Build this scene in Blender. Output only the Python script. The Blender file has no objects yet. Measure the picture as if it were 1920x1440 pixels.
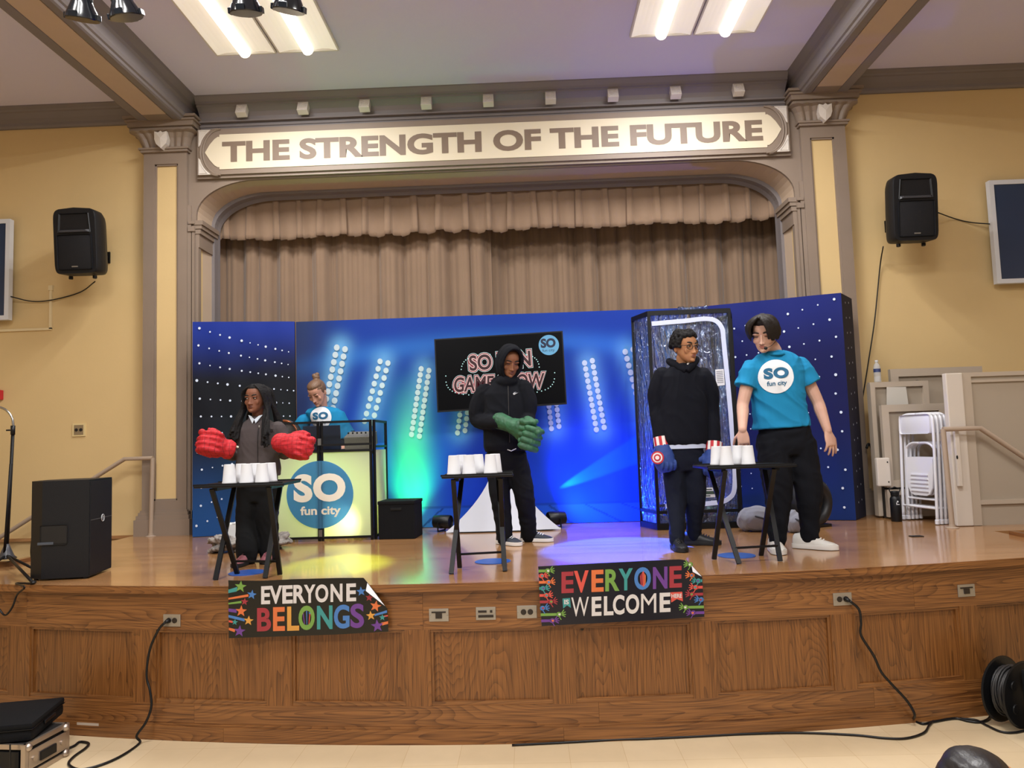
import bpy, bmesh, math, random
import numpy as np
from mathutils import Vector, Matrix, Euler, noise
from math import pi, sin, cos, radians, atan2, sqrt
random.seed(7)
SC = bpy.context.scene
COL = SC.collection
# ------------------------------------------------------------------ camera
HC, FPX = 1.75, 1400.0
PITCH, YAW, ROLL = radians(4.395), radians(1.209), radians(-1.853)
_fwd = Vector((-sin(YAW)*cos(PITCH), cos(YAW)*cos(PITCH), sin(PITCH)))
_r0 = Vector((cos(YAW), sin(YAW), 0)); _u0 = _r0.cross(_fwd)
CR = cos(ROLL)*_r0 + sin(ROLL)*_u0
CU = -sin(ROLL)*_r0 + cos(ROLL)*_u0
CAM = Vector((0, 0, HC))
cd = bpy.data.cameras.new('camera'); cam = bpy.data.objects.new('camera', cd); COL.objects.link(cam)
cd.sensor_width = 36.0; cd.lens = 36.0*FPX/1920.0; cd.clip_start = 0.05
cam.matrix_world = Matrix(((CR.x, CU.x, -_fwd.x, CAM.x), (CR.y, CU.y, -_fwd.y, CAM.y), (CR.z, CU.z, -_fwd.z, CAM.z), (0, 0, 0, 1)))
SC.camera = cam
def ray(x, y): return _fwd + CR*((x-960)/FPX) + CU*((720-y)/FPX)
def atY(x, y, Y):                       # the point of the world plane Y seen at a pixel
    d = ray(x, y); return CAM + d*(Y/d.y)
def atZ(x, y, Z):
    d = ray(x, y); return CAM + d*((Z-HC)/d.z)
# ------------------------------------------------------------------ world, view
w = bpy.data.worlds.new('world'); SC.world = w; w.use_nodes = True
w.node_tree.nodes['Background'].inputs[0].default_value = (0.93, 0.96, 1.0, 1)
w.node_tree.nodes['Background'].inputs[1].default_value = 0.36
SC.view_settings.view_transform = 'Standard'; SC.view_settings.look = 'None'
SC.view_settings.gamma = 1.0; SC.view_settings.exposure = -0.30; SC.view_settings.use_curve_mapping = False
# ------------------------------------------------------------------ room lamps (daylight-white tubes of the ceiling troffers) and stage lamps
def area(name, loc, sx, sy, power, color, rot=(0, 0, 0)):
    l = bpy.data.lights.new(name, 'AREA'); l.shape = 'RECTANGLE'; l.size = sx; l.size_y = sy
    l.energy = power; l.color = color
    o = bpy.data.objects.new(name, l); COL.objects.link(o); o.location = loc; o.rotation_euler = rot
    return o
def spot(name, loc, target, power, color, angle, blend=0.4, radius=0.03):
    l = bpy.data.lights.new(name, 'SPOT'); l.energy = power; l.color = color
    l.spot_size = radians(angle); l.spot_blend = blend; l.shadow_soft_size = radius
    o = bpy.data.objects.new(name, l); COL.objects.link(o); o.location = loc
    o.rotation_euler = (Vector(target)-Vector(loc)).to_track_quat('-Z', 'Y').to_euler()
    return o
CEIL = 5.40
FIX = []                                # troffer centres (pairs of 2x4 ft fixtures)
for px in (-2.19, 1.60):
    for py in (5.95, 2.55, -0.85):
        FIX.append((px, py))
for px, py in FIX:
    for s_ in (-1, 1):
        area('troffer_tube_lamp', (px+s_*0.288, py, CEIL-0.084), 0.09, 1.10, 62 if py > 4 else 95, (1.0, 0.985, 0.97))
# theatre wash from the spotlights on the track over the hall
spot('track_wash', (-3.0, 3.2, 5.05), (-0.8, 7.4, 1.9), 90, (1.0, 0.94, 0.87), 70, 0.9, 0.12)
spot('track_wash', (2.4, 3.2, 5.05), (0.6, 7.4, 1.9), 90, (1.0, 0.94, 0.87), 70, 0.9, 0.12)
# ------------------------------------------------------------------ helpers
def lin(c):
    return c/12.92 if c <= 0.04045 else ((c+0.055)/1.055)**2.4
def hx(s):
    s = s.lstrip('#'); return tuple(lin(int(s[i:i+2], 16)/255) for i in (0, 2, 4))
MATS = {}
def mat(name, color, rough=0.6, metal=0.0, spec=0.5, bump=0.0, bscale=60.0, var=0.0, vscale=4.0, emit=None, estr=0.0, trans=0.0, sub=0.0, coat=0.0):
    if name in MATS: return MATS[name]
    m = bpy.data.materials.new(name); m.use_nodes = True; nt = m.node_tree; N = nt.nodes; Lk = nt.links
    b = N['Principled BSDF']
    c = hx(color) if isinstance(color, str) else color
    b.inputs['Base Color'].default_value = (*c, 1); b.inputs['Roughness'].default_value = rough
    b.inputs['Metallic'].default_value = metal; b.inputs['Specular IOR Level'].default_value = spec
    if coat: b.inputs['Coat Weight'].default_value = coat; b.inputs['Coat Roughness'].default_value = 0.12
    if trans: b.inputs['Transmission Weight'].default_value = trans
    if sub: b.inputs['Subsurface Weight'].default_value = sub; b.inputs['Subsurface Radius'].default_value = (0.02, 0.008, 0.005); b.inputs['Subsurface Scale'].default_value = 0.5
    if emit: b.inputs['Emission Color'].default_value = (*hx(emit), 1); b.inputs['Emission Strength'].default_value = estr
    if bump or var:
        tc = N.new('ShaderNodeTexCoord')
        if bump:
            n = N.new('ShaderNodeTexNoise'); n.inputs['Scale'].default_value = bscale; n.inputs['Detail'].default_value = 3
            Lk.new(tc.outputs['Object'], n.inputs['Vector'])
            bp = N.new('ShaderNodeBump'); bp.inputs['Strength'].default_value = bump; bp.inputs['Distance'].default_value = 0.01
            Lk.new(n.outputs['Fac'], bp.inputs['Height']); Lk.new(bp.outputs['Normal'], b.inputs['Normal'])
        if var:
            n2 = N.new('ShaderNodeTexNoise'); n2.inputs['Scale'].default_value = vscale; n2.inputs['Detail'].default_value = 4
            Lk.new(tc.outputs['Object'], n2.inputs['Vector'])
            mp = N.new('ShaderNodeMapRange'); mp.inputs['From Min'].default_value = 0.3; mp.inputs['From Max'].default_value = 0.7
            mp.inputs['To Min'].default_value = 1-var; mp.inputs['To Max'].default_value = 1+var
            Lk.new(n2.outputs['Fac'], mp.inputs['Value'])
            mx = N.new('ShaderNodeVectorMath'); mx.operation = 'SCALE'; mx.inputs[0].default_value = c
            Lk.new(mp.outputs['Result'], mx.inputs['Scale']); Lk.new(mx.outputs['Vector'], b.inputs['Base Color'])
    MATS[name] = m; return m
def wood(name, c_light, c_dark, vertical=True, rough=0.35, scale=1.0, coat=0.0, contrast=1.0):
    """oak: cathedral figure from the contour lines of a stretched noise, plus fine pores along the grain"""
    m = bpy.data.materials.new(name); m.use_nodes = True; nt = m.node_tree; N = nt.nodes; Lk = nt.links
    b = N['Principled BSDF']; b.inputs['Roughness'].default_value = rough
    if coat: b.inputs['Coat Weight'].default_value = coat; b.inputs['Coat Roughness'].default_value = 0.15
    tc = N.new('ShaderNodeTexCoord'); mp = N.new('ShaderNodeMapping')
    s = (4.6*scale, 4.6*scale, 0.5*scale) if vertical else (0.42*scale, 0.42*scale, 4.2*scale)
    if vertical == 'floor': s = (0.5*scale, 5*scale, 1)
    mp.inputs['Scale'].default_value = s
    oi = N.new('ShaderNodeObjectInfo'); ad = N.new('ShaderNodeVectorMath'); ad.operation = 'ADD'
    mu = N.new('ShaderNodeVectorMath'); mu.operation = 'SCALE'; mu.inputs[0].default_value = (7, 5, 3); Lk.new(oi.outputs['Random'], mu.inputs['Scale'])
    Lk.new(tc.outputs['Object'], ad.inputs[0]); Lk.new(mu.outputs[0], ad.inputs[1]); Lk.new(ad.outputs[0], mp.inputs['Vector'])
    n = N.new('ShaderNodeTexNoise'); n.inputs['Scale'].default_value = 1.0; n.inputs['Detail'].default_value = 1.5; n.inputs['Roughness'].default_value = 0.35
    Lk.new(mp.outputs['Vector'], n.inputs['Vector'])
    k = N.new('ShaderNodeMath'); k.operation = 'MULTIPLY'; k.inputs[1].default_value = 52.0; Lk.new(n.outputs['Fac'], k.inputs[0])
    fr = N.new('ShaderNodeMath'); fr.operation = 'FRACT'; Lk.new(k.outputs[0], fr.inputs[0])
    pw = N.new('ShaderNodeMath'); pw.operation = 'POWER'; pw.inputs[1].default_value = 3.0; Lk.new(fr.outputs[0], pw.inputs[0])
    mp2 = N.new('ShaderNodeMapping'); mp2.inputs['Scale'].default_value = tuple(v*(28 if v > 1 else 6) for v in s)
    Lk.new(ad.outputs[0], mp2.inputs['Vector'])
    n2 = N.new('ShaderNodeTexNoise'); n2.inputs['Scale'].default_value = 1.0; n2.inputs['Detail'].default_value = 3; Lk.new(mp2.outputs['Vector'], n2.inputs['Vector'])
    a1 = N.new('ShaderNodeMath'); a1.operation = 'MULTIPLY_ADD'; a1.inputs[1].default_value = 0.36*contrast; Lk.new(pw.outputs[0], a1.inputs[0]); 
    a2 = N.new('ShaderNodeMath'); a2.operation = 'MULTIPLY_ADD'; a2.inputs[1].default_value = 1.5*contrast; a2.inputs[2].default_value = -0.58*contrast; Lk.new(n2.outputs['Fac'], a2.inputs[0])
    Lk.new(a2.outputs[0], a1.inputs[2])
    mx = N.new('ShaderNodeMix'); mx.data_type = 'RGBA'; mx.clamp_factor = True
    mx.inputs['A'].default_value = (*hx(c_light), 1); mx.inputs['B'].default_value = (*hx(c_dark), 1)
    Lk.new(a1.outputs[0], mx.inputs['Factor']); Lk.new(mx.outputs['Result'], b.inputs['Base Color'])
    MATS[name] = m; return m
WM = {}                                  # world matrix of every parent, kept by hand
def wmat(o): return WM.get(o.name, Matrix.Identity(4))
def tag(o, label=None, cat=None, group=None, kind=None):
    if label: o['label'] = label
    if cat: o['category'] = cat
    if group: o['group'] = group
    if kind: o['kind'] = kind
    return o
def thing(name, label, cat, loc=(0, 0, 0), rz=0.0, group=None):
    o = bpy.data.objects.new(name, None); COL.objects.link(o); o.empty_display_size = 0.1
    o.location = loc; o.rotation_euler = (0, 0, rz)
    WM[o.name] = Matrix.Translation(Vector(loc)) @ Euler((0, 0, rz)).to_matrix().to_4x4()
    return tag(o, label, cat, group)
class MB:
    """collects shapes in world (or, with local=True at build, local) coordinates and links them as ONE mesh object"""
    def __init__(s): s.bm = bmesh.new(); s.mi = 0
    def _f(s, vs):
        try:
            f = s.bm.faces.new(vs); f.material_index = s.mi; return f
        except ValueError: return None
    def box(s, c, d, M=None, bev=0.0):
        c = Vector(c); h = Vector(d)*0.5
        M = M or Matrix.Identity(3)
        b2 = bmesh.new(); bmesh.ops.create_cube(b2, size=1.0)
        for v in b2.verts: v.co = Vector((v.co.x*d[0], v.co.y*d[1], v.co.z*d[2]))
        if bev: bmesh.ops.bevel(b2, geom=b2.edges[:], offset=bev, segments=2, affect='EDGES', profile=0.6)
        for v in b2.verts: v.co = M @ v.co + c
        s.add(b2)
    def box2(s, a, b, bev=0.0):
        a = Vector(a); b = Vector(b); s.box((a+b)/2, [abs(q) for q in (b-a)], None, bev)
    def add(s, b2):
        mp = {}
        for v in b2.verts: mp[v] = s.bm.verts.new(v.co)
        for f in b2.faces:
            nf = s._f([mp[v] for v in f.verts])
        b2.free()
    def rings(s, rs, close=True, cap=True):
        L = [[s.bm.verts.new(p) for p in r] for r in rs]
        n = len(L[0])
        for a, b in zip(L, L[1:]):
            for i in range(n if close else n-1):
                j = (i+1) % n; s._f([a[i], a[j], b[j], b[i]])
        if cap and close and n > 2:
            s._f(L[0][::-1]); s._f(L[-1])
        return L
    def tube(s, pts, r, seg=8, cap=True):
        pts = [Vector(p) for p in pts]; rs = []
        rr = r if isinstance(r, (list, tuple)) else [r]*len(pts)
        up = None
        for i, p in enumerate(pts):
            t = (pts[min(i+1, len(pts)-1)]-pts[max(i-1, 0)]).normalized()
            if up is None:
                up = t.orthogonal().normalized()
            u = (up - t*up.dot(t))
            u = u.normalized() if u.length > 1e-6 else t.orthogonal().normalized()
            up = u; v = t.cross(u)
            k = 1.0
            if 0 < i < len(pts)-1:
                a = (p-pts[i-1]).normalized(); c = a.dot(t); k = 1/max(c, 0.5)
            rs.append([p+(u*cos(2*pi*q/seg)+v*sin(2*pi*q/seg))*rr[i] for q in range(seg)])
        s.rings(rs, True, cap)
    def bar(s, a, b, w, d, up=(0, 0, 1)):
        a = Vector(a); b = Vector(b); t = (b-a); L = t.length; t.normalize()
        u = Vector(up); x = t.cross(u)
        if x.length < 1e-4: x = t.orthogonal()
        x.normalize(); y = x.cross(t)
        s.box((a+b)/2, (w, d, L), Matrix((x, y, t)).transposed())
    def lathe(s, prof, c=(0, 0, 0), seg=24, M=None, cap=True):
        c = Vector(c); M = M or Matrix.Identity(3)
        s.rings([[M @ Vector((r*cos(2*pi*q/seg), r*sin(2*pi*q/seg), z))+c for q in range(seg)] for r, z in prof], True, cap)
    def ell(s, c, r, M=None, seg=16, rg=10):
        c = Vector(c); M = M or Matrix.Identity(3); rs = []
        for i in range(rg+1):
            a = -pi/2+pi*i/rg; q = max(cos(a), 1e-3)
            rs.append([M @ Vector((r[0]*q*cos(2*pi*k/seg), r[1]*q*sin(2*pi*k/seg), r[2]*sin(a)))+c for k in range(seg)])
        s.rings(rs)
    def poly(s, pts, depth=None):
        """polygon, or a slab when depth (a vector) is given"""
        vs = [s.bm.verts.new(p) for p in pts]; f = s._f(vs)
        if depth is not None:
            d = Vector(depth); v2 = [s.bm.verts.new(Vector(p)+d) for p in pts]; s._f(v2[::-1])
            n = len(vs)
            for i in range(n): s._f([vs[(i+1) % n], vs[i], v2[i], v2[(i+1) % n]])
    def sweep(s, prof, path, closed=False):
        """prof: list of (out, up) pairs; path: list of (point, outward normal)"""
        rs = [[Vector(p)+Vector(n)*o+Vector((0, 0, z)) for o, z in prof] for p, n in path]
        s.rings(rs, True, True)
    def build(s, name, m, parent=None, smooth=False, local=False, kind=None, label=None, sharp=None, tri=False):
        bmesh.ops.recalc_face_normals(s.bm, faces=s.bm.faces[:])
        me = bpy.data.meshes.new(name); 
        if parent is not None and not local:
            s.bm.transform(wmat(parent).inverted())
        s.bm.to_mesh(me); s.bm.free()
        for q in (m if isinstance(m, (list, tuple)) else [m]): me.materials.append(q)
        o = bpy.data.objects.new(name, me); COL.objects.link(o)
        if parent is not None:
            o.parent = parent; WM[o.name] = wmat(parent)
        if smooth: me.shade_smooth()
        if smooth and sharp: me.set_sharp_from_angle(angle=radians(sharp))
        tag(o, label, None, None, kind)
        return o
def child_mesh(name, verts, faces, m, parent=None, smooth=False):
    """mesh from world coordinates"""
    me = bpy.data.meshes.new(name); iv = wmat(parent).inverted() if parent is not None else Matrix.Identity(4)
    me.from_pydata([iv @ Vector(v) for v in verts], [], faces); me.materials.append(m)
    o = bpy.data.objects.new(name, me); COL.objects.link(o)
    if parent is not None: o.parent = parent; WM[o.name] = wmat(parent)
    if smooth: me.shade_smooth()
    return o
def copy_tree(o, parent=None):
    c = o.copy(); COL.objects.link(c)
    if parent is not None: c.parent = parent
    for ch in list(o.children): copy_tree(ch, c)
    return c
DG = bpy.context.evaluated_depsgraph_get
def text_tris(txt, bold=0.0, spacing=1.0):
    """flat glyph mesh of a line of words: numpy vertices scaled to the unit box, and faces"""
    cu = bpy.data.curves.new('glyphs', 'FONT'); cu.body = txt; cu.size = 1.0; cu.offset = bold; cu.space_character = spacing
    cu.resolution_u = 5
    o = bpy.data.objects.new('glyphs', cu); COL.objects.link(o)
    me = o.to_mesh(depsgraph=None) if False else bpy.data.meshes.new_from_object(o.evaluated_get(DG()))
    v = np.array([q.co[:2] for q in me.vertices]); f = [tuple(p.vertices) for p in me.polygons]
    bpy.data.objects.remove(o); bpy.data.curves.remove(cu); bpy.data.meshes.remove(me)
    mn = v.min(0); mxx = v.max(0)
    return (v-mn)/(mxx-mn), f, (mxx-mn)
def text_on(name, txt, o, eu, ev, m, parent, bold=0.0, spacing=1.0, label=None, warp=None, push=0.0):
    """words filling the parallelogram o, o+eu, o+ev"""
    v, f, _ = text_tris(txt, bold, spacing)
    o = Vector(o); eu = Vector(eu); ev = Vector(ev)
    pts = [o+eu*float(a)+ev*float(b) for a, b in v]
    if warp: pts = [warp(p) for p in pts]
    c = child_mesh(name, pts, f, m, parent)
    if label: c['label'] = label
    return c
def smooth_path(pts, n=8):
    """Catmull-Rom through points"""
    P = [Vector(p) for p in pts]; P = [P[0]*2-P[1]]+P+[P[-1]*2-P[-2]]; out = []
    for i in range(1, len(P)-2):
        for k in range(n):
            t = k/n; a, b, c, d = P[i-1:i+3]
            out.append(0.5*((2*b)+(c-a)*t+(2*a-5*b+4*c-d)*t*t+(3*b-a-3*c+d)*t**3))
    out.append(P[-2]); return out
# ================================================================== SETTING
H = 0.925                                # stage height
XC = -0.295                              # axis of the proscenium
def front(X): return 4.49+0.035*X*X      # bowed line of the stage front
def onfront(px, py):
    Y = 4.5
    for _ in range(20):
        q = atY(px, py, Y); Y = front(q.x)
    return q
def mir(x): return 2*XC-x
M_wall = mat('yellow_wall_paint', '#d9bd88', 0.55, var=0.03, vscale=1.2, bump=0.05, bscale=40)
M_tan = mat('tan_paint', '#bfa992', 0.6, var=0.03)
M_taupe = mat('taupe_trim_paint', '#8a7a6c', 0.5, var=0.04, vscale=3)
M_crown = mat('grey_brown_cornice_paint', '#7b7474', 0.5, var=0.03, vscale=3)
M_ceil = mat('ceiling_plaster', '#d6d3e8', 0.75, bump=0.08, bscale=90)
M_cream = mat('cream_paint', '#e0d4ba', 0.5)
M_white = mat('white_plaster_ornament', '#d3cbc2', 0.55)
M_letter = mat('sign_letter_paint', '#7f6c5c', 0.5)
M_rail = wood('oak_horizontal', '#8c5c30', '#4a2810', False, 0.38, coat=0.25, contrast=1.45)
M_panel = wood('oak_vertical', '#855528', '#452409', True, 0.42, coat=0.2, contrast=1.3)
def floor_tiles():
    m = bpy.data.materials.new('vinyl_tiles'); m.use_nodes = True; nt = m.node_tree; N = nt.nodes; Lk = nt.links; b = N['Principled BSDF']
    b.inputs['Roughness'].default_value = 0.4
    tc = N.new('ShaderNodeTexCoord'); mp = N.new('ShaderNodeMapping'); mp.inputs['Location'].default_value = (0.145+0.3075*40, -4.52+0.3075*40, 0)
    Lk.new(tc.outputs['Object'], mp.inputs['Vector'])
    br = N.new('ShaderNodeTexBrick'); br.offset = 0.0; br.inputs['Scale'].default_value = 1.0
    br.inputs['Brick Width'].default_value = 0.3075; br.inputs['Row Height'].default_value = 0.3075; br.inputs['Mortar Size'].default_value = 0.0012
    br.inputs['Color1'].default_value = (*hx('#cfba98'), 1); br.inputs['Color2'].default_value = (*hx('#c9b390'), 1); br.inputs['Mortar'].default_value = (*hx('#b3976f'), 1)
    Lk.new(mp.outputs['Vector'], br.inputs['Vector'])
    n = N.new('ShaderNodeTexNoise'); n.inputs['Scale'].default_value = 9; n.inputs['Detail'].default_value = 6; Lk.new(tc.outputs['Object'], n.inputs['Vector'])
    mx = N.new('ShaderNodeMix'); mx.data_type = 'RGBA'; mx.blend_type = 'MULTIPLY'; mx.inputs['Factor'].default_value = 0.12
    Lk.new(br.outputs['Color'], mx.inputs['A']); Lk.new(n.outputs['Fac'], mx.inputs['B']); Lk.new(mx.outputs['Result'], b.inputs['Base Color'])
    return m
def stage_boards():
    m = bpy.data.materials.new('stage_boards'); m.use_nodes = True; nt = m.node_tree; N = nt.nodes; Lk = nt.links; b = N['Principled BSDF']
    b.inputs['Roughness'].default_value = 0.24; b.inputs['Coat Weight'].default_value = 0.55; b.inputs['Coat Roughness'].default_value = 0.1
    tc = N.new('ShaderNodeTexCoord')
    br = N.new('ShaderNodeTexBrick'); br.offset = 0.37; br.inputs['Scale'].default_value = 1.0
    br.inputs['Brick Width'].default_value = 1.3; br.inputs['Row Height'].default_value = 0.057; br.inputs['Mortar Size'].default_value = 0.0008; br.inputs['Bias'].default_value = 0.0
    br.inputs['Color1'].default_value = (*hx('#b8885a'), 1); br.inputs['Color2'].default_value = (*hx('#aa7a4c'), 1); br.inputs['Mortar'].default_value = (*hx('#7d4f26'), 1)
    Lk.new(tc.outputs['Object'], br.inputs['Vector'])
    mp = N.new('ShaderNodeMapping'); mp.inputs['Scale'].default_value = (1.5, 40, 1); Lk.new(tc.outputs['Object'], mp.inputs['Vector'])
    n = N.new('ShaderNodeTexNoise'); n.inputs['Scale'].default_value = 1.5; n.inputs['Detail'].default_value = 5; Lk.new(mp.outputs['Vector'], n.inputs['Vector'])
    mx = N.new('ShaderNodeMix'); mx.data_type = 'RGBA'; mx.blend_type = 'MULTIPLY'; mx.inputs['Factor'].default_value = 0.35
    Lk.new(br.outputs['Color'], mx.inputs['A']); Lk.new(n.outputs['Fac'], mx.inputs['B']); Lk.new(mx.outputs['Result'], b.inputs['Base Color'])
    bp = N.new('ShaderNodeBump'); bp.inputs['Strength'].default_value = 0.12; bp.inputs['Distance'].default_value = 0.004
    Lk.new(br.outputs['Fac'], bp.inputs['Height']); bp.invert = True; Lk.new(bp.outputs['Normal'], b.inputs['Normal'])
    return m
M_vinyl = floor_tiles(); M_boards = stage_boards()
# floor of the hall, ceiling
b = MB(); b.box2((-8, -5, -0.1), (8, 5.6, 0)); b.build('floor', M_vinyl, kind='structure')
b = MB(); b.box2((-8, -5, CEIL), (8, 9.2, CEIL+0.1)); b.build('ceiling', M_ceil, kind='structure')
# stage floor with a stair well at either side
XW = 6.2; b = MB(); bm = b.bm
SWL, SWR = (-6.0, -4.02, 5.72, 7.58), (3.62, 6.0, 5.55, 6.03)
def fx(n=40, x0=-XW, x1=XW): return [x0+(x1-x0)*i/n for i in range(n+1)]
xs = sorted(set(fx(60)+[SWL[0], SWL[1], SWR[0], SWR[1]]))
ys = [SWR[2], SWL[2], SWR[3], SWL[3], 9.0]
def vert(x, y, z): return bm.verts.new((x, y, z))
for x0, x1 in zip(xs, xs[1:]):
    b.poly([(x0, front(x0)-0.012, H), (x1, front(x1)-0.012, H), (x1, 5.95-0.4, H), (x0, 5.95-0.4, H)]) if False else None
    lows = [(front(x0)-0.012, front(x1)-0.012)]+[(y, y) for y in ys]
    for (a0, a1), (c0, c1) in zip(lows, lows[1:]):
        mx_, my_ = (x0+x1)/2, (a0+c0)/2
        if c0 <= a0 or c1 <= a1:
            continue
        if any(s[0] < mx_ < s[1] and s[2] < my_ < s[3] for s in (SWL, SWR)): continue
        b.poly([(x0, a0, H), (x1, a1, H), (x1, c1, H), (x0, c0, H)])
bmesh.ops.remove_doubles(bm, verts=bm.verts[:], dist=1e-4)
for f in list(bm.faces): f.material_index = 0
r = bmesh.ops.extrude_face_region(bm, geom=bm.faces[:])
bmesh.ops.translate(bm, verts=[v for v in r['geom'] if isinstance(v, bmesh.types.BMVert)], vec=(0, 0, -0.03))
st = b.build('stage_floor', M_boards, kind='structure')
# stage front: fascia, rails and base along the bow; stiles and recessed panels as parts
def arcbox(b, x0, x1, z0, z1, out, inn, n=None):
    n = n or max(1, int((x1-x0)/0.25))
    rs = []
    for i in range(n+1):
        X = x0+(x1-x0)*i/n; Y = front(X); nx, ny = 0.07*X, -1.0; l = sqrt(nx*nx+1); nx, ny = nx/l, ny/l
        rs.append([(X+nx*out, Y+ny*out, z0), (X+nx*out, Y+ny*out, z1), (X+nx*inn, Y+ny*inn, z1), (X+nx*inn, Y+ny*inn, z0)])
    b.rings(rs)
b = MB()
arcbox(b, -XW, XW, 0.875, 0.9245, 0.022, -0.05, 50)      # rounded nosing
arcbox(b, -XW, XW, 0.882, 0.917, 0.032, 0.0, 50)
arcbox(b, -XW, XW, 0.03, 0.86, -0.045, -0.06, 50)
sf = b.build('stage_front', M_rail, kind='structure')
for z0, z1, out, cuts in ((0.655, 0.875, 0.0, (-XW, -3.3, -0.668, 2.30, 4.4, XW)), (0.0985, 0.215, 0.0, (-XW, -2.1, 0.35, 2.0, XW)), (0.0, 0.086, 0.016, (-XW, -1.9, 0.14, XW)), (0.086, 0.0985, 0.008, (-XW, XW))):
    for c0, c1 in zip(cuts, cuts[1:]):
        b = MB(); arcbox(b, c0+0.0006, c1-0.0006, z0, z1, out, -0.05, max(2, int((c1-c0)/0.25))); b.build('board', M_rail, sf)
edges = [(-4.3, -3.441), (-3.273, -2.513), (-2.358, -1.631), (-1.473, -0.78), (-0.627, 0.083), (0.22, 0.909), (1.054, 1.76), (1.903, 2.593), (2.711, 3.42), (3.56, 4.3)]
edges = [(-6.1, -5.3), (-5.2, -4.45)]+edges+[(4.45, 5.2), (5.3, 6.1)]
for i, (x0, x1) in enumerate(edges):
    b = MB(); arcbox(b, x0, x1, 0.215, 0.655, -0.022, -0.05, 4); o = b.build('panel', M_panel, sf)
    b = MB()
    for (a0, a1, c0, c1) in ((x0, x1, 0.215, 0.240), (x0, x1, 0.640, 0.655)): arcbox(b, a0, a1, c0, c1, -0.006, -0.03, 4)
    b.build('panel_moulding', M_rail, sf)
    for a0 in (x0, x1-0.018):
        b = MB(); arcbox(b, a0, a0+0.018, 0.215, 0.655, -0.008, -0.03, 1); b.build('panel_moulding', M_panel, sf)
    if i+1 < len(edges):
        b = MB(); arcbox(b, x1, edges[i+1][0], 0.215, 0.655, 0.0, -0.05, 1); b.build('stile', M_panel, sf)
# stair wells: oak curb round the opening and steps going down
M_step = mat('worn_stair_paint', '#8a6238', 0.5)
for nm, s, sgn in (('left', SWL, -1), ('right', SWR, 1)):
    b = MB(); x0, x1, y0, y1 = s
    cx = x1 if sgn < 0 else x0
    b.box2((min(x0, x1), y0-0.03, H-0.25), (max(x0, x1), y0+0.02, H+0.035)); b.box2((cx-0.025, y0-0.03, H-0.25), (cx+0.025, y0+0.25, H+0.03))
    b.build('trim_stair_curb_'+nm, M_rail, kind='structure')
    b = MB()
    for k in range(5):
        a = cx+sgn*(0.02+0.28*k); b.box2((a, y0+0.02, 0), (a+sgn*0.30, y1, H-0.16*(k+1)))
    b.build('stair_'+nm, M_step, kind='structure')
# yellow front walls
YW = 7.62
b = MB(); b.box2((-8, YW, 0), (mir(3.2), YW+0.15, CEIL)); b.build('wall_front_left', M_wall, kind='structure')
b = MB(); b.box2((3.2, YW, 0), (8, YW+0.15, CEIL)); b.build('wall_front_right', M_wall, kind='structure')
b = MB(); b.box2((-8.1, -5, 0), (-8.0, 9.2, CEIL)); b.build('wall_left', M_wall, kind='structure')
b = MB(); b.box2((8, -5, 0), (8.1, 9.2, CEIL)); b.build('wall_right', M_wall, kind='structure')
b = MB(); b.box2((-8, 8.9, 0), (8, 9.0, CEIL)); b.build('wall_stage_back', M_tan, kind='structure')
# crown mouldings of the side bays
def crown(x0, x1, name, y=YW, z0=5.235, dep=0.22):
    pr = [(0, z0), (0.03, z0), (0.045, z0+0.02), (0.05, z0+0.045), (0.10, z0+0.075), (0.15, z0+0.115), (0.17, z0+0.12), (0.18, z0+0.135), (dep, CEIL-0.012), (dep, CEIL), (0, CEIL)]
    b = MB(); b.rings([[(x, y-o, z) for o, z in pr] for x in (x0, x1)]); return b.build(name, M_crown, kind='structure')
crown(-8, -4.0, 'trim_crown_left'); crown(mir(-4.0), 8, 'trim_crown_right')
# proscenium plate with the rounded opening
YP = 7.53; YB = 7.98
def arch(n=12):
    xl, xr, zt, zs = -3.385, mir(-3.385), 4.555, 4.20
    rx, rz = 0.62, zt-zs
    pts = [(xl, H), (xl, zs)]
    pts += [(xl+rx-rx*cos(pi/2*i/n), zs+rz*sin(pi/2*i/n)) for i in range(1, n+1)]
    pts += [(xr-rx+rx*sin(pi/2*i/n), zs+rz*cos(pi/2*i/n)) for i in range(0, n+1)]
    pts += [(xr, H)]
    return pts
A = arch(); xo0, xo1 = -3.47, mir(-3.47)
def outer(p, i, n):
    return p
b = MB(); bm = b.bm
# front face as a strip between the arch and the outer rectangle
def outpt(p):
    x, z = p
    if z <= 4.20: return (xo0 if x < XC else xo1, z)
    t = (z-4.20)/(4.555-4.20)
    if abs(x-XC) > 3.09-0.63:
        s = min(1, t)
        return (xo0, 4.20+1.05*t) if x < XC and t < 0.62 else ((xo1, 4.20+1.05*t) if x > XC and t < 0.62 else (x, 5.20))
    return (x, 5.20)
P2 = [outpt(p) for p in A]
# rectangle corners
fr_, bk_ = YP, YB
def quad(a, c, d, e): b.poly([a, c, d, e])
rs = []
for p, q in zip(A, P2): rs.append([(p[0], YP, p[1]), (q[0], YP, q[1])])
b.rings(rs, close=False)
for s_, c_ in ((xo0, 1), (xo1, -1)):     # fill the two upper corners
    k = [i for i, q in enumerate(P2) if q[0] == s_ and q[1] > 4.2]
    top = max(P2[i][1] for i in k); i0 = [i for i in k if P2[i][1] == top][0]
    nb = [i for i in (i0-1, i0+1) if P2[i][1] >= 5.199][0]
    b.poly([(s_, YP, top), (s_, YP, 5.20), (P2[nb][0], YP, 5.20)])
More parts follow.
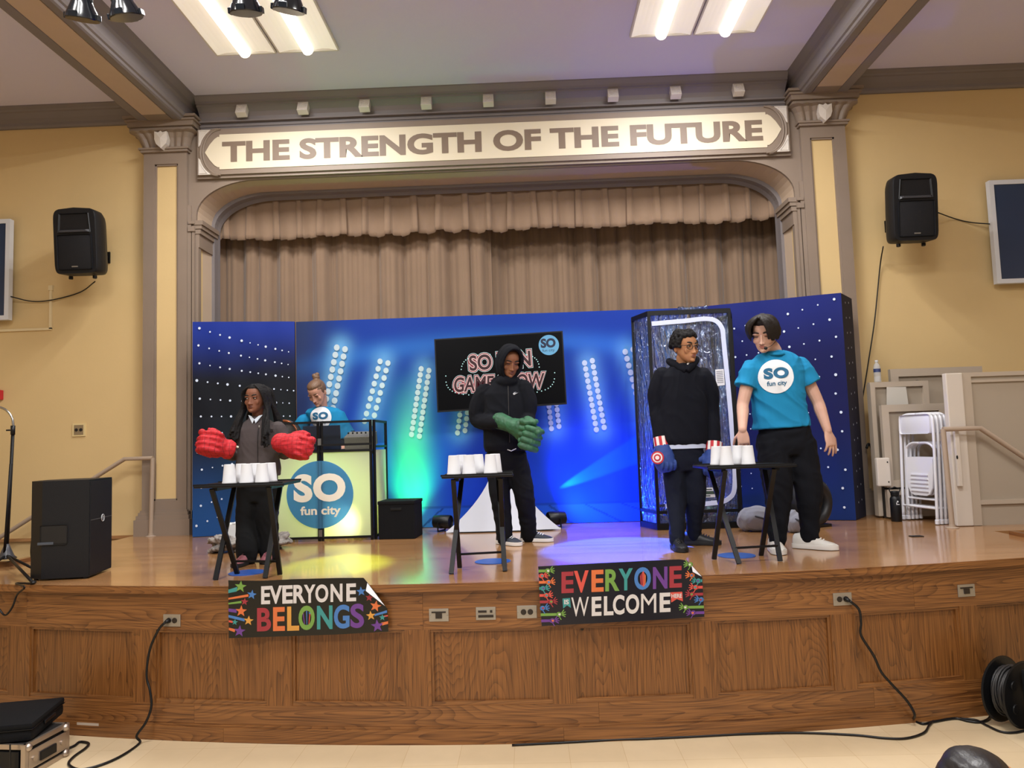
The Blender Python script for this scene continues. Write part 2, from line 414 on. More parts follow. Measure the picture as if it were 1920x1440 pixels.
# chamfered lip and the reveal
lip = []
for i, p in enumerate(A):
    lip.append([(p[0], YP, p[1]), (p[0], YP+0.03, p[1])])
b.rings(lip, close=False)
b.build('trim_proscenium_face', M_taupe, kind='structure')
b = MB()
rs = [[(p[0], YP+0.03, p[1]), (p[0]+(0.02 if p[0] < XC else -0.02), YB-0.12, p[1]-(0.02 if p[1] > 4.1 else 0))] for p in A]
b.rings(rs, close=False)
o = b.build('trim_proscenium_reveal', M_tan, kind='structure'); 
b = MB()
rs = []
for p in A:
    s_ = 0.02 if p[0] < XC else -0.02
    dz = -0.03 if p[1] > 4.1 else 0
    rs.append([(p[0]+s_, YB-0.12, p[1]+dz+0.01), (p[0]+s_*2.6, YB-0.12, p[1]+dz*1.6), (p[0]+s_*2.8, YB-0.05, p[1]+dz*1.8), (p[0]+s_*3.2, YB, p[1]+dz*2.6)])
b.rings(rs, close=False); b.build('trim_proscenium_inner_bead', M_crown, kind='structure')
# jamb mouldings inside the reveal: taupe frame, yellow panel and corbel
for sg, nm in ((1, 'left'), (-1, 'right')):
    X = lambda v: v if sg > 0 else mir(v)
    b = MB()
    b.box2((X(-3.385), YP-0.004, H), (X(-3.36), YP+0.06, 4.08)); b.box2((X(-3.385), YB-0.10, H), (X(-3.345), YB-0.02, 4.08))
    b.box2((X(-3.39), YP-0.002, 3.86), (X(-3.352), YB-0.05, 4.085))
    for z, o_ in ((4.00, 0.02), (4.05, 0.035), (4.09, 0.05)): b.box2((X(-3.40), YP-o_*0.6, z), (X(-3.355+o_), YB-0.06, z+0.045))
    b.build('trim_jamb_frame_'+nm, M_taupe, kind='structure')
    b = MB(); b.box2((X(-3.385), YP+0.06, H), (X(-3.378), YB-0.1, 3.86)); b.build('trim_jamb_panel_'+nm, M_wall, kind='structure')
    # bead strips between jamb and pilaster
    b = MB()
    for x, r in ((-3.445, 0.018), (-3.405, 0.012)): b.box2((X(x-r), YP-0.03, H), (X(x+r), YP+0.01, 4.30 if x < -3.43 else 4.08))
    b.box2((X(-3.455), YP-0.045, 4.02), (X(-3.385), YP, 4.07)); b.box2((X(-3.455), YP-0.04, 4.10), (X(-3.385), YP, 4.13)) 
    b.build('trim_jamb_bead_'+nm, M_taupe, kind='structure')
# pilasters
YF = 7.48
for sg, nm, in ((1, 'left'), (-1, 'right')):
    X = lambda v: v if sg > 0 else mir(v)
    b = MB()
    x0, x1, p0, p1 = -3.915, -3.462, -3.80, -3.555
    zb, zt = 1.27, 4.74
    b.box2((X(x0), YF, H), (X(p0), YW+0.05, 4.86)); b.box2((X(p1), YF, H), (X(x1), YW+0.05, 4.86))
    b.box2((X(p0), YF, H), (X(p1), YW, zb)); b.box2((X(p0), YF, zt), (X(p1), YW, 4.86))
    for a, c in ((p0, p0+0.016), (p1-0.016, p1)): b.box2((X(a), YF+0.012, zb), (X(c), YW, zt))
    b.box2((X(p0), YF+0.012, zb), (X(p1), YW, zb+0.016)); b.box2((X(p0), YF+0.012, zt-0.016), (X(p1), YW, zt))
    # plinth
    for a, z0, z1 in ((0.055, H, 1.085), (0.04, 1.085, 1.125), (0.025, 1.125, 1.155), (0.012, 1.155, 1.175)): b.box2((X(x0-a), YF-a, z0), (X(x1+a), YW, z1))
    b.box2((X(x1), YF+0.02, H), (X(-3.40), YW, 1.16))
    pil = b.build('trim_pilaster_'+nm, M_taupe, kind='structure')
    b = MB(); b.box2((X(p0), YF+0.03, zb), (X(p1), YW, zt)); b.build('panel', M_wall, pil, label='yellow painted panel')
    # capital: necking, fluted bell, stepped abacus
    b = MB()
    b.box2((X(x0-0.02), YF-0.03, 4.86), (X(x1+0.02), YW, 4.885)); b.box2((X(x0-0.035), YF-0.045, 4.885), (X(x1+0.035), YW, 4.905))
    cx = (x0+x1)/2; hw = (x1-x0)/2
    prof = [(0.0, 4.905), (0.012, 4.95), (0.03, 5.0), (0.06, 5.045), (0.10, 5.06)]
    nfl = 44; rs = []
    for o_, z in prof:
        ring = []
        per = [(-hw, YW-YF), (-hw, 0), (hw, 0), (hw, YW-YF)]
        segs = [(per[0], per[1], 10), (per[1], per[2], 34), (per[2], per[3], 10)]
        for (a, c, n) in segs:
            for i in range(n):
                t = i/n; u = a[0]+(c[0]-a[0])*t; v = a[1]+(c[1]-a[1])*t
                fl = 0.020*abs(sin(t*pi*(7 if n == 34 else 2)))
                kx = o_+fl if u in (-hw, hw) else 0
                ou = (-1 if u == -hw else 1 if u == hw else 0)*(o_+(fl if n == 10 else 0))+(u/hw*o_ if n == 34 and abs(u) < hw else 0)
                ov = (o_+fl if n == 34 else o_*(1-v/(YW-YF)))
                ring.append((X(cx+u+ou), YF+v-ov, z))
        ring.append((X(cx+hw+o_), YW, z)); ring.append((X(cx-hw-o_), YW, z)); rs.append(ring)
    b.rings(rs)
    for o_, z0, z1 in ((0.10, 5.06, 5.085), (0.085, 5.085, 5.10), (0.115, 5.10, 5.15), (0.135, 5.15, 5.17), (0.12, 5.17, 5.18), (0.15, 5.18, 5.205)):
        b.box2((X(x0-o_), YF-o_, z0), (X(x1+o_), YW, z1))
    b.build('capital', M_taupe, pil)
    # white shield on the bell
    b = MB(); sh = [(u*1.15, v*1.15) for u, v in [(-0.055, 0.07), (-0.02, 0.06), (0, 0.075), (0.02, 0.06), (0.055, 0.07), (0.06, 0.0), (0.045, -0.045), (0, -0.09), (-0.045, -0.045), (-0.06, 0.0)]]
    fr0 = [(cx+u, YF-0.095-0.012*(v > 0), 4.97+v*0.95) for u, v in sh]
    mid = (cx, YF-0.112, 4.975)
    V = [(X(p[0]), p[1], p[2]) for p in fr0]; vs = [b.bm.verts.new(p) for p in V]; c0 = b.bm.verts.new((X(mid[0]), mid[1], mid[2]))
    vb = [b.bm.verts.new((p[0], YF-0.0, p[2])) for p in V]; n = len(vs)
    for i in range(n):
        b._f([vs[i], vs[(i+1) % n], c0]); b._f([vs[(i+1) % n], vs[i], vb[i], vb[(i+1) % n]])
    b.build('shield', M_white, pil, label='white plaster shield')
# sign panel over the opening
YS = 7.50
sx0, sx1, sz0, sz1 = -3.345, mir(-3.345), 4.60, 5.085
sg_ = bpy.data.objects.new('trim_sign_panel', None); COL.objects.link(sg_); tag(sg_, kind='structure')
b = MB(); b.box2((sx0, YS-0.035, sz0), (sx1, YP+0.02, sz1)); b.box2((sx0-0.012, YS-0.01, sz0-0.03), (sx1+0.012, YP+0.02, sz0)); b.build('frame', M_taupe, sg_)
zc = (sz0+sz1)/2-0.006
def cart(t, off=0.0):                     # outline of the cream cartouche (left end), pointed with small cusps
    return None
def cartouche(inset, y, m, name, dep):
    b = MB(); L = []
    tipx = -3.262+inset; zh = 0.185-inset*0.8
    left = [(tipx, 0), (tipx+0.05, zh*0.45), (tipx+0.10, zh*0.76), (tipx+0.135, zh*0.88), (tipx+0.15, zh*0.86), (tipx+0.152, zh), ]
    pts = [(x, zc-z) for x, z in left[::-1]]+[(x, zc+z) for x, z in left[1:]]
    pts = pts+[(mir(x), z) for x, z in pts[::-1]]
    b.poly([(x, y, z) for x, z in pts], (0, dep, 0)); return b.build(name, m, sg_)
cartouche(0.0, YS-0.042, M_cream, 'cream_field', 0.02)
for X in (lambda v: v, mir):               # arched mouldings at both ends and the white corner ornaments
    b = MB()
    for z_ in (1, -1):
        arc = [(-3.312+0.30*(1-cos(a))*0.62, zc+z_*0.262*sin(a)*0.93) for a in [pi/2*i/9 for i in range(10)]]
        for r, dy in ((0.016, 0.045), (0.010, 0.052)):
            off = 0.0 if r > 0.012 else 0.028
            b.tube([(X(x+off), YS-dy+0.008, z) for x, z in arc], r, 6)
    b.build('arch_moulding', M_taupe, sg_)
    for z_ in (1, -1):
        b = MB(); p = [(-3.327, zc+z_*0.238), (-3.20, zc+z_*0.238), (-3.262, zc+z_*0.165), (-3.30, zc+z_*0.085), (-3.327, zc+z_*0.06)]
        b.poly([(X(x), YS-0.05, z) for x, z in p], (0, 0.02, 0))
        q = [(-3.315, zc+z_*0.225), (-3.235, zc+z_*0.225), (-3.28, zc+z_*0.165), (-3.315, zc+z_*0.11)]
        b.build('corner_ornament', M_white, sg_, label='white corner ornament')
        b = MB(); b.tube([(X(x), YS-0.052, z) for x, z in q+q[:1]], 0.004, 5); b.build('ornament_rim', M_white, sg_)
t0 = atY(420, 302, YS-0.044); 
text_on('lettering', 'THE STRENGTH OF THE FUTURE', (-3.082, YS-0.0445, 4.722), (5.565, 0, 0), (0, 0, 0.222), M_letter, sg_, bold=0.040, label='brown painted words')
# centre cornice: stepped bed moulding, dark cove, crown; rosette blocks on the cove
x0c, x1c = -3.33, mir(-3.33)
pr = [(0.0, 5.075), (0.02, 5.08), (0.03, 5.085), (0.03, 5.10), (0.04, 5.105), (0.04, 5.118), (0.05, 5.122), (0.055, 5.14), (0.03, 5.145), (0.03, 5.16), (0.075, 5.165), (0.08, 5.18), (0.06, 5.185), (0.065, 5.22), (0.085, 5.26), (0.13, 5.30), (0.14, 5.305), (0.145, 5.32), (0.165, 5.325), (0.17, 5.345), (0.20, CEIL-0.012), (0.20, CEIL), (0.0, CEIL)]
b = MB(); b.rings([[(x, YP+0.02-o_, z) for o_, z in pr] for x in (x0c, x1c)])
cor = b.build('trim_cornice', M_crown, kind='structure')
for k in range(9):
    px = -2.855+0.6375*k
    b = MB(); Mx = Euler((radians(-24), 0, 0)).to_matrix()
    c0 = Vector((px, YP-0.115, 5.245))
    b.box(c0, (0.108, 0.07, 0.115), Mx, 0.004)
    for r in (0.036, 0.018): 
        b.tube([c0+Mx @ Vector((r*cos(a), -0.036, r*sin(a))) for a in [2*pi*i/10 for i in range(11)]], 0.004, 5)
    for q in range(4): b.box(c0+Mx @ Vector((0.038*(1 if q % 2 else -1), -0.036, 0.038*(1 if q > 1 else -1))), (0.014, 0.008, 0.014), Mx)
    b.build('rosette', M_white, cor, label='pale carved rosette block')
# ceiling beams running towards the audience
for sg, nm in ((1, 'left'), (-1, 'right')):
    X = lambda v: v if sg > 0 else mir(v)
    zs = 5.155
    pr = [(-4.02, CEIL), (-4.0, CEIL-0.02), (-3.97, 5.30), (-3.93, 5.27), (-3.915, zs+0.01), (-3.90, zs), (-3.81, zs), (-3.80, zs+0.014), (-3.555, zs+0.014), (-3.545, zs), (-3.475, zs-0.006), (-3.455, zs+0.002), (-3.445, zs+0.02), (-3.425, zs+0.026), (-3.41, zs+0.05), (-3.405, 5.29), (-3.385, 5.31), (-3.375, 5.345), (-3.33, CEIL-0.02), (-3.32, CEIL)]
    b = MB(); b.rings([[(X(x), y, z) for x, z in pr] for y in (-5, YP-0.002)]); bo = b.build('trim_beam_'+nm, M_crown, kind='structure')
    b = MB(); b.box2((X(-3.80), -5, zs+0.0), (X(-3.555), 7.22, zs+0.016)); b.build('soffit_panel', M_tan, bo, label='tan painted soffit panel')
    b = MB()
    b.box2((X(-3.80), 7.22, zs-0.001), (X(-3.555), 7.38, zs+0.02)); b.build('soffit_end', M_taupe, bo)
# cream raceway on the left wall, wall outlet
# ------------------------------------------------------------------ ceiling troffers
M_tube = mat('lit_tube', '#fffaf0', 0.5, emit='#fff6e4', estr=3.0)
M_diff = mat('troffer_reflector', '#f3efe6', 0.5, emit='#fff3df', estr=0.42)  # emission stands in for the tubes' light falling on the reflector
M_fix = mat('troffer_frame', '#d9d5d0', 0.45)
LN = ['over the stage on the left', 'over the middle of the hall on the left', 'at the back of the hall on the left', 'over the stage on the right', 'over the middle of the hall on the right', 'at the back of the hall on the right']
for i, (px, py) in enumerate(FIX):
    for s_, sd in ((-1, 'outer' if i < 3 else 'inner'), (1, 'inner' if i < 3 else 'outer')):
        cx = px+s_*0.288
        t = thing('ceiling_light', 'ceiling troffer %s, %s of its pair' % (LN[i], sd), 'light', (cx, py, CEIL), 0, 'fluorescent troffers in the ceiling')
        w2, l2 = 0.274, 0.60
        b = MB()
        for a in (-1, 1):
            b.box2((cx+a*w2-0.008, py-l2, CEIL-0.03), (cx+a*w2+0.008, py+l2, CEIL)); b.box2((cx-w2, py+a*l2-0.008, CEIL-0.03), (cx+w2, py+a*l2+0.008, CEIL))
        b.build('frame', M_fix, t)
        # curved white reflector with end scoops
        b = MB(); rs = []
        for j in range(13):
            u = -1+2*j/12; z = CEIL-0.03+0.022*(1-abs(abs(u)*2-1)**2)
            rs.append([(cx+u*w2*0.98, py-l2*0.99, z), (cx+u*w2*0.98, py+l2*0.99, z), (cx+u*w2*0.98, py+l2*0.99, CEIL-0.002), (cx+u*w2*0.98, py-l2*0.99, CEIL-0.002)])
        b.rings(rs); b.build('reflector', M_diff, t, smooth=False)
        b = MB(); b.tube([(cx, py-l2*0.95, CEIL-0.03), (cx, py+l2*0.95, CEIL-0.03)], 0.052, 12); b.build('lit_tube', M_tube, t, smooth=True)
# ================================================================== CURTAINS
def fabric(name, c, bump=0.25, rough=0.85, sheen=0.3):
    m = mat(name, c, rough, bump=bump, bscale=260, var=0.06, vscale=2.5)
    m.node_tree.nodes['Principled BSDF'].inputs['Sheen Weight'].default_value = sheen
    return m
M_curt = fabric('brown_velour', '#8d745e')
def fold(x):
    return 0.04-0.105*abs(sin(x*pi/0.23+1.3*sin(x*2.1)))**0.8+0.045*sin(x*2*pi/0.41+2+1.2*sin(x*2.7))-0.022*abs(sin(x*pi/0.075+0.8*sin(x*5)))
def curtain(name, x0, x1, y, z0, z1, label, seed):
    nx = int((x1-x0)/0.012); nz = 10; V = []; F = []
    for k in range(nz+1):
        t = k/nz; z = z1+(z0-z1)*t
        for i in range(nx+1):
            x = x0+(x1-x0)*i/nx
            a = 0.65+0.35*t
            V.append((x+0.012*sin(7*x+seed)*t, y+a*fold(x+seed)+0.01*sin(9*t+x*4), z))
    for k in range(nz):
        for i in range(nx):
            q = k*(nx+1)+i; F.append((q, q+1, q+nx+2, q+nx+1))
    o = child_mesh(name, V, F, M_curt, None, True)
    so = o.modifiers.new('s', 'SOLIDIFY'); so.thickness = 0.006
    return tag(o, label, 'curtain', 'stage curtains')
curtain('stage_curtain', -3.75, -0.36, 8.26, H+0.02, 4.75, 'brown pleated stage curtain, the half left of the middle opening', 0.0)
curtain('stage_curtain', -0.47, 3.2, 8.46, H+0.02, 4.75, 'brown pleated stage curtain, the half right of the middle opening', 4.3)
# valance: box pleats with a scalloped hem
V = []; F = []; x0, x1 = -3.72, 3.12; nx = 760; nz = 14; pit = 0.262
for k in range(nz+1):
    t = k/nz
    for i in range(nx+1):
        x = x0+(x1-x0)*i/nx; ph = ((x+0.03*sin(3*x))/pit) % 1.0
        p = max(0, min(1, (0.13-abs(ph-0.5))/0.05))                     # narrow raised pleat
        p = p*p*(3-2*p)
        g = sin(pi*((ph+0.5) % 1.0))
        yy = 8.04-0.045*p*(0.6+0.4*t)-0.018*t*sin(2*pi*ph+1.5*sin(x*1.7))+0.006*t*sin(x*23)
        zb = 4.065+0.022*max(0, 1-abs(abs(ph-0.5)-0.13)/0.05)-0.012*g+0.012*sin(x*5.3)+0.014*(ph-0.5)
        V.append((x+0.03*t*p*sin(x*9), yy, 4.78+(zb-4.78)*t))
for k in range(nz):
    for i in range(nx):
        q = k*(nx+1)+i; F.append((q, q+1, q+nx+2, q+nx+1))
o = child_mesh('curtain_valance', V, F, M_curt, None, True); so = o.modifiers.new('s', 'SOLIDIFY'); so.thickness = 0.006
tag(o, 'short brown pleated valance hanging across the top of the stage opening', 'valance')
# ================================================================== PRINTED BACKDROP PANELS
def vcol_mat(name, rough=0.6):
    m = bpy.data.materials.new(name); m.use_nodes = True; nt = m.node_tree; b = nt.nodes['Principled BSDF']
    b.inputs['Roughness'].default_value = rough; b.inputs['Specular IOR Level'].default_value = 0.2; a = nt.nodes.new('ShaderNodeVertexColor'); a.layer_name = 'print'
    nt.links.new(a.outputs['Color'], b.inputs['Base Color']); return m
M_print = vcol_mat('printed_stretch_fabric', 0.55)
M_navy = mat('navy_fabric_edge', '#0c1230', 0.8)
M_dot = mat('printed_white_dot', '#cfdcf2', 0.6)
M_dotg = mat('printed_lamp_white', '#bccad6', 0.6)
def printed(name, P00, P10, P01, colf, nx, nz, parent, bulge=0.0):
    """a gridded fabric face: P00 lower left, P10 lower right, P01 upper left; colf(u, v) gives the printed colour"""
    P00, P10, P01 = Vector(P00), Vector(P10), Vector(P01); eu, ev = P10-P00, P01-P00
    n = eu.cross(ev).normalized(); V = []; F = []; C = []
    for k in range(nz+1):
        for i in range(nx+1):
            u, v = i/nx, k/nz
            V.append(P00+eu*u+ev*v+n*(0.004*sin(u*17+3*v)*sin(v*9+2*u)+bulge)); C.append(colf(u, v))
    for k in range(nz):
        for i in range(nx):
            q = k*(nx+1)+i; F.append((q, q+1, q+nx+2, q+nx+1))
    o = child_mesh(name, V, F, M_print, parent, True)
    at = o.data.color_attributes.new('print', 'FLOAT_COLOR', 'POINT')
    at.data.foreach_set('color', np.array([(c[0], c[1], c[2], 1.0) for c in C], dtype=np.float32).ravel())
    return o, (P00, eu, ev, n)
def mixc(a, b, t):
    t = max(0.0, min(1.0, t)); return tuple(p+(q-p)*t for p, q in zip(a, b))
def sst(a, b, x):
    t = max(0.0, min(1.0, (x-a)/(b-a))); return t*t*(3-2*t)
def discs(name, pts, m, fr, parent, off=0.007):
    P00, eu, ev, n = fr; bb = MB(); lu, lv = eu.length, ev.length
    for u, v, r, st in pts:
        c = P00+eu*u+ev*v+n*off
        bb.poly([c+eu.normalized()*(r*cos(2*pi*q/12))+ev.normalized()*(r*st*sin(2*pi*q/12)) for q in range(12)])
    return bb.build(name, m, parent)
def slab_frame(parent, a, b_, thick, z0, z1, nrm, back=None):
    bb = MB(); n = Vector(nrm)
    bb.poly([Vector((a[0], a[1], z0))-n*0.012, Vector((b_[0], b_[1], z0))-n*0.012, Vector((b_[0], b_[1], z1))-n*0.012, Vector((a[0], a[1], z1))-n*0.012], back if back is not None else -n*thick)
    return bb.build('panel_body', M_navy, parent)
ZT = 3.03
# centre panel with stadium lamp banks
cx0, cx1, cyk = -2.33, 1.62, 7.46
def cuv(px, py):
    q = atY(px, py, cyk); return (q.x-cx0)/(cx1-cx0), (q.z-H)/(ZT-H)
banks_px = [((632, 652), (604, 790), 11, 1.0), ((713, 678), (684, 790), 9, 0.8), ((790, 692), (772, 815), 12, 0.72), ((874, 690), (858, 812), 12, 0.6), ((1021, 690), (1034, 804), 12, 0.6), ((1096, 681), (1118, 806), 12, 0.72), ((1172, 660), (1206, 790), 11, 0.85), ((1255, 640), (1290, 770), 11, 1.0)]
AS = (cx1-cx0); BZ = (ZT-H)
banks = []
for a, c, n, s in banks_px:
    (u0, v0), (u1, v1) = cuv(*a), cuv(*c); banks.append((u0*AS, v0*BZ, u1*AS, v1*BZ, n, s))
B1, B2, B3, B4 = hx('#0c3492'), hx('#07164a'), hx('#3580d8'), hx('#232f4c')
B_lo = hx('#0d3ac8'); B_glow = hx('#7cc4f4')
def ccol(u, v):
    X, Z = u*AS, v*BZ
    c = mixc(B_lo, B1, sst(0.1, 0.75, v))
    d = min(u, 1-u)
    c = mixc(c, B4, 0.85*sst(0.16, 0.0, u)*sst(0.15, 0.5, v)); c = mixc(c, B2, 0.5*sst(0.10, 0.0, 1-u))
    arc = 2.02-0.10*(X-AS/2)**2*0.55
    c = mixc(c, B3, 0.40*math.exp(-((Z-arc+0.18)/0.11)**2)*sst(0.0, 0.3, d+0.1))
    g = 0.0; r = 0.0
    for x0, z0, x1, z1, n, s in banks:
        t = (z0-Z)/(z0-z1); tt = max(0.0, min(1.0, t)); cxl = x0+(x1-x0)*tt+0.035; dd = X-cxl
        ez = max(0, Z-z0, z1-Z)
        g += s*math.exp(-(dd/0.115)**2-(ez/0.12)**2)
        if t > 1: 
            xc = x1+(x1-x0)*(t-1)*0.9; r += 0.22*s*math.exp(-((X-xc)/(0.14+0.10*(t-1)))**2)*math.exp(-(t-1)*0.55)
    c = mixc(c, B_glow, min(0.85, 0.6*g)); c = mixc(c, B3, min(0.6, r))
    gx = X-(AS*0.315-0.10); c = mixc(c, hx('#58cfa4'), 0.8*math.exp(-(gx/0.19)**2)*sst(0.80, 0.30, v))  # glow of the green wash light painted into the print colour
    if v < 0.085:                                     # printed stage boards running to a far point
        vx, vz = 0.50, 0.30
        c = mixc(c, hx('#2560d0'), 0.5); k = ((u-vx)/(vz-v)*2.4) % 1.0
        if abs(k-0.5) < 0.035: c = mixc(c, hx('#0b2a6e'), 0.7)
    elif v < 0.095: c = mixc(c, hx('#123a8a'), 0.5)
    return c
cen = thing('backdrop_panel', 'wide middle backdrop panel printed with blue stadium lights', 'backdrop', ((cx0+cx1)/2, cyk, H), 0, 'printed fabric backdrop panels')
slab_frame(cen, (cx0, cyk), (cx1, cyk), 0.14, H+0.002, ZT, (0, -1, 0))
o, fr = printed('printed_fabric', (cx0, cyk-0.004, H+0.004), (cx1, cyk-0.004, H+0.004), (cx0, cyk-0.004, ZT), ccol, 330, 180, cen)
pts = []
for x0, z0, x1, z1, n, s in banks:
    for k in range(n):
        t = k/(n-1); dx, dz = x1-x0, z1-z0; L = sqrt(dx*dx+dz*dz); wv = 0.056+0.016*s
        for q in (0, 1):
            X = x0+dx*t+q*wv*1.15; Z = z0+dz*t-q*0.02*(1 if x0 < AS/2-0.3 else -1)
            pts.append((X/AS, Z/BZ, 0.018+0.0115*s, 1.1))
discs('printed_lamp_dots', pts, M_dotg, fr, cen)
# side wings: dark navy with dotted rows of light that fan towards the middle
def wing(name, label, a, b_, thick, zt, flip):
    A3, B3_ = Vector((a[0], a[1], 0)), Vector((b_[0], b_[1], 0)); d = (B3_-A3).normalized(); n = Vector((d.y, -d.x, 0))
    t = thing('backdrop_panel', label, 'backdrop', ((a[0]+b_[0])/2, (a[1]+b_[1])/2, H), 0, 'printed fabric backdrop panels')
    slab_frame(t, a, b_, thick, H+0.002, zt, n, Vector((0.24, 0.33, 0)) if flip else None)
    def wc(u, v):
        if flip: u = 1-u
        c = mixc(hx('#162f8c'), hx('#0b0f18'), sst(0.0, 0.30, 1-v)) if v > 0.55 else mixc(hx('#10151f'), hx('#1d4a86'), sst(0.5, 0.0, v))
        c = mixc(c, hx('#0f1118') if not flip else hx('#0c0f38'), 0.6*sst(0.3, 1.0, u)*sst(0.1, 0.3, v)*sst(0.98, 0.7, v))
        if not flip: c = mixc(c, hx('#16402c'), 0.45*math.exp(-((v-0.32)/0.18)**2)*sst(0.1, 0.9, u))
        else: c = mixc(c, hx('#0b1058'), 0.7)
        return c
    L = (B3_-A3).length
    o, fr = printed('printed_fabric', Vector((a[0], a[1], H+0.004))+n*0.004, Vector((b_[0], b_[1], H+0.004))+n*0.004, Vector((a[0], a[1], zt))+n*0.004, wc, 60, 110, t)
    rnd = random.Random(3 if flip else 5); pts = []
    for row in range(12):
        v0 = 0.985-row*0.086
        k = 0; u = 0.03+rnd.random()*0.06
        while u < 0.985:
            vv = v0+(0.52-v0)*0.30*u**0.8
            r = (0.0125 if k % 4 in (0, 3) else 0.0085)*(1.0-0.25*u)
            pts.append((1-u if flip else u, vv, r*rnd.uniform(0.8, 1.1), 1.05)); k += 1
            u += (0.105 if k % 4 else 0.14)*(1.0-0.45*u)
    discs('printed_light_dots', pts, M_dot, fr, t)
    if flip:                                          # the print runs round the outer edge
        e = MB(); 
        for row in range(14):
            z = H+0.14+row*0.145
            for q in (0.10, 0.2):
                sd_ = Vector((0.24, 0.33, 0)); sn = sd_.normalized(); c = Vector((b_[0], b_[1], z+0.15*q))-n*0.012+sd_*(q*3.2)+Vector((sn.y, -sn.x, 0))*0.003
                e.poly([c+sn*(0.008*cos(2*pi*j/8))+Vector((0, 0, 0.010*sin(2*pi*j/8))) for j in range(8)])
        e.build('edge_light_dots', M_dot, t)
    return t
wing('w', 'left backdrop panel, dark with rows of small white light dots', (-3.29, 7.24), (-2.335, 7.43), 0.05, ZT, False)
wing('w', 'right backdrop panel, navy with slanting rows of white light dots, angled forward', (1.66, 7.52), (2.965, 6.99), 0.34, ZT+0.01, True)
# ================================================================== SCREEN ON ITS STAND
M_blk = mat('black_plastic', '#0e0f12', 0.4, spec=0.35); M_blkm = mat('black_metal', '#0b0c0f', 0.5, spec=0.3); M_blkf = mat('black_cloth', '#0c0d10', 0.85, spec=0.2, bump=0.15, bscale=200)
M_screen = mat('lit_black_screen', '#020203', 0.3, spec=0.15, emit='#050508', estr=0.3)
def glow(name, c, s=1.0): return mat(name, '#000000', 0.4, emit=c, estr=s)
YT = 7.16
c00, c10, c01, c11 = atY(820, 773, YT), atY(1063, 758, YT), atY(814, 636, YT), atY(1055, 620, YT)
eu = (c10-c00+c11-c01)*0.5; ev = (c01-c00+c11-c10)*0.5; o0 = (c00+c10+c01+c11)/4-eu/2-ev/2
ev = Vector((eu.z, 0, -eu.x)).normalized()*-ev.length if False else ev
tv = thing('television', 'wide flat television showing a game show title, hung before the backdrop', 'television', tuple(o0+eu/2), 0)
b = MB(); b.poly([o0, o0+eu, o0+eu+ev, o0+ev], (0, 0.05, 0)); b.build('casing', M_blk, tv)
b = MB(); m_ = 0.012; iu, iv = eu.normalized()*m_, ev.normalized()*m_
b.poly([o0+iu+iv*1.4, o0+eu-iu+iv*1.4, o0+eu+ev-iu-iv, o0+ev+iu-iv]); [setattr(v, 'co', v.co+Vector((0, -0.002, 0))) for v in b.bm.verts]
b.build('screen', M_screen, tv)
def tvp(px, py, d=0.004): q = atY(px, py, YT); q.y = YT-d; return q
G1, G2, G3, G4, G5 = glow('glow_cyan_rim', '#c8f6f2', 1.1), glow('glow_red', '#b03848', 0.8), glow('glow_pink', '#f5c8c2', 1.0), glow('glow_dark_red', '#4a1420', 0.6), glow('glow_teal', '#79c9c6', 0.8)
def layered(txt, p0, pu, pv, base, layers, parent, nm):
    v0, f0, sz0 = text_tris(txt, base)
    # common frame from the unpadded glyphs
    P0 = tvp(*p0); EU = tvp(*pu)-P0; EV = tvp(*pv)-P0
    for off, m, d in layers:
        v, f, sz = text_tris(txt, base+off)
        k = sz/sz0; sh = (k-1)/2
        child_mesh(nm, [P0+EU*float(a*k[0]-sh[0])+EV*float(q*k[1]-sh[1])+Vector((0, -d, 0)) for a, q in v], f, m, parent)
layered('SO FUN', (881, 696), (996, 686), (879, 667), 0.02, [(0.105, G1, 0.0), (0.085, G2, 0.0005), (0.045, G3, 0.001), (0.0, G4, 0.0015)], tv, 'title_lettering')
layered('GAME SHOW', (851, 736), (1020, 727), (852, 708), 0.02, [(0.105, G1, 0.0), (0.088, G2, 0.0006), (0.045, G3, 0.001), (0.0, G4, 0.0015)], tv, 'title_lettering')
b = MB(); rn = random.Random(2)
for i in range(46):
    a = 2*pi*i/46; px = 938+102*abs(cos(a))**0.5*(1 if cos(a) > 0 else -1)*(0.72 if sin(a) > 0.1 else 1.0); py = 702-38*abs(sin(a))**0.6*(1 if sin(a) > 0 else -1)-(px-938)*0.03
    c = tvp(px, py, 0.005); b.poly([c+Vector((0.006*cos(q*pi/3), 0, 0.006*sin(q*pi/3))) for q in range(6)])
b.build('title_light_dots', G1, tv)
M_sky = glow('screen_logo_blue', '#7cc9f6', 0.85); M_ink = mat('dark_ink', '#101a38', 0.6)
c = tvp(1029, 647, 0.005); b = MB(); b.poly([c+Vector((0.098*cos(q*2*pi/40), 0, 0.098*sin(q*2*pi/40))) for q in range(40)]); b.build('logo_disc', M_sky, tv)
text_on('logo_lettering', 'SO', tvp(1014, 653, 0.007), tvp(1042, 651.5, 0.007)-tvp(1014, 653, 0.007), Vector((0, 0, 0.092)), M_ink, tv, bold=0.05)
text_on('logo_lettering', 'fun city', tvp(1017, 661.5, 0.007), tvp(1040, 660, 0.007)-tvp(1017, 661.5, 0.007), Vector((0, 0, 0.034)), M_ink, tv, bold=0.0)
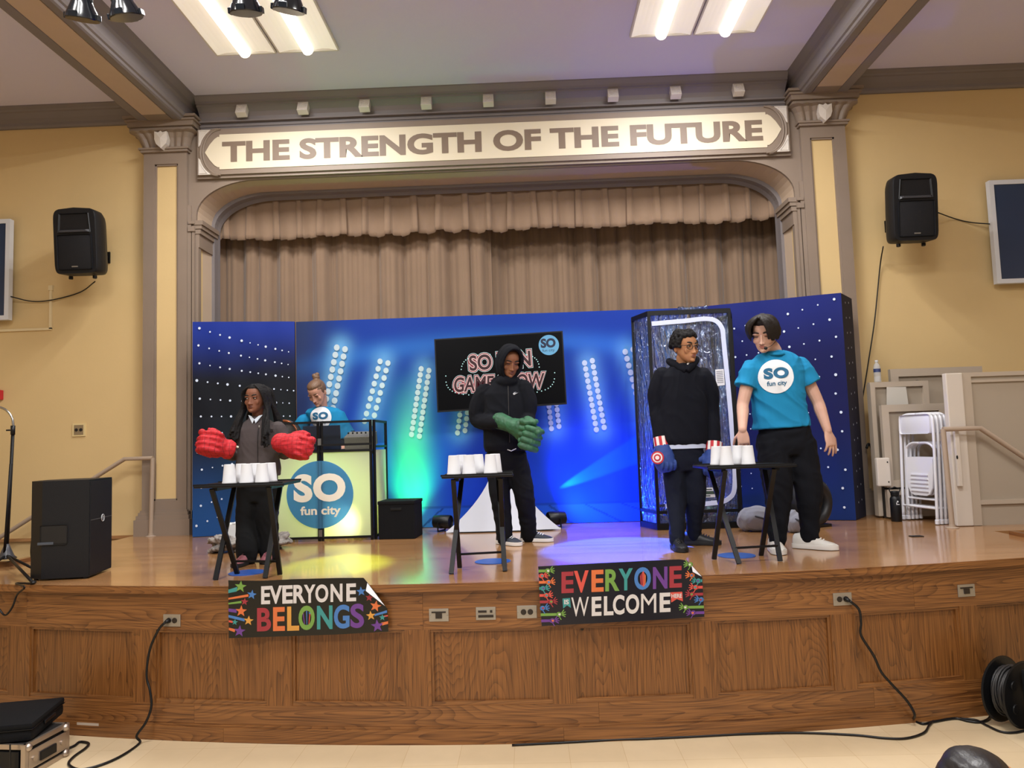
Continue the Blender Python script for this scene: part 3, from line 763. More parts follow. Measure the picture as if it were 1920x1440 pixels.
# stand with white stretch skirt
M_skirt = mat('white_stretch_fabric', '#c3c6d0', 0.7, bump=0.05, bscale=300)
sd = thing('screen_stand', 'tall screen stand in a white stretch skirt with curved sides', 'stand', (-0.28, 7.12, H))
b = MB(); b.tube([(-0.28, 7.30, H), (-0.28, 7.30, 2.55)], 0.03, 10); b.box((-0.28, 7.27, 2.43), (0.5, 0.07, 0.3)); b.build('pole', M_blkm, sd)
b = MB(); rs = []
for k in range(15):
    t = k/14; z = H+0.012+0.80*t
    hw = 0.055+0.475*(1-t)**2.2; dp = 0.05+0.20*(1-t)**1.8; cy = 7.20-0.18*(1-t)**1.6
    hw2 = hw*0.55; e = 0.01
    rs.append([(-0.27-hw, cy-dp*0.35, z), (-0.27-hw*0.5, cy-dp*0.42, z), (-0.27, cy-dp*0.45, z), (-0.27+hw*0.5, cy-dp*0.42, z), (-0.27+hw, cy-dp*0.35, z), (-0.27+hw2, cy+dp*0.3, z), (-0.27, cy+dp, z), (-0.27-hw2, cy+dp*0.3, z)])
b.rings(rs); b.build('stretch_skirt', M_skirt, sd, True, sharp=50)
b = MB(); b.box((-0.27, 7.0, H+0.008), (1.06, 0.03, 0.016)); b.build('hem', M_skirt, sd)
# LED wash lamps on the floor at both sides of the skirt
M_lens_c = glow('cyan_lens', '#35d6ff', 6.0); M_lens_g = glow('green_lens', '#7dffb0', 4.0)
def par(x, y, rz, label, lens):
    t = thing('stage_lamp', label, 'lamp', (x, y, H), rz, 'floor wash lamps')
    M = Euler((0, 0, rz)).to_matrix(); T = lambda p: M @ Vector(p)+Vector((x, y, H))
    b = MB(); My = M @ Euler((radians(90), 0, 0)).to_matrix()
    b.lathe([(0.04, -0.08), (0.058, -0.07), (0.064, 0.0), (0.064, 0.09), (0.058, 0.10), (0.053, 0.085)], T((0, 0, 0.09)), 20, My); b.build('housing', M_blk, t, True, sharp=40)
    b = MB(); b.lathe([(0.052, 0.078), (0.052, 0.084)], T((0, 0, 0.09)), 20, My); b.build('lens', lens, t)
    b = MB(); b.tube([T((-0.075, 0.0, 0.09)), T((-0.075, 0.0, 0.008)), T((0.075, 0.0, 0.008)), T((0.075, 0.0, 0.09))], 0.008, 6); b.build('yoke', M_blkm, t)
M_lens_off = mat('dark_lens', '#20242c', 0.15)
par(-0.86, 7.12, radians(70), 'small black stage lamp at the left foot of the white skirt', M_lens_off)
par(0.24, 7.14, radians(-70), 'small black stage lamp at the right foot of the white skirt', M_lens_off)
par(-0.01, 7.31, radians(115), 'stage lamp behind the white skirt throwing a cyan beam across the backdrop', M_lens_c)
spot('cyan_beam_lamp', (0.03, 7.405, 1.16), (1.03, 7.455, 1.61), 900, (0.02, 0.55, 1.0), 15, 0.6, 0.008)
spot('added_blue_floor_spot', (1.02, 6.62, 3.0), (0.70, 5.72, 0.93), 6500, (0.015, 0.08, 1.0), 31, 0.15, 0.03)  # unseen spot without a fixture, added to make the blue pool on the floor
spot('blue_wash_lamp', (0.36, 7.10, 1.05), (0.9, 7.46, 1.4), 150, (0.01, 0.07, 1.0), 150, 0.8, 0.02)
spot('blue_wash_lamp', (-0.80, 7.10, 1.05), (-0.5, 7.46, 1.3), 60, (0.01, 0.07, 1.0), 150, 0.8, 0.02)
spot('green_wash_lamp', (-1.16, 7.14, 0.96), (-1.22, 7.47, 1.9), 75, (0.03, 1.0, 0.28), 85, 1.0, 0.03)
spot('green_wash_lamp', (-1.14, 7.37, 0.94), (-1.20, 7.47, 2.0), 30, (0.03, 1.0, 0.28), 80, 1.0, 0.03)
# ================================================================== DJ DESK
def scrim(name, c, c2, f=0.55):
    m = bpy.data.materials.new(name); m.use_nodes = True; nt = m.node_tree; N = nt.nodes; Lk = nt.links; N.remove(N['Principled BSDF'])
    d = N.new('ShaderNodeBsdfDiffuse'); d.inputs[0].default_value = (*hx(c), 1); t = N.new('ShaderNodeBsdfTranslucent'); t.inputs[0].default_value = (*hx(c2), 1)
    mx = N.new('ShaderNodeMixShader'); mx.inputs[0].default_value = f; Lk.new(d.outputs[0], mx.inputs[1]); Lk.new(t.outputs[0], mx.inputs[2])
    Lk.new(mx.outputs[0], N['Material Output'].inputs['Surface']); return m
M_scrim = scrim('white_scrim', '#e4e6d2', '#e8ecc8'); M_logo = scrim('blue_logo_print', '#5a94c0', '#4a8cff'); M_logow = scrim('logo_white_print', '#f6eede', '#f2ecd8', 0.12)
def netmat(name, c, cover):
    m = bpy.data.materials.new(name); m.use_nodes = True; nt = m.node_tree; N = nt.nodes; Lk = nt.links; b = N['Principled BSDF']; b.inputs['Base Color'].default_value = (*hx(c), 1); b.inputs['Roughness'].default_value = 0.7
    tr = N.new('ShaderNodeBsdfTransparent'); mx = N.new('ShaderNodeMixShader'); mx.inputs[0].default_value = cover
    Lk.new(tr.outputs[0], mx.inputs[1]); Lk.new(b.outputs[0], mx.inputs[2]); Lk.new(mx.outputs[0], N['Material Output'].inputs['Surface']); return m
M_net = netmat('black_net', '#101512', 0.38)
YD = 6.65; dk = thing('dj_desk', 'folding desk screen with black frame, dark net strip and lit lime fabric', 'desk', (-1.85, YD, H))
dx0, dxm, dx1, zt_, zm_ = -2.28, -1.873, -1.405, 1.985, 1.715
def fr_panel(a, c, y0, y1):
    P = lambda x, z: (x, y0+(y1-y0)*((x-a)/(c-a) if c != a else 0), z)
    b = MB(); r = 0.011
    for x in (a+0.012*(1 if c > a else -1), c-0.012*(1 if c > a else -1)): b.bar(P(x, H), P(x, zt_), 0.02, 0.02)
    for z in (H+0.03, zm_, zm_+0.055, zt_-0.01): b.bar(P(a, z), P(c, z), 0.02, 0.02)
    b.build('frame', M_blkm, dk)
    b = MB(); b.poly([P(a, H+0.03), P(c, H+0.03), P(c, zm_), P(a, zm_)]); b.build('fabric', M_scrim, dk, label='lime lit fabric')
    b = MB(); b.poly([P(a, zm_+0.06), P(c, zm_+0.06), P(c, zt_-0.01), P(a, zt_-0.01)]); b.build('net', M_net, dk, label='see-through dark net')
fr_panel(dx0, dxm-0.003, YD, YD); fr_panel(dxm+0.003, dx1, YD, YD)
def side(x0, y0, x1, y1):
    b = MB()
    for (x, y) in ((x0, y0), (x1, y1)): b.bar((x, y, H), (x, y, zt_), 0.02, 0.02)
    for z in (H+0.03, zm_+0.03, zt_-0.01): b.bar((x0, y0, z), (x1, y1, z), 0.02, 0.02)
    b.build('side_frame', M_blkm, dk); b = MB(); b.poly([(x0, y0, H+0.03), (x1, y1, H+0.03), (x1, y1, zm_), (x0, y0, zm_)]); b.build('fabric', M_scrim, dk)
    b = MB(); b.poly([(x0, y0, zm_+0.06), (x1, y1, zm_+0.06), (x1, y1, zt_-0.01), (x0, y0, zt_-0.01)]); b.build('net', M_net, dk)
side(dx1+0.016, YD+0.012, dx1+0.022, YD+0.52); side(dx0-0.016, YD+0.012, dx0-0.03, YD+0.52)
for z in (H+0.07, 1.80):
    b = MB(); b.box((dxm, YD-0.013, z), (0.03, 0.012, 0.06)); b.build('hinge', mat('steel', '#9a9a98', 0.35, metal=0.9), dk)
lc = (-1.875, 1.335); R_ = 0.298
b = MB(); b.poly([(lc[0]+R_*cos(2*pi*q/64), YD-0.0135, lc[1]+R_*sin(2*pi*q/64)) for q in range(64)]); b.build('logo_disc', M_logo, dk, label='blue round logo')
text_on('logo_lettering', 'SO', (lc[0]-0.235, YD-0.0165, lc[1]-0.065), (0.465, 0, 0), (0, 0, 0.25), M_logow, dk, bold=0.05, spacing=1.08)
text_on('logo_lettering', 'fun city', (lc[0]-0.175, YD-0.0165, lc[1]-0.20), (0.36, 0, 0.0), (0, 0, 0.10), M_logow, dk, bold=0.03)
b = MB(); b.box((-1.84, 6.89, zm_-0.02), (0.84, 0.30, 0.03)); b.build('desk_top', M_blk, dk)
for x in (-2.24, -1.46):
    b = MB(); b.tube([(x, 7.02, H), (x, 7.02, zm_-0.03)], 0.014, 8); b.build('leg', M_blkm, dk)
spot('added_lime_floor_spot', (-1.50, 7.30, 3.05), (-1.38, 5.35, 0.93), 2200, (0.50, 1.0, 0.04), 17, 0.7, 0.03)  # unseen spot added for the lime spill on the floor before the desk
spot('booth_glow_lamp', (1.45, 7.25, 1.02), (1.5, 7.0, 2.2), 45, (0.02, 0.25, 1.0), 120, 0.9, 0.02)
spot('desk_glow_lamp', (-1.62, 6.80, 1.10), (-1.69, 6.65, 1.08), 7.0, (1.0, 0.97, 0.45), 130, 0.6, 0.03)
spot('desk_glow_lamp', (-1.85, 7.2, 1.5), (-1.84, 6.65, 1.3), 24.0, (0.70, 1.0, 0.25), 130, 0.9, 0.05)
t = thing('stage_lamp', 'small stage lamp glowing behind the lime fabric of the desk', 'lamp', (-1.60, 6.95, H), 0, 'floor wash lamps')
b = MB(); b.lathe([(0.07, 0), (0.07, 0.03), (0.02, 0.04), (0.02, 0.12)], (-1.60, 6.99, H), 16); b.build('stand', M_blk, t); b = MB(); b.box((-1.60, 7.0, H+0.2), (0.14, 0.09, 0.14), None, 0.01); b.build('housing', M_blk, t)
b = MB(); b.box((-1.60, 6.953, H+0.2), (0.11, 0.004, 0.11)); b.build('lens', glow('yellow_lens', '#fff27a', 8), t)
# things on the desk
t = thing('laptop', 'open dark laptop on the desk behind the net', 'laptop', (-1.86, 6.9, zm_))
b = MB(); b.box((-1.90, 6.93, zm_+0.008), (0.34, 0.22, 0.016)); b.build('base', M_blk, t); b = MB(); b.box((-1.90, 6.82, zm_+0.125), (0.34, 0.012, 0.22), Euler((radians(8), 0, 0)).to_matrix()); b.build('lid', mat('navy_lid', '#1f2a45', 0.35), t)
t = thing('mixer', 'small silvery mixing console on the desk, right of the laptop', 'mixer', (-1.56, 6.92, zm_))
b = MB(); b.box((-1.56, 6.90, zm_+0.09), (0.26, 0.22, 0.12), Euler((radians(14), 0, 0)).to_matrix(), 0.006); b.build('body', mat('mixer_grey', '#8d8a80', 0.5, bump=0.6, bscale=180), t)
for k in range(6):
    b = MB(); b.lathe([(0.008, 0), (0.008, 0.016)], (-1.66+0.04*k, 6.83, zm_+0.15), 8); b.build('knob', M_blk, t)
t = thing('round_speaker', 'round black speaker with a copper rim, left end of the desk', 'speaker', (-2.24, 6.85, zm_))
My = Euler((radians(90), 0, radians(-12))).to_matrix()
b = MB(); b.lathe([(0.11, -0.06), (0.15, -0.03), (0.152, 0.02), (0.14, 0.03)], (-2.25, 6.86, zm_+0.155), 28, My); b.build('cabinet', M_blk, t, True, sharp=40)
b = MB(); b.lathe([(0.138, 0.028), (0.148, 0.034), (0.138, 0.04), (0.128, 0.034)], (-2.25, 6.86, zm_+0.155), 28, My, cap=False); b.build('rim', mat('copper', '#9c5c3c', 0.35, metal=0.7), t, True)
b = MB(); b.lathe([(0.127, 0.032), (0.09, 0.012), (0.045, 0.002), (0.04, 0.016), (0.001, 0.022)], (-2.25, 6.86, zm_+0.155), 28, My); b.build('cone', mat('speaker_cone', '#2b221e', 0.6), t, True)
# black storage box
t = thing('storage_box', 'black fabric storage box with a handle slot beside the lit desk', 'box', (-1.185, 6.78, H), radians(-5))
M = Euler((0, 0, radians(-5))).to_matrix(); T = lambda x, y, z: M @ Vector((x, y, z))+Vector((-1.185, 6.78, H))
b = MB(); b.box(T(0, 0, 0.155), (0.325, 0.31, 0.31), M, 0.008); b.build('body', M_blkf, t)
b = MB(); b.box(T(0, 0, 0.318), (0.335, 0.32, 0.03), M, 0.006); b.build('lid', M_blkf, t)
b = MB(); b.box(T(0, -0.158, 0.262), (0.10, 0.006, 0.022), M, 0.002); b.build('handle', M_blk, t)
# ================================================================== PEOPLE
def fuse(mb, name, m, parent, voxel=0.006, it=3, wr=0.0, ws=(9, 9, 5), fac=0.5, label=None):
    """melts overlapping closed shapes into ONE continuous surface; wr = cloth wrinkle height"""
    bmesh.ops.recalc_face_normals(mb.bm, faces=mb.bm.faces[:])
    me = bpy.data.meshes.new('t'); mb.bm.to_mesh(me); mb.bm.free()
    o = bpy.data.objects.new('t', me); COL.objects.link(o)
    r = o.modifiers.new('r', 'REMESH'); r.mode = 'VOXEL'; r.voxel_size = voxel; r.use_smooth_shade = True
    if it: s = o.modifiers.new('s', 'SMOOTH'); s.factor = fac; s.iterations = it
    m2 = bpy.data.meshes.new_from_object(o.evaluated_get(DG()))
    bpy.data.objects.remove(o); bpy.data.meshes.remove(me)
    m2.name = name
    if wr:
        n = len(m2.vertices); co = np.empty(n*3, np.float32); no = np.empty(n*3, np.float32)
        m2.vertices.foreach_get('co', co); m2.vertex_normals.foreach_get('vector', no); co = co.reshape(-1, 3); no = no.reshape(-1, 3)
        d = np.array([noise.noise((p[0]*ws[0]+4*noise.noise((p[0]*3, p[1]*3, p[2]*3)), p[1]*ws[1], p[2]*ws[2]+p[0]*6)) for p in co.tolist()], np.float32)
        d = -np.abs(d)*1.6+0.4
        co += no*(d*wr)[:, None]; m2.vertices.foreach_set('co', co.ravel())
    m2.transform(wmat(parent).inverted()); m2.materials.clear(); m2.materials.append(m); m2.shade_smooth()
    ob = bpy.data.objects.new(name, m2); COL.objects.link(ob); ob.parent = parent; WM[ob.name] = wmat(parent)
    if label: ob['label'] = label
    return ob
def limb(mb, pts, rad, seg=12, cut=False):
    """tapering limb through joints with rounded ends"""
    P = smooth_path(pts, 5); n = len(pts)-1; R = []
    for i in range(len(P)):
        t = i/(len(P)-1)*n; k = min(int(t), n-1); f = t-k; R.append(rad[k]+(rad[k+1]-rad[k])*f)
    mb.tube(P, R, seg)
    mb.ell(P[0], [rad[0]]*3, None, 10, 6)
    if not cut: mb.ell(P[-1], [rad[-1]]*3, None, 10, 6)
def trunk(mb, rows, seg=22, pw=2.4):
    rs = []
    for c, hw, hd, ax in rows:
        c = Vector(c); ax = Vector(ax).normalized(); dp = Vector((0, 0, 1)).cross(ax).normalized(); ring = []
        for q in range(seg):
            a = 2*pi*q/seg; ca, sa = cos(a), sin(a)
            x = abs(ca)**(2/pw)*(1 if ca > 0 else -1); y = abs(sa)**(2/pw)*(1 if sa > 0 else -1)
            ring.append(c+ax*(x*hw)+dp*(y*hd))
        rs.append(ring)
    mb.rings(rs)
def head_matrix(center, s, yaw, pitch, roll):
    R = Matrix.Rotation(yaw, 4, 'Z') @ Matrix.Rotation(pitch, 4, 'X') @ Matrix.Rotation(roll, 4, 'Y')
    return Matrix.Translation(Vector(center)) @ R @ Matrix.Scale(s, 4) @ Matrix.Translation((0, 0, -0.5))
HEADROWS = [(-0.02, .06, -.34, -.18), (0.03, .155, -.385, -.08), (.08, .20, -.405, .0), (.16, .245, -.41, .10), (.25, .28, -.405, .2), (.36, .315, -.40, .33), (.46, .33, -.385, .42), (.54, .335, -.385, .46), (.62, .338, -.405, .47), (.72, .335, -.395, .465), (.82, .305, -.345, .42), (.91, .23, -.245, .33), (.97, .13, -.12, .20), (1.0, .05, -.02, .10)]
def head(mb, T, wide=1.0, nose=1.0):
    rs = []
    for z, hw, f, bk in HEADROWS:
        hw *= wide; cy, hd = (f+bk)/2, (bk-f)/2; ring = []
        for q in range(24):
            a = 2*pi*q/24; ca, sa = cos(a), sin(a); pw = 2.25
            ring.append(T @ Vector((abs(ca)**(2/pw)*(1 if ca > 0 else -1)*hw, cy+abs(sa)**(2/pw)*(1 if sa > 0 else -1)*hd, z)))
        rs.append(ring)
    mb.rings(rs)
    M = T.to_3x3()
    E = lambda c, r: mb.ell(T @ Vector(c), r, M, 12, 8)
    # nose: bridge, tip, wings
    mb.rings([[T @ Vector(p) for p in ((-.035, -.37, .53), (.035, -.37, .53), (.02, -.425, .53), (-.02, -.425, .53))], [T @ Vector(p) for p in ((-.06*nose, -.38, .38), (.06*nose, -.38, .38), (.025, -.475, .38), (-.025, -.475, .38))], [T @ Vector(p) for p in ((-.085*nose, -.39, .30), (.085*nose, -.39, .30), (.03, -.52, .30), (-.03, -.52, .30))], [T @ Vector(p) for p in ((-.06, -.39, .265), (.06, -.39, .265), (.02, -.49, .27), (-.02, -.49, .27))]])
    E((0, -.495, .305), (.042*nose, .035, .036)); E((-.058*nose, -.445, .295), (.034, .04, .03)); E((.058*nose, -.445, .295), (.034, .04, .03))
    E((-.15, -.375, .565), (.12, .045, .03)); E((.15, -.375, .565), (.12, .045, .03))       # brow ridge
    E((-.17, -.315, .36), (.12, .06, .11)); E((.17, -.315, .36), (.12, .06, .11))           # cheekbones
    E((0, -.40, .055), (.085, .055, .06)); E((0, -.41, .205), (.10, .045, .05))             # chin, mouth mound
    E((-.155, -.345, .50), (.075, .024, .042)); E((.155, -.345, .50), (.075, .024, .042))     # eyelids
    for s in (-1, 1):                                                                      # ears
        mb.ell(T @ Vector((s*.345*wide, .06, .43)), (.035, .075, .125), M, 10, 8); E((s*.35*wide, .05, .34), (.03, .045, .05))
M_eyew = mat('eye_white', '#b9b0a8', 0.45); M_iris = mat('dark_iris', '#1c120d', 0.2)
def face(T, par, lip, brow, open_=1.0, gx=0.0, bw=1.0):
    M = T.to_3x3()
    for s in (-1, 1):
        ex = s*.155
        if open_ > 0.2:
            b = MB(); b.ell(T @ Vector((ex, -.374, .50)), (.052, .024, .023*open_), M, 12, 8); e = b.build('eye', M_eyew, par, True)
            b = MB(); b.ell(T @ Vector((ex+gx*.022, -.394, .50)), (.026, .008, .023*min(1, open_+.1)), M, 10, 6); b.build('iris', M_iris, e, True)
        b = MB(); b.tube([T @ Vector((ex+u*.072, -.396+abs(u)*.028, .50+.030*open_*(1-u*u)-.012*(1-open_))) for u in (-1, -.5, 0, .5, 1)], [v*T.to_scale().x for v in (.006, .010, .012, .010, .006)], 6); b.build('eyelash', brow, par, True)
        b = MB(); b.tube([T @ Vector((s*(.06+u*.18), -.405+u*u*.045, .60+.028*sin(u*2.2))) for u in (0, .25, .5, .75, 1)], [v*T.to_scale().x*bw for v in (.014, .022, .022, .017, .008)], 6); b.build('eyebrow', brow, par, True)
    b = MB()
    b.ell(T @ Vector((0, -.44, .218)), (.088, .026, .019), M, 14, 6); b.ell(T @ Vector((0, -.438, .182)), (.074, .028, .022), M, 14, 6); b.build('lips', lip, par, True)
def hand(mb, wr, d, n, thumb, s=1.0, curl=(0.35, 0.35, 0.4, 0.45), spread=0.10, thumb_in=0.35):
    """palm, four fingers of unequal length with three bends each, and a thumb from the side of the palm"""
    wr = Vector(wr); d = Vector(d).normalized(); n = Vector(n); n = (n-d*n.dot(d)).normalized(); t = d.cross(n).normalized()*thumb
    rs = []
    for u, hw, ht in ((-.02, .024, .019), (.0, .027, .018), (.03, .038, .016), (.06, .043, .0145), (.085, .042, .012), (.098, .036, .009)):
        c = wr+d*u*s; rs.append([c+t*(cos(2*pi*q/12)*hw*s)+n*(sin(2*pi*q/12)*ht*s) for q in range(12)])
    mb.rings(rs)
    for k, (off, L) in enumerate(((.031, .070), (.0105, .079), (-.0105, .074), (-.031, .057))):
        p = wr+d*(.088-.006*abs(k-1.2))*s+t*off*s; a = 0.0; pts = [p-d*.02*s, p]; dd = (d+t*(off/.031*spread)).normalized()
        for f in (.46, .30, .24):
            a += curl[k]; v = dd*cos(a)+n*sin(a); p = p+v*L*f*s; pts.append(p)
        mb.tube(pts, [.0095*s, .0095*s, .0088*s, .008*s, .0068*s], 8); mb.ell(pts[-1], [.0068*s]*3, None, 8, 5)
    p0 = wr+d*.028*s+t*.026*s+n*.004*s; v1 = (d*.62+t*.72+n*thumb_in).normalized(); v2 = (d*.92+t*.30+n*thumb_in*1.3).normalized()
    p1 = p0+v1*.042*s; p2 = p1+v2*.030*s; p3 = p2+v2*.022*s
    mb.tube([p0-v1*.012*s, p0, p1, p2, p3], [.014*s, .0135*s, .0105*s, .0095*s, .0075*s], 8); mb.ell(p3, [.0075*s]*3, None, 8, 5)
def shoe(par, heel, ang, L, up, sole_m, lace_m, nm='shoe'):
    """heel: floor point under the ankle; ang: heading of the toe"""
    hz = Vector(heel); R = Matrix.Rotation(ang, 3, 'Z'); k = L/0.28
    T = lambda x, y, z: R @ Vector((x*k, y*k, z*k))+hz
    secs = [(-.075, .022, .075), (-.065, .034, .092), (-.03, .040, .10), (.02, .041, .098), (.06, .042, .082), (.10, .046, .064), (.145, .047, .052), (.18, .038, .043), (.200, .018, .034)]
    b = MB(); rs = []
    for x, hw, h in secs:
        ring = [T(x, -hw, .022), T(x, -hw*1.02, .035), T(x, -hw*.95, .022+(h-.022)*.55), T(x, -hw*.6, .022+(h-.022)*.92), T(x, 0, h), T(x, hw*.6, .022+(h-.022)*.92), T(x, hw*.95, .022+(h-.022)*.55), T(x, hw*1.02, .035), T(x, hw, .022)]
        rs.append(ring)
    b.rings(rs); s = b.build(nm, up, par, True, sharp=60)
    b = MB(); rs = []
    for x, hw, h in [(-.082, .018, 0)]+[(q[0]*1.03-.002, q[1]*1.10, 0) for q in secs]+[(.212, .008, 0)]:
        rs.append([T(x, -hw, .002), T(x, -hw*1.04, .015), T(x, -hw, .030), T(x, hw, .030), T(x, hw*1.04, .015), T(x, hw, .002)])
    b.rings(rs); b.build('sole', sole_m, s, True, sharp=50)
    b = MB()
    for i in range(5):
        x = .045+.018*i; h = .098-.40*(x-.02)
        b.tube([T(x, -.026, h-.010), T(x+.006, 0, h+.006), T(x, .026, h-.010)], .0042*k, 6)
    b.build('laces', lace_m, s)
    b = MB(); b.ell(T(.012, 0, .098), (.034*k, .034*k, .012*k), None, 14, 6); b.build('collar', up, s, True)
    return s
def trousers(par, pel, hips, knees, ankles, m, r=(.105, .085, .07, .062), hd=.115, hw=.17, ax=(1, 0, 0), wr=.006, vox=.009):
    mb = MB(); pel = Vector(pel)
    trunk(mb, [(pel+Vector((0, 0, .12)), hw*.90, hd*.92, ax), (pel+Vector((0, 0, .05)), hw*.97, hd, ax), (pel+Vector((0, 0, -.05)), hw, hd*1.02, ax), (pel+Vector((0, 0, -.11)), hw*.9, hd*.9, ax)])
    for h, k, a in zip(hips, knees, ankles):
        h, k, a = Vector(h), Vector(k), Vector(a)
        limb(mb, [h, (h+k)/2, k, (k+a)/2, a], [r[0], (r[0]+r[1])/2, r[1], r[2], r[3]], 14)
    return fuse(mb, 'trousers', m, par, vox, 3, wr, (7, 7, 11))
def legs_skin(mb, hips, knees, ankles):
    for h, k, a in zip(hips, knees, ankles):
        h, k, a = Vector(h), Vector(k), Vector(a); limb(mb, [h, k, (k*.6+a*.4), a, a+Vector((0, 0, -.05))], [.07, .045, .045, .032, .03], 10)
def decal(par, name, c, eu, ev, r, m, n=40):
    b = MB(); c = Vector(c); eu = Vector(eu).normalized(); ev = Vector(ev).normalized(); b.poly([c+eu*(r*cos(2*pi*q/n))+ev*(r*sin(2*pi*q/n)) for q in range(n)]); return b.build(name, m, par)
def wrap_on(o_cloth, pts, dirv, off=0.004):
    """project points along dirv onto a garment mesh so that a print follows the cloth"""
    from mathutils.bvhtree import BVHTree
    me = o_cloth.data; W = wmat(o_cloth.parent)
    tree = BVHTree.FromPolygons([W @ v.co for v in me.vertices], [tuple(p.vertices) for p in me.polygons])
    dv = Vector(dirv).normalized(); out = []; last = None
    for p in pts:
        h = tree.ray_cast(Vector(p)-dv*0.8, dv)
        q = h[0]-dv*off if h[0] is not None else (last or Vector(p)); last = q; out.append(q)
    return out
def shirt_print(cloth, par, C, eu, ev, dirv, r, m_disc, m_ink, lo='fun city'):
    C, eu, ev = Vector(C), Vector(eu).normalized(), Vector(ev).normalized()
    # disc as a grid clipped to a circle
    V = [C]; F = []; nr, na = 7, 40
    for i in range(1, nr+1):
        for q in range(na): V.append(C+(eu*cos(2*pi*q/na)+ev*sin(2*pi*q/na))*(r*i/nr))
    for q in range(na): F.append((0, 1+q, 1+(q+1) % na))
    for i in range(nr-1):
        for q in range(na):
            a = 1+i*na; F.append((a+q, a+na+q, a+na+(q+1) % na, a+(q+1) % na))
    d = child_mesh('logo_disc', wrap_on(cloth, V, dirv, .004), F, m_disc, par, True); d['label'] = 'white round shirt logo'
    for txt, x, z, wd, ht, bo in (('SO', -.71, -.14, 1.42, .66, .06), (lo, -.56, -.62, 1.12, .36, .02)):
        v, f, _ = text_tris(txt, bo, 1.12 if txt == 'SO' else 1.0)
        bm2 = bmesh.new(); vs = [bm2.verts.new((a*wd+x, q*ht+z, 0)) for a, q in v]
        for t in f:
            try: bm2.faces.new([vs[i] for i in t])
            except ValueError: pass
        bmesh.ops.triangulate(bm2, faces=bm2.faces[:]); bmesh.ops.subdivide_edges(bm2, edges=[e for e in bm2.edges if e.calc_length() > .2], cuts=2); bmesh.ops.triangulate(bm2, faces=bm2.faces[:])
        bm2.verts.index_update(); P = [C+eu*(q.co.x*r)+ev*(q.co.y*r) for q in bm2.verts]; FF = [tuple(q.index for q in t.verts) for t in bm2.faces]; bm2.free()
        child_mesh('logo_lettering', wrap_on(cloth, P, dirv, .0065), FF, m_ink, par)
def skin(name, c): return mat(name, c, 0.62, spec=0.3, sub=0.12, var=0.05, vscale=14)
def cloth(name, c, rough=0.9): return mat(name, c, rough, spec=0.2, bump=0.12, bscale=220, var=0.06, vscale=6)
Z = lambda v: Vector((0, 0, v))
M_white_sole = mat('white_sole', '#dcdad6', 0.6); M_dark_sole = mat('dark_sole', '#15161a', 0.7)
M_hairb = mat('black_hair', '#0e0c0d', 0.75, spec=0.25, bump=0.5, bscale=90)
M_browb = mat('dark_brow', '#120c0a', 0.7)
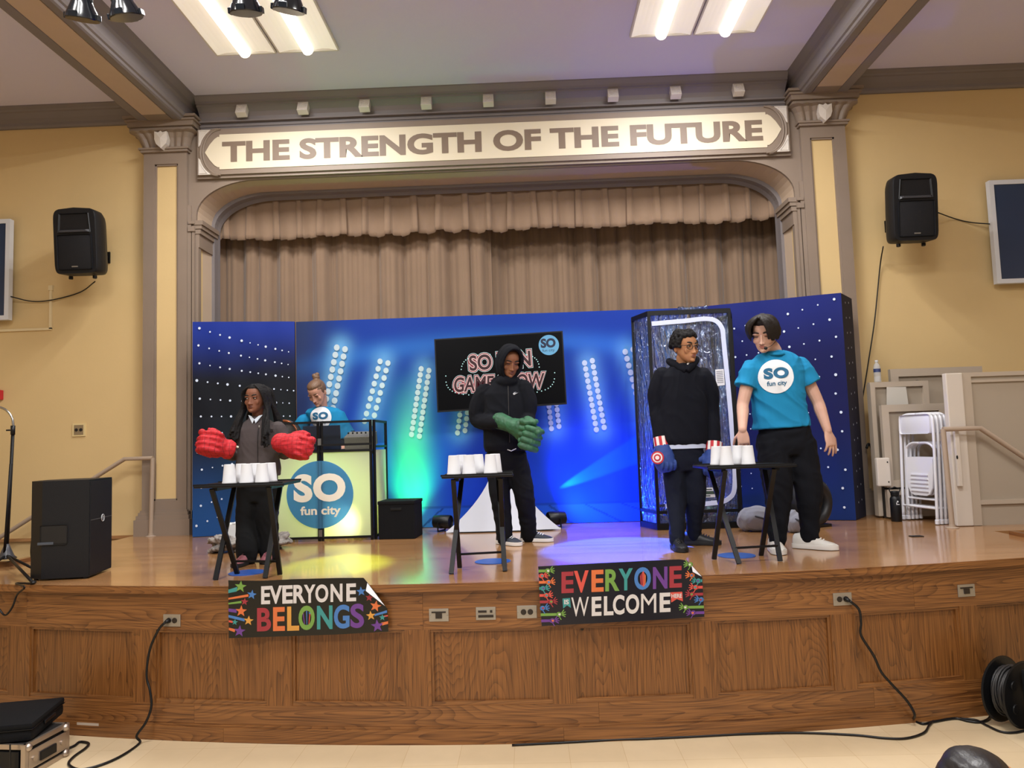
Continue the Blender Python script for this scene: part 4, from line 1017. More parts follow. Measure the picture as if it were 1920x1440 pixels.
# ---------------------------------------------------------------- girl with long braids and red padded gloves
def girl():
    Y = 5.62; fl, fr = atZ(461, 1058, H), atZ(503, 1052, H)
    p = thing('person', 'girl with long black braids, grey zip jacket and big red padded gloves', 'person', (fl.x*.5+fr.x*.5, (fl.y+fr.y)/2, H))
    SK = skin('deep_brown_skin', '#7a4e3a'); JK = cloth('charcoal_jacket', '#4b4444'); TR = cloth('black_trousers', '#101113'); 
    hc = atY(481, 747, Y-.03); T = head_matrix(hc, .208, radians(-12), radians(3), 0)
    nk = atY(484, 787, Y); shl, shr = atY(449, 803, Y), atY(521, 801, Y)
    el, er = atY(437, 850, Y+.02), atY(534, 848, Y+.02); wl, wr_ = atY(418, 846, Y-.22), atY(540, 838, Y-.22)
    pel = atY(484, 905, Y); hips = [atY(466, 915, Y), atY(502, 915, Y)]; kn = [atY(463, 980, Y-.02), atY(501, 978, Y-.02)]
    an = [fl+Z(.07)+Vector((0, .02, 0)), fr+Z(.07)+Vector((0, .02, 0))]
    mb = MB(); head(mb, T, 1.0, 1.15); limb(mb, [nk+Z(-.05), nk+Z(.02), T @ Vector((0, .08, .15))], [.05, .043, .045])
    trunk(mb, [(pel, .12, .085, (1, 0, 0)), (pel.lerp(nk, .4), .11, .075, (1, 0, 0)), (pel.lerp(nk, .75), .13, .08, (1, 0, 0)), (nk+Z(-.05), .09, .05, (1, 0, 0))])
    for a, e, w_ in ((shl, el, wl), (shr, er, wr_)): limb(mb, [a, e, w_], [.04, .033, .026]); mb.ell(w_, (.035, .045, .03), None, 10, 6)
    legs_skin(mb, hips, kn, an); fuse(mb, 'body', SK, p, .0055, 2)
    face(T, p, mat('lips_brown', '#5a2f28', .4), M_browb, .95, -0.6)
    # jacket
    mb = MB(); ax = (1, 0.05, 0)
    hem = atY(484, 893, Y)
    trunk(mb, [(hem, .165, .115, ax), (hem+Z(.05), .168, .12, ax), (hem.lerp(nk, .35), .152, .112, ax), (hem.lerp(nk, .62), .160, .112, ax), (hem.lerp(nk, .82), .168, .10, ax), (hem.lerp(nk, .93), .125, .08, ax), (nk+Z(.01), .062, .06, ax)])
    for a, e, w_ in ((shl, el, wl), (shr, er, wr_)): limb(mb, [a+Z(-.012), (a+e)/2+Vector((.010 if a is shr else -.010, 0, 0)), e, (e+w_)/2, w_], [.058, .060, .056, .05, .045])
    jk = fuse(mb, 'jacket', JK, p, .007, 3, .005)
    fy = lambda px, py: wrap_on(jk, [atY(px, py, Y-.12)], (0, 1, 0), .003)[0]
    b = MB(); b.tube([fy(482+.1*i, 797+i*10) for i in range(10)], .0035, 6); b.build('zip', mat('zip_dark', '#242122', .5), p)
    b = MB(); b.ell(fy(483, 800), (.006, .006, .012), None, 8, 6); b.build('zip_pull', mat('silver', '#b9b9b6', .3, metal=.8), p)
    t = fy(506, 808); text_on('chest_emblem', 'CK', t+Vector((-.012, -.006, -.012)), (.026, 0, 0), (0, 0, .026), mat('emblem_black', '#141212', .6), p, .03)
    # collar of a light shirt
    b = MB(); 
    for s_ in (-1, 1): b.poly([nk+Vector((s_*.055, -.055, .035)), nk+Vector((s_*.012, -.088, -.03)), nk+Vector((0, -.082, .0)), nk+Vector((s_*.03, -.065, .028))], (0, .006, 0))
    b.build('shirt_collar', mat('pale_shirt', '#c9d3de', .7), p)
    mb = MB()
    mb.rings([[nk+Vector((r*cos(2*pi*q/16), r*.95*sin(2*pi*q/16)-.005, z)) for q in range(16)] for r, z in ((.075, -.03), (.07, .02), (.055, .025), (.055, -.03))]); mb.build('jacket_collar', JK, p, True)
    trousers(p, pel+Z(-.03), hips, kn, [a+Z(-.02) for a in an], TR, (.088, .082, .078, .075), .10, .145, wr=.008)
    PK = mat('pink_trainers', '#9a5e66', .7, bump=.2, bscale=150)
    shoe(p, fl+Z(.002), radians(-98), .23, PK, M_dark_sole, PK); shoe(p, fr+Z(.002), radians(-80), .23, PK, M_dark_sole, PK)
    # braids: skull cap of hair plus separate hanging strands
    mb = MB(); M = T.to_3x3()
    for c, r in (((0, .12, .60), (.375, .39, .45)), ((0, .05, .84), (.33, .37, .20)), ((.31, .08, .50), (.07, .2, .3)), ((-.31, .08, .50), (.07, .2, .3))): mb.ell(T @ Vector(c), r, M, 14, 10)
    rnd = random.Random(11)
    for i in range(74):
        s_ = -1 if i % 2 else 1; u = rnd.random(); a = -.30+.78*u
        st = T @ Vector((s_*.05, a*.75+.02, 1.01-.25*max(0, a*.5)**2)); md = T @ Vector((s_*(.33+.06*rnd.random()), a-.02, .74)); lo = T @ Vector((s_*(.40+.10*rnd.random()), a*.9+.05, .25))
        fr_ = u < .55
        endx = (rnd.uniform(.50, .78) if s_ > 0 else rnd.uniform(.46, .80)); L = rnd.uniform(.9, 1.65) if s_ > 0 else rnd.uniform(.6, 1.35)
        m2 = T @ Vector((s_*(endx*.75+.08), (-.34 if fr_ else .45)+rnd.uniform(-.08, .08), -.25)); en = T @ Vector((s_*endx*rnd.uniform(.9, 1.1), (-.60 if fr_ else .6)+rnd.uniform(-.08, .05), -.25-L*.62))
        mb.tube(smooth_path([st, md, lo, m2, en], 6), .0078, 6)
    fuse(mb, 'hair', M_hairb, p, .0048, 1, 0, label='long black braids over both shoulders')
    # red padded gloves
    red_glove(p, atY(437, 845, Y-.26), atY(370, 826, Y-.40), (0, .35, 1), -1); red_glove(p, atY(519, 828, Y-.26), atY(583, 843, Y-.40), (0, .35, 1), 1)
    return p
def quilt_red():
    m = bpy.data.materials.new('red_quilted_cloth'); m.use_nodes = True; nt = m.node_tree; N = nt.nodes; Lk = nt.links; b = N['Principled BSDF']; b.inputs['Roughness'].default_value = .75
    tc = N.new('ShaderNodeTexCoord'); mp = N.new('ShaderNodeMapping'); mp.inputs['Rotation'].default_value = (radians(90), 0, 0); Lk.new(tc.outputs['Object'], mp.inputs['Vector'])
    br = N.new('ShaderNodeTexBrick'); br.offset = .0; br.inputs['Scale'].default_value = 1; br.inputs['Brick Width'].default_value = .034; br.inputs['Row Height'].default_value = .030; br.inputs['Mortar Size'].default_value = .0011; br.inputs['Mortar Smooth'].default_value = .3
    for k in ('Color1', 'Color2'): br.inputs[k].default_value = (*hx('#b81a25'), 1)
    br.inputs['Mortar'].default_value = (*hx('#5c0c14'), 1)
    n = N.new('ShaderNodeTexNoise'); n.inputs['Scale'].default_value = 14; Lk.new(tc.outputs['Object'], n.inputs['Vector']); ad = N.new('ShaderNodeVectorMath'); ad.operation = 'MULTIPLY_ADD'; ad.inputs[1].default_value = (.02, .02, .02); Lk.new(n.outputs['Color'], ad.inputs[0]); Lk.new(mp.outputs[0], ad.inputs[2]); Lk.new(ad.outputs[0], br.inputs['Vector'])
    Lk.new(br.outputs['Color'], b.inputs['Base Color']); bp = N.new('ShaderNodeBump'); bp.invert = True; bp.inputs['Strength'].default_value = .5; bp.inputs['Distance'].default_value = .006; Lk.new(br.outputs['Fac'], bp.inputs['Height']); Lk.new(bp.outputs[0], b.inputs['Normal']); return m
M_redq = quilt_red()
def red_glove(par, cuff, tip, up, side):
    cuff, tip = Vector(cuff), Vector(tip); d = (tip-cuff); L = d.length; d.normalize(); u = Vector(up); u = (u-d*u.dot(d)).normalized(); v = d.cross(u)
    mb = MB(); rs = []
    for t, hu, hv in ((-.02, .052, .05), (.02, .062, .058), (.15, .074, .07), (.25, .064, .062), (.35, .080, .074), (.55, .095, .082), (.75, .092, .078), (.90, .072, .062), (.97, .04, .04)):
        c = cuff+d*(L*t); rs.append([c+u*(hu*cos(2*pi*q/18))+v*(hv*sin(2*pi*q/18)) for q in range(18)])
    mb.rings(rs)
    Mx = Matrix((d, v, u)).transposed()
    for k in range(4):                     # curled fingers across the end
        w_ = -.06+.04*k
        mb.ell(cuff+d*(L*.86)+u*w_+v*.02*side*0-d*.012*abs(k-1.5), (.05, .075, .023), Mx, 12, 8)
        mb.ell(cuff+d*(L*.60)+u*w_*1.05+v*(-.055), (.06, .04, .023), Mx, 12, 8)
    mb.ell(cuff+d*(L*.93)+u*.068, (.028, .035, .024), Mx, 10, 7)           # thumb knob on top of the fist
    mb.tube(smooth_path([cuff+d*(L*.40)+u*.07, cuff+d*(L*.62)+u*.095, cuff+d*(L*.80)+u*.085], 4), .028, 10)
    g = fuse(mb, 'padded_glove', M_redq, par, .006, 2, .004, (30, 30, 30), label='big red padded glove with dark quilting lines')
    b = MB(); tgp = cuff-d*.012+u*.035; b.box(tgp, (.035, .02, .012), Mx, .001); b.build('cloth_tag', mat('tag_white', '#ddd6c8', .6), g)
girl()
# ---------------------------------------------------------------- boy in a black hooded jacket with green foam fists
M_green = mat('green_foam', '#25573a', .6, bump=.35, bscale=22, var=.30, vscale=16)
def fist(par, cuff, c, face_dir, knuck, r=.1, thumb=None, label=None):
    """oversized foam fist: cuff sleeve, palm block, four curled fingers in a row, thumb across"""
    cuff, c = Vector(cuff), Vector(c); d = Vector(face_dir).normalized(); k = Vector(knuck); k = (k-d*k.dot(d)).normalized(); n = d.cross(k)
    mb = MB(); Mx = Matrix((k, d, n)).transposed()
    limb(mb, [cuff, cuff.lerp(c, .45), c], [.068, .058, .085], 16)
    mb.ell(c, (.095, .075, .085), Mx, 16, 10)
    for i in range(4):
        w_ = (-.072+.048*i); p0 = c+k*w_+d*.02+n*.062; 
        mb.tube(smooth_path([p0, c+k*w_+d*.088+n*.055, c+k*w_+d*.102-n*.005, c+k*w_+d*.07-n*.06], 4), [.024]*12+[.022], 10)
        mb.ell(c+k*w_+d*.088+n*.05, (.027, .027, .027), Mx, 10, 6); mb.ell(c+k*w_+d*.07-n*.06, (.022, .022, .022), Mx, 10, 6)
    tv_ = Vector(thumb) if thumb else k
    mb.tube(smooth_path([c+k*.05-n*.03, c+tv_*.085+d*.05, c+tv_*.07+d*.105], 4), [.034, .034, .034, .033, .032, .031, .03, .029, .028], 10); mb.ell(c+tv_*.07+d*.105, (.029, .029, .029), None, 10, 6)
    return fuse(mb, 'foam_fist', M_green, par, .0055, 1, .003, (28, 28, 28), label=label)
def hooded_boy():
    fl, fr = atZ(952, 1022, H), atZ(1000, 1016, H); Y = 6.12
    p = thing('person', 'boy in black hooded jacket, hood up, wearing green foam fists', 'person', ((fl.x+fr.x)/2, Y, H))
    SK = skin('brown_skin', '#85583f'); HD = cloth('black_hoodie', '#0d0f16'); TR = cloth('black_track_trousers', '#0c0d12')
    hc = atY(955, 677, Y-.05); T = head_matrix(hc, .225, radians(20), radians(24), radians(3)); ax = (1, .12, 0)
    nk = atY(948, 716, Y+.01); shl, shr = atY(909, 735, Y+.02), atY(981, 728, Y)
    el, er = atY(897, 786, Y+.02), atY(988, 782, Y-.02); wl, wr_ = atY(935, 792, Y-.22), atY(988, 806, Y-.20)
    pel = atY(949, 852, Y); hips = [atY(931, 862, Y), atY(967, 860, Y)]; kn = [atY(938, 930, Y-.05), atY(983, 928, Y-.03)]; an = [fl+Z(.08)+Vector((-.02, .03, 0)), fr+Z(.08)+Vector((-.03, .02, 0))]
    mb = MB(); head(mb, T, 1.0, 1.1); limb(mb, [nk+Z(-.06), nk, T @ Vector((0, .08, .15))], [.055, .05, .052])
    trunk(mb, [(pel, .13, .09, ax), (pel.lerp(nk, .45), .12, .085, ax), (pel.lerp(nk, .8), .15, .09, ax), (nk+Z(-.05), .08, .05, ax)])
    for a, e, w_ in ((shl, el, wl), (shr, er, wr_)): limb(mb, [a, e, w_], [.045, .037, .028]); mb.ell(w_, (.03, .03, .03), None, 10, 6)
    legs_skin(mb, hips, kn, an); fuse(mb, 'body', SK, p, .0055, 2)
    face(T, p, mat('lips_mauve', '#7a4a44', .4), M_browb, .35, .3)
    # jacket with hood
    mb = MB(); hem = atY(949, 846, Y)
    trunk(mb, [(hem, .168, .125, ax), (hem+Z(.04), .182, .135, ax), (hem.lerp(nk, .30), .185, .135, ax), (hem.lerp(nk, .6), .188, .13, ax), (hem.lerp(nk, .82), .19, .115, ax), (hem.lerp(nk, .93), .14, .09, ax), (nk+Z(.02), .08, .075, ax)])
    for a, e, w_ in ((shl, el, wl), (shr, er, wr_)): limb(mb, [a+Z(-.01), (a+e)/2+Vector((.02 if a is shr else -.02, 0, 0)), e, (e+w_)/2+Z(-.01), w_], [.082, .08, .072, .062, .05])
    mb.ell(nk+Vector((0, .06, .0)), (.13, .10, .07)); mb.ell(nk+Vector((0.01, -.055, .0)), (.095, .06, .055))
    jk = fuse(mb, 'hooded_jacket', HD, p, .0075, 3, .007)
    mb = MB(); rs = []
    for y, rx, rz, cz in ((-.33, .30, .47, .52), (-.42, .34, .53, .52), (-.44, .39, .585, .52), (-.33, .44, .64, .52), (-.05, .475, .66, .50), (.25, .46, .63, .46), (.48, .35, .50, .42), (.60, .20, .30, .38), (.63, .05, .08, .36)):
        rs.append([T @ Vector((rx*cos(2*pi*q/28), y+(.10*max(0, -sin(2*pi*q/28)) if y < 0 else 0), cz+rz*sin(2*pi*q/28)*(1.0 if sin(2*pi*q/28) > 0 else 1.08))) for q in range(28)])
    inner = [[T @ Vector((rx*cos(2*pi*q/28), y, cz+rz*sin(2*pi*q/28))) for q in range(28)] for y, rx, rz, cz in ((.42, .30, .42, .45), (.2, .385, .53, .48), (-.10, .38, .55, .52))]
    mb.rings(inner+rs)
    fuse(mb, 'hood', HD, p, .0055, 1, .004, (14, 14, 14))
    fy = lambda px, py: wrap_on(jk, [atY(px, py, Y-.2)], (0, 1, 0), .003)[0]
    b = MB(); b.tube([fy(952+.35*i, 722+i*12) for i in range(10)], .0035, 6); b.build('zip', mat('zip_dark', '#242122', .5), p)
    # small white tick emblem on the chest
    c = fy(966, 737); W = mat('emblem_white', '#d6d8da', .6)
    b = MB(); b.poly([c+Vector((x, -.006-x*.1, z)) for x, z in ((-.02, .0), (-.012, -.008), (.024, .010), (-.006, .001), (-.016, .008))]); b.build('chest_emblem', W, p)
    text_on('chest_emblem', 'IC', c+Vector((-.012, -.007, .002)), (.02, 0, 0), (0, 0, .012), W, p, .03)
    trousers(p, pel+Z(-.02), hips, kn, [a+Z(-.03) for a in an], TR, (.10, .085, .072, .066), .115, .155, ax, .008)
    b = MB(); q = fy(958, 843); b.tube([q+Vector((-.03, 0, .0)), q+Vector((0, -.008, -.012)), q+Vector((.04, 0, .006))], .004, 6); b.build('drawstring', W, p)
    NB = mat('navy_trainers', '#2a2f3c', .7, bump=.2, bscale=150); 
    shoe(p, fl+Z(.002)+Vector((-.03, .06, 0)), radians(-48), .27, NB, M_white_sole, W); shoe(p, fr+Z(.002)+Vector((-.03, .03, 0)), radians(-18), .27, NB, M_white_sole, W)
    fist(p, atY(937, 789, Y-.20), atY(981, 806, Y-.34), (.75, -.6, -.18), (.15, -.2, 1), label='green foam fist held across the waist', thumb=(0, -.3, 1))
    fist(p, atY(990, 806, Y-.22), atY(995, 821, Y-.36), (.1, -1, -.1), (.35, 0, 1), label='green foam fist, knuckles to the front', thumb=(.6, 0, .7))
hooded_boy()
# ---------------------------------------------------------------- boy with glasses, black pullover, blue foam mitts
M_mitt = mat('blue_foam_mitt', '#1f3a7c', .75, bump=.2, bscale=120); M_mred = mat('mitt_red', '#b3232d', .7); M_mwhite = mat('mitt_white', '#ddd8d4', .7)
def blue_mitt(par, wr, tip, out, thumb_dir, target):
    wr, tip = Vector(wr), Vector(tip); d = (tip-wr); L = d.length; d.normalize(); o = Vector(out); o = (o-d*o.dot(d)).normalized(); t = d.cross(o)
    if t.dot(Vector(thumb_dir)) < 0: t = -t
    mb = MB(); Mx = Matrix((t, o, d)).transposed(); rs = []
    for u, a, c in ((.22, .062, .058), (.35, .075, .066), (.55, .086, .072), (.75, .084, .072), (.9, .066, .062), (.98, .04, .04)):
        rs.append([wr+d*(L*u)+t*(a*cos(2*pi*q/18))+o*(c*sin(2*pi*q/18)) for q in range(18)])
    mb.rings(rs)
    for i in range(4): mb.ell(wr+d*(L*(.80+.03*(i in (1, 2))))+t*(-.054+.036*i)+o*.022, (.021, .055, .045), Mx, 10, 7)
    mb.tube(smooth_path([wr+d*(L*.42)+t*.05, wr+d*(L*.50)+t*.10+o*.02, wr+d*(L*.58)+t*.125+o*.03], 4), [.036]*8+[.030], 10); mb.ell(wr+d*(L*.58)+t*.125+o*.03, (.031, .031, .031), None, 10, 6)
    g = fuse(mb, 'foam_mitt', M_mitt, par, .006, 2, .003, (24, 24, 24), label='blue foam mitt')
    n = 16; c0, c1 = wr-d*(L*.02), wr+d*(L*.27)
    for i in range(n):                                   # striped cuff
        b = MB(); a0, a1 = 2*pi*i/n, 2*pi*(i+1)/n; R = lambda c, a, k=1.0: c+t*(.062*k*cos(a))+o*(.058*k*sin(a))
        b.rings([[R(c0, a0), R(c0, (a0+a1)/2, 1.0), R(c0, a1), R(c0, a1, .8), R(c0, a0, .8)], [R(c1, a0), R(c1, (a0+a1)/2, 1.0), R(c1, a1), R(c1, a1, .8), R(c1, a0, .8)]]); b.build('cuff_stripe', M_mred if i % 2 else M_mwhite, g)
    if target:                                           # plain ring badge
        ctr, nd = Vector(target[0]), Vector(target[1]).normalized(); Mz = nd.to_track_quat('Z', 'Y').to_matrix()
        for r, z, m in ((.048, .0, M_mred), (.037, .003, M_mwhite), (.026, .006, M_mred), (.015, .009, M_mwhite)):
            b = MB(); b.lathe([(r, 0), (r, .006+z)], ctr, 28, Mz); b.build('badge_ring', m, g)
def curls(mb, T, n, rnd, zmin, r0, r1, back=True):
    for i in range(n):
        a = rnd.uniform(0, 2*pi); z = rnd.uniform(zmin, 1.0); k = sqrt(max(0, 1-((z-.52)/.56)**2))
        x, y = .37*k*cos(a), .05+.47*k*sin(a)
        if y < -.16 and z < .80: continue
        r = rnd.uniform(r0, r1); mb.ell(T @ Vector((x*1.06, y*1.04, z*1.03)), (r, r, r), None, 8, 5)
def glasses_boy():
    fl, fr = atZ(1273, 1032, H), atZ(1318, 1022, H); Y = 5.78
    p = thing('person', 'boy with short curly hair and glasses in a black pullover and blue mitts', 'person', ((fl.x+fr.x)/2, Y, H))
    SK = skin('tan_skin', '#a87653'); HD = cloth('black_pullover', '#0c0e17'); TR = cloth('navy_trousers', '#0f1320')
    hc = atY(1284, 650, Y-.03); T = head_matrix(hc, .236, radians(30), radians(6), 0); ax = (1, .10, 0)
    nk = atY(1281, 682, Y); shl, shr = atY(1242, 702, Y), atY(1318, 703, Y)
    el, er = atY(1233, 765, Y+.03), atY(1331, 765, Y+.03); wl, wr_ = atY(1240, 824, Y-.04), atY(1338, 826, Y-.02)
    pel = atY(1281, 850, Y); hips = [atY(1264, 862, Y), atY(1302, 862, Y)]; kn = [atY(1268, 935, Y-.04), atY(1304, 935, Y-.02)]; an = [fl+Z(.08)+Vector((0, .05, 0)), fr+Z(.08)+Vector((-.06, .03, 0))]
    mb = MB(); head(mb, T, .98, 1.05); limb(mb, [nk+Z(-.06), nk, T @ Vector((0, .08, .15))], [.056, .050, .052])
    trunk(mb, [(pel, .13, .09, ax), (pel.lerp(nk, .45), .12, .085, ax), (pel.lerp(nk, .8), .15, .09, ax), (nk+Z(-.05), .08, .05, ax)])
    for a, e, w_ in ((shl, el, wl), (shr, er, wr_)): limb(mb, [a, e, w_], [.045, .037, .028]); mb.ell(w_+Z(-.03), (.035, .03, .05), None, 10, 6)
    legs_skin(mb, hips, kn, an); fuse(mb, 'body', SK, p, .0052, 2)
    face(T, p, mat('lips_pink', '#8a5548', .4), M_browb, .8, .3, 1.15)
    # glasses
    G = mat('black_glasses', '#15120f', .35); b = MB()
    for s in (-1, 1): b.tube([T @ Vector((s*.165+.115*cos(a), -.445+abs(s*.165+.115*cos(a))*.12, .49+.088*sin(a)*(1.0 if sin(a) < 0 else .9))) for a in [2*pi*i/18 for i in range(19)]], .0024, 6)
    b.tube([T @ Vector((-.05, -.44, .51)), T @ Vector((0, -.455, .525)), T @ Vector((.05, -.44, .51))], .0024, 6)
    for s in (-1, 1): b.tube([T @ Vector((s*.28, -.41, .52)), T @ Vector((s*.345, -.2, .52)), T @ Vector((s*.36, .06, .50))], .0024, 6)
    b.build('glasses', G, p)
    mb = MB(); hem = atY(1281, 834, Y)
    trunk(mb, [(hem, .175, .125, ax), (hem+Z(.04), .19, .135, ax), (hem.lerp(nk, .3), .188, .135, ax), (hem.lerp(nk, .6), .19, .13, ax), (hem.lerp(nk, .84), .185, .112, ax), (hem.lerp(nk, .94), .13, .09, ax), (nk+Z(.0), .075, .07, ax)])
    for a, e, w_ in ((shl, el, wl), (shr, er, wr_)): limb(mb, [a+Z(-.01), (a+e)/2+Vector((.022 if a is shr else -.022, 0, 0)), e, (e+w_)/2, w_], [.070, .073, .070, .063, .052])
    jk = fuse(mb, 'pullover', HD, p, .0075, 3, .007)
    # hood lying on the shoulders
    mb = MB(); mb.tube(smooth_path([nk+Vector((-.0, -.100, -.065)), nk+Vector((-.070, -.055, -.015)), nk+Vector((-.100, .03, .025)), nk+Vector((-.06, .10, .02)), nk+Vector((.02, .115, .01)), nk+Vector((.09, .07, .02)), nk+Vector((.10, -.01, .03)), nk+Vector((.06, -.070, -.015)), nk+Vector((.0, -.102, -.065))], 4), .028, 10)
    fuse(mb, 'hood', HD, p, .006, 2, .005, (14, 14, 14))
    b = MB(); b.poly([nk+Vector((.01, -.085, -.01)), nk+Vector((.06, -.055, .015)), nk+Vector((.055, -.06, .03)), nk+Vector((.035, -.098, -.04))], (0, .01, 0)); b.build('collar', M_mwhite, p, label='white shirt collar')
    mb = MB(); trunk(mb, [(hem+Z(-.028), .172, .122, ax), (hem+Z(.05), .172, .122, ax)]); mb.build('shirt_hem', mat('pale_blue_shirt', '#b9c2d8', .8), p, True, sharp=50)
    trousers(p, pel+Z(-.02), hips, kn, [a+Z(-.02) for a in an], TR, (.095, .078, .062, .055), .115, .155, ax, .007)
    BK = mat('black_trainers', '#121318', .5); shoe(p, fl+Z(.002)+Vector((0, .07, 0)), radians(-88), .27, BK, M_dark_sole, BK); shoe(p, fr+Z(.002)+Vector((-.07, .03, 0)), radians(-12), .28, BK, M_dark_sole, BK)
    rnd = random.Random(5); mb = MB(); M = T.to_3x3()
    for c, r in (((0, .14, .62), (.355, .37, .40)), ((0, .04, .84), (.33, .37, .20)), ((.31, .10, .55), (.06, .15, .17)), ((-.31, .10, .55), (.06, .15, .17))): mb.ell(T @ Vector(c), r, M, 14, 10)
    curls(mb, T, 420, rnd, .46, .011, .018); fuse(mb, 'hair', M_hairb, p, .005, 0, 0, label='short black curly hair')
    blue_mitt(p, wl+Z(.01), atY(1250, 886, Y-.10), (.3, -1, 0), (1, 0, 0), (atY(1233, 858, Y-.155), (-.35, -1, 0)))
    blue_mitt(p, wr_+Vector((0, -.01, -.02)), atY(1336, 896, Y-.10), (-.3, -1, 0), (-1, 0, 0), None)
glasses_boy()
# ---------------------------------------------------------------- young man in the turquoise shirt
M_tee = cloth('turquoise_tee', '#1d7dab'); M_logo_w = mat('shirt_logo_white', '#e4e8ee', .7); M_logo_b = mat('shirt_logo_blue', '#1a5f86', .7)
def tee_man():
    fl, fr = atZ(1460, 1036, H), atZ(1532, 1030, H); Y = 5.46
    p = thing('person', 'young man in turquoise logo shirt bending over the table of cups', 'person', ((fl.x+fr.x)/2, Y, H))
    SK = skin('fair_skin', '#c29a88'); TR = cloth('black_joggers', '#0b0d14')
    hc = atY(1434, 625, Y-.10); T = head_matrix(hc, .238, radians(-34), radians(20), radians(3)); ax = (1, -.02, .04)
    nk = atY(1450, 658, Y-.02); shl, shr = atY(1408, 690, Y-.02), atY(1500, 685, Y)
    el, er = atY(1393, 757, Y-.06), atY(1533, 753, Y-.02); wl, wr_ = atY(1392, 806, Y-.22), atY(1552, 808, Y-.10)
    pel = atY(1471, 818, Y+.03); hips = [atY(1449, 832, Y+.02), atY(1497, 832, Y+.03)]; kn = [atY(1459, 925, Y-.03), atY(1516, 918, Y)]; an = [fl+Z(.08)+Vector((.01, .05, 0)), fr+Z(.08)+Vector((-.03, .04, 0))]
    mb = MB(); head(mb, T, .97, 1.0); limb(mb, [nk+Z(-.07), nk+Z(.0), T @ Vector((0, .10, .15))], [.066, .058, .060])
    trunk(mb, [(pel, .15, .10, ax), (pel.lerp(nk, .45), .14, .095, ax), (pel.lerp(nk, .8), .17, .10, ax), (nk+Z(-.05), .09, .06, ax)])
    limb(mb, [shl, shl.lerp(el, .5), el, el.lerp(wl, .3), wl], [.050, .048, .042, .043, .029]); limb(mb, [shr, shr.lerp(er, .5), er, er.lerp(wr_, .3), wr_], [.050, .048, .042, .043, .029])
    hand(mb, wl, (.02, -.12, -1), (.2, .9, .1), -1, 1.0, (.30, .35, .4, .5), .12, .5)
    hand(mb, wr_, (.14, -.15, -1), (-.40, .9, 0), 1, 1.1, (.20, .22, .26, .32), .16, .3)
    legs_skin(mb, hips, kn, an); fuse(mb, 'body', SK, p, .0045, 2)
    face(T, p, mat('lips_rose', '#a86a5c', .45), mat('brown_brow', '#2a1c16', .7), .15, 0, 1.15)
    mb = MB(); hem = atY(1465, 802, Y+.02)
    trunk(mb, [(hem, .205, .135, ax), (hem+Z(.05), .20, .132, ax), (hem.lerp(nk, .35), .188, .125, ax), (hem.lerp(nk, .6), .20, .13, ax), (hem.lerp(nk, .78), .205, .12, ax), (hem.lerp(nk, .88), .185, .10, ax), (hem.lerp(nk, .95), .13, .085, ax), (nk+Z(-.005), .078, .075, ax)])
    e1, e2 = shl.lerp(el, .50)+Vector((-.012, 0, -.01)), shr.lerp(er, .48)+Vector((.012, 0, -.01))
    for a, e in ((shl, e1), (shr, e2)): limb(mb, [a+Z(-.012), a.lerp(e, .5)+Z(-.004), e], [.074, .077, .081], 16, True)
    tee = fuse(mb, 'tee_shirt', M_tee, p, .0065, 3, .010, (8, 8, 8), label='turquoise short-sleeved shirt')
    b = MB(); b.rings([[nk+Vector((r*cos(2*pi*q/24), r*1.0*sin(2*pi*q/24)-.004-.02*max(0, -sin(2*pi*q/24)), z-.025*max(0, -sin(2*pi*q/24)))) for q in range(24)] for r, z in ((.086, -.018), (.074, .004), (.066, .0), (.07, -.02))]); b.build('neckband', M_tee, p, True)
    shirt_print(tee, p, atY(1462, 704, Y-.2), (1, 0, .036), (-.03, 0, 1), (0, 1, 0), .121, M_logo_w, M_logo_b)
    trousers(p, pel+Z(-.03), hips, kn, [a+Z(.0) for a in an], TR, (.125, .10, .076, .062), .135, .19, ax, .010)
    WS = mat('white_trainers', '#d3d0ca', .7, bump=.25, bscale=120); shoe(p, fl+Z(.002)+Vector((.0, .08, 0)), radians(-98), .29, WS, M_white_sole, M_white_sole); shoe(p, fr+Z(.002)+Vector((-.06, .06, 0)), radians(-38), .30, WS, M_white_sole, M_white_sole)
    # dark hair: parted in the middle, long locks falling at both sides of the forehead
    HM = mat('dark_brown_hair', '#1a1412', .6, spec=.3, bump=.3, bscale=70); mb = MB(); M = T.to_3x3(); rnd = random.Random(8)
    for c, r in (((0, .13, .60), (.385, .40, .46)), ((0, .03, .88), (.35, .40, .20)), ((.33, .12, .52), (.075, .2, .27)), ((-.33, .12, .52), (.075, .2, .27))): mb.ell(T @ Vector(c), r, M, 14, 10)
    for i in range(90):
        s = 1 if i % 5 else -1; s = 1 if rnd.random() < .6 else -1; u = rnd.random(); y = -.36+.6*u
        st = T @ Vector((s*.03-.04, y*.8, 1.05-.1*u)); a = T @ Vector((s*.22, y-.06, 1.0-.06*u)); bq = T @ Vector((s*.36, y*.95-.04, .78)); e = T @ Vector((s*(.34 if u < .3 else .41)+rnd.uniform(-.03, .03), y*.8-.06*(u < .3), rnd.uniform(.50, .62) if u < .4 else rnd.uniform(.38, .55)))
        mb.tube(smooth_path([st, a, bq, e], 5), [.012]*8+[.010]*4+[.007]*3+[.004], 6)
    for s in (-1, 1):                                   # front locks falling over the temples
        for i in range(16):
            u = i/15; k = .22+.16*u if s < 0 else .14+.24*u
            mb.tube(smooth_path([T @ Vector((-.03+s*.02, -.20+.25*u, 1.07)), T @ Vector((s*k*.65, -.45+.22*u, 1.01)), T @ Vector((s*(k+.06), -.49+.26*u, .82)), T @ Vector((s*(k+.09), -.47+.28*u, .60)), T @ Vector((s*(k+.06), -.44+.26*u, .30+.24*rnd.random()))], 4), [.013]*9+[.012]*4+[.009, .008, .006, .004], 7)
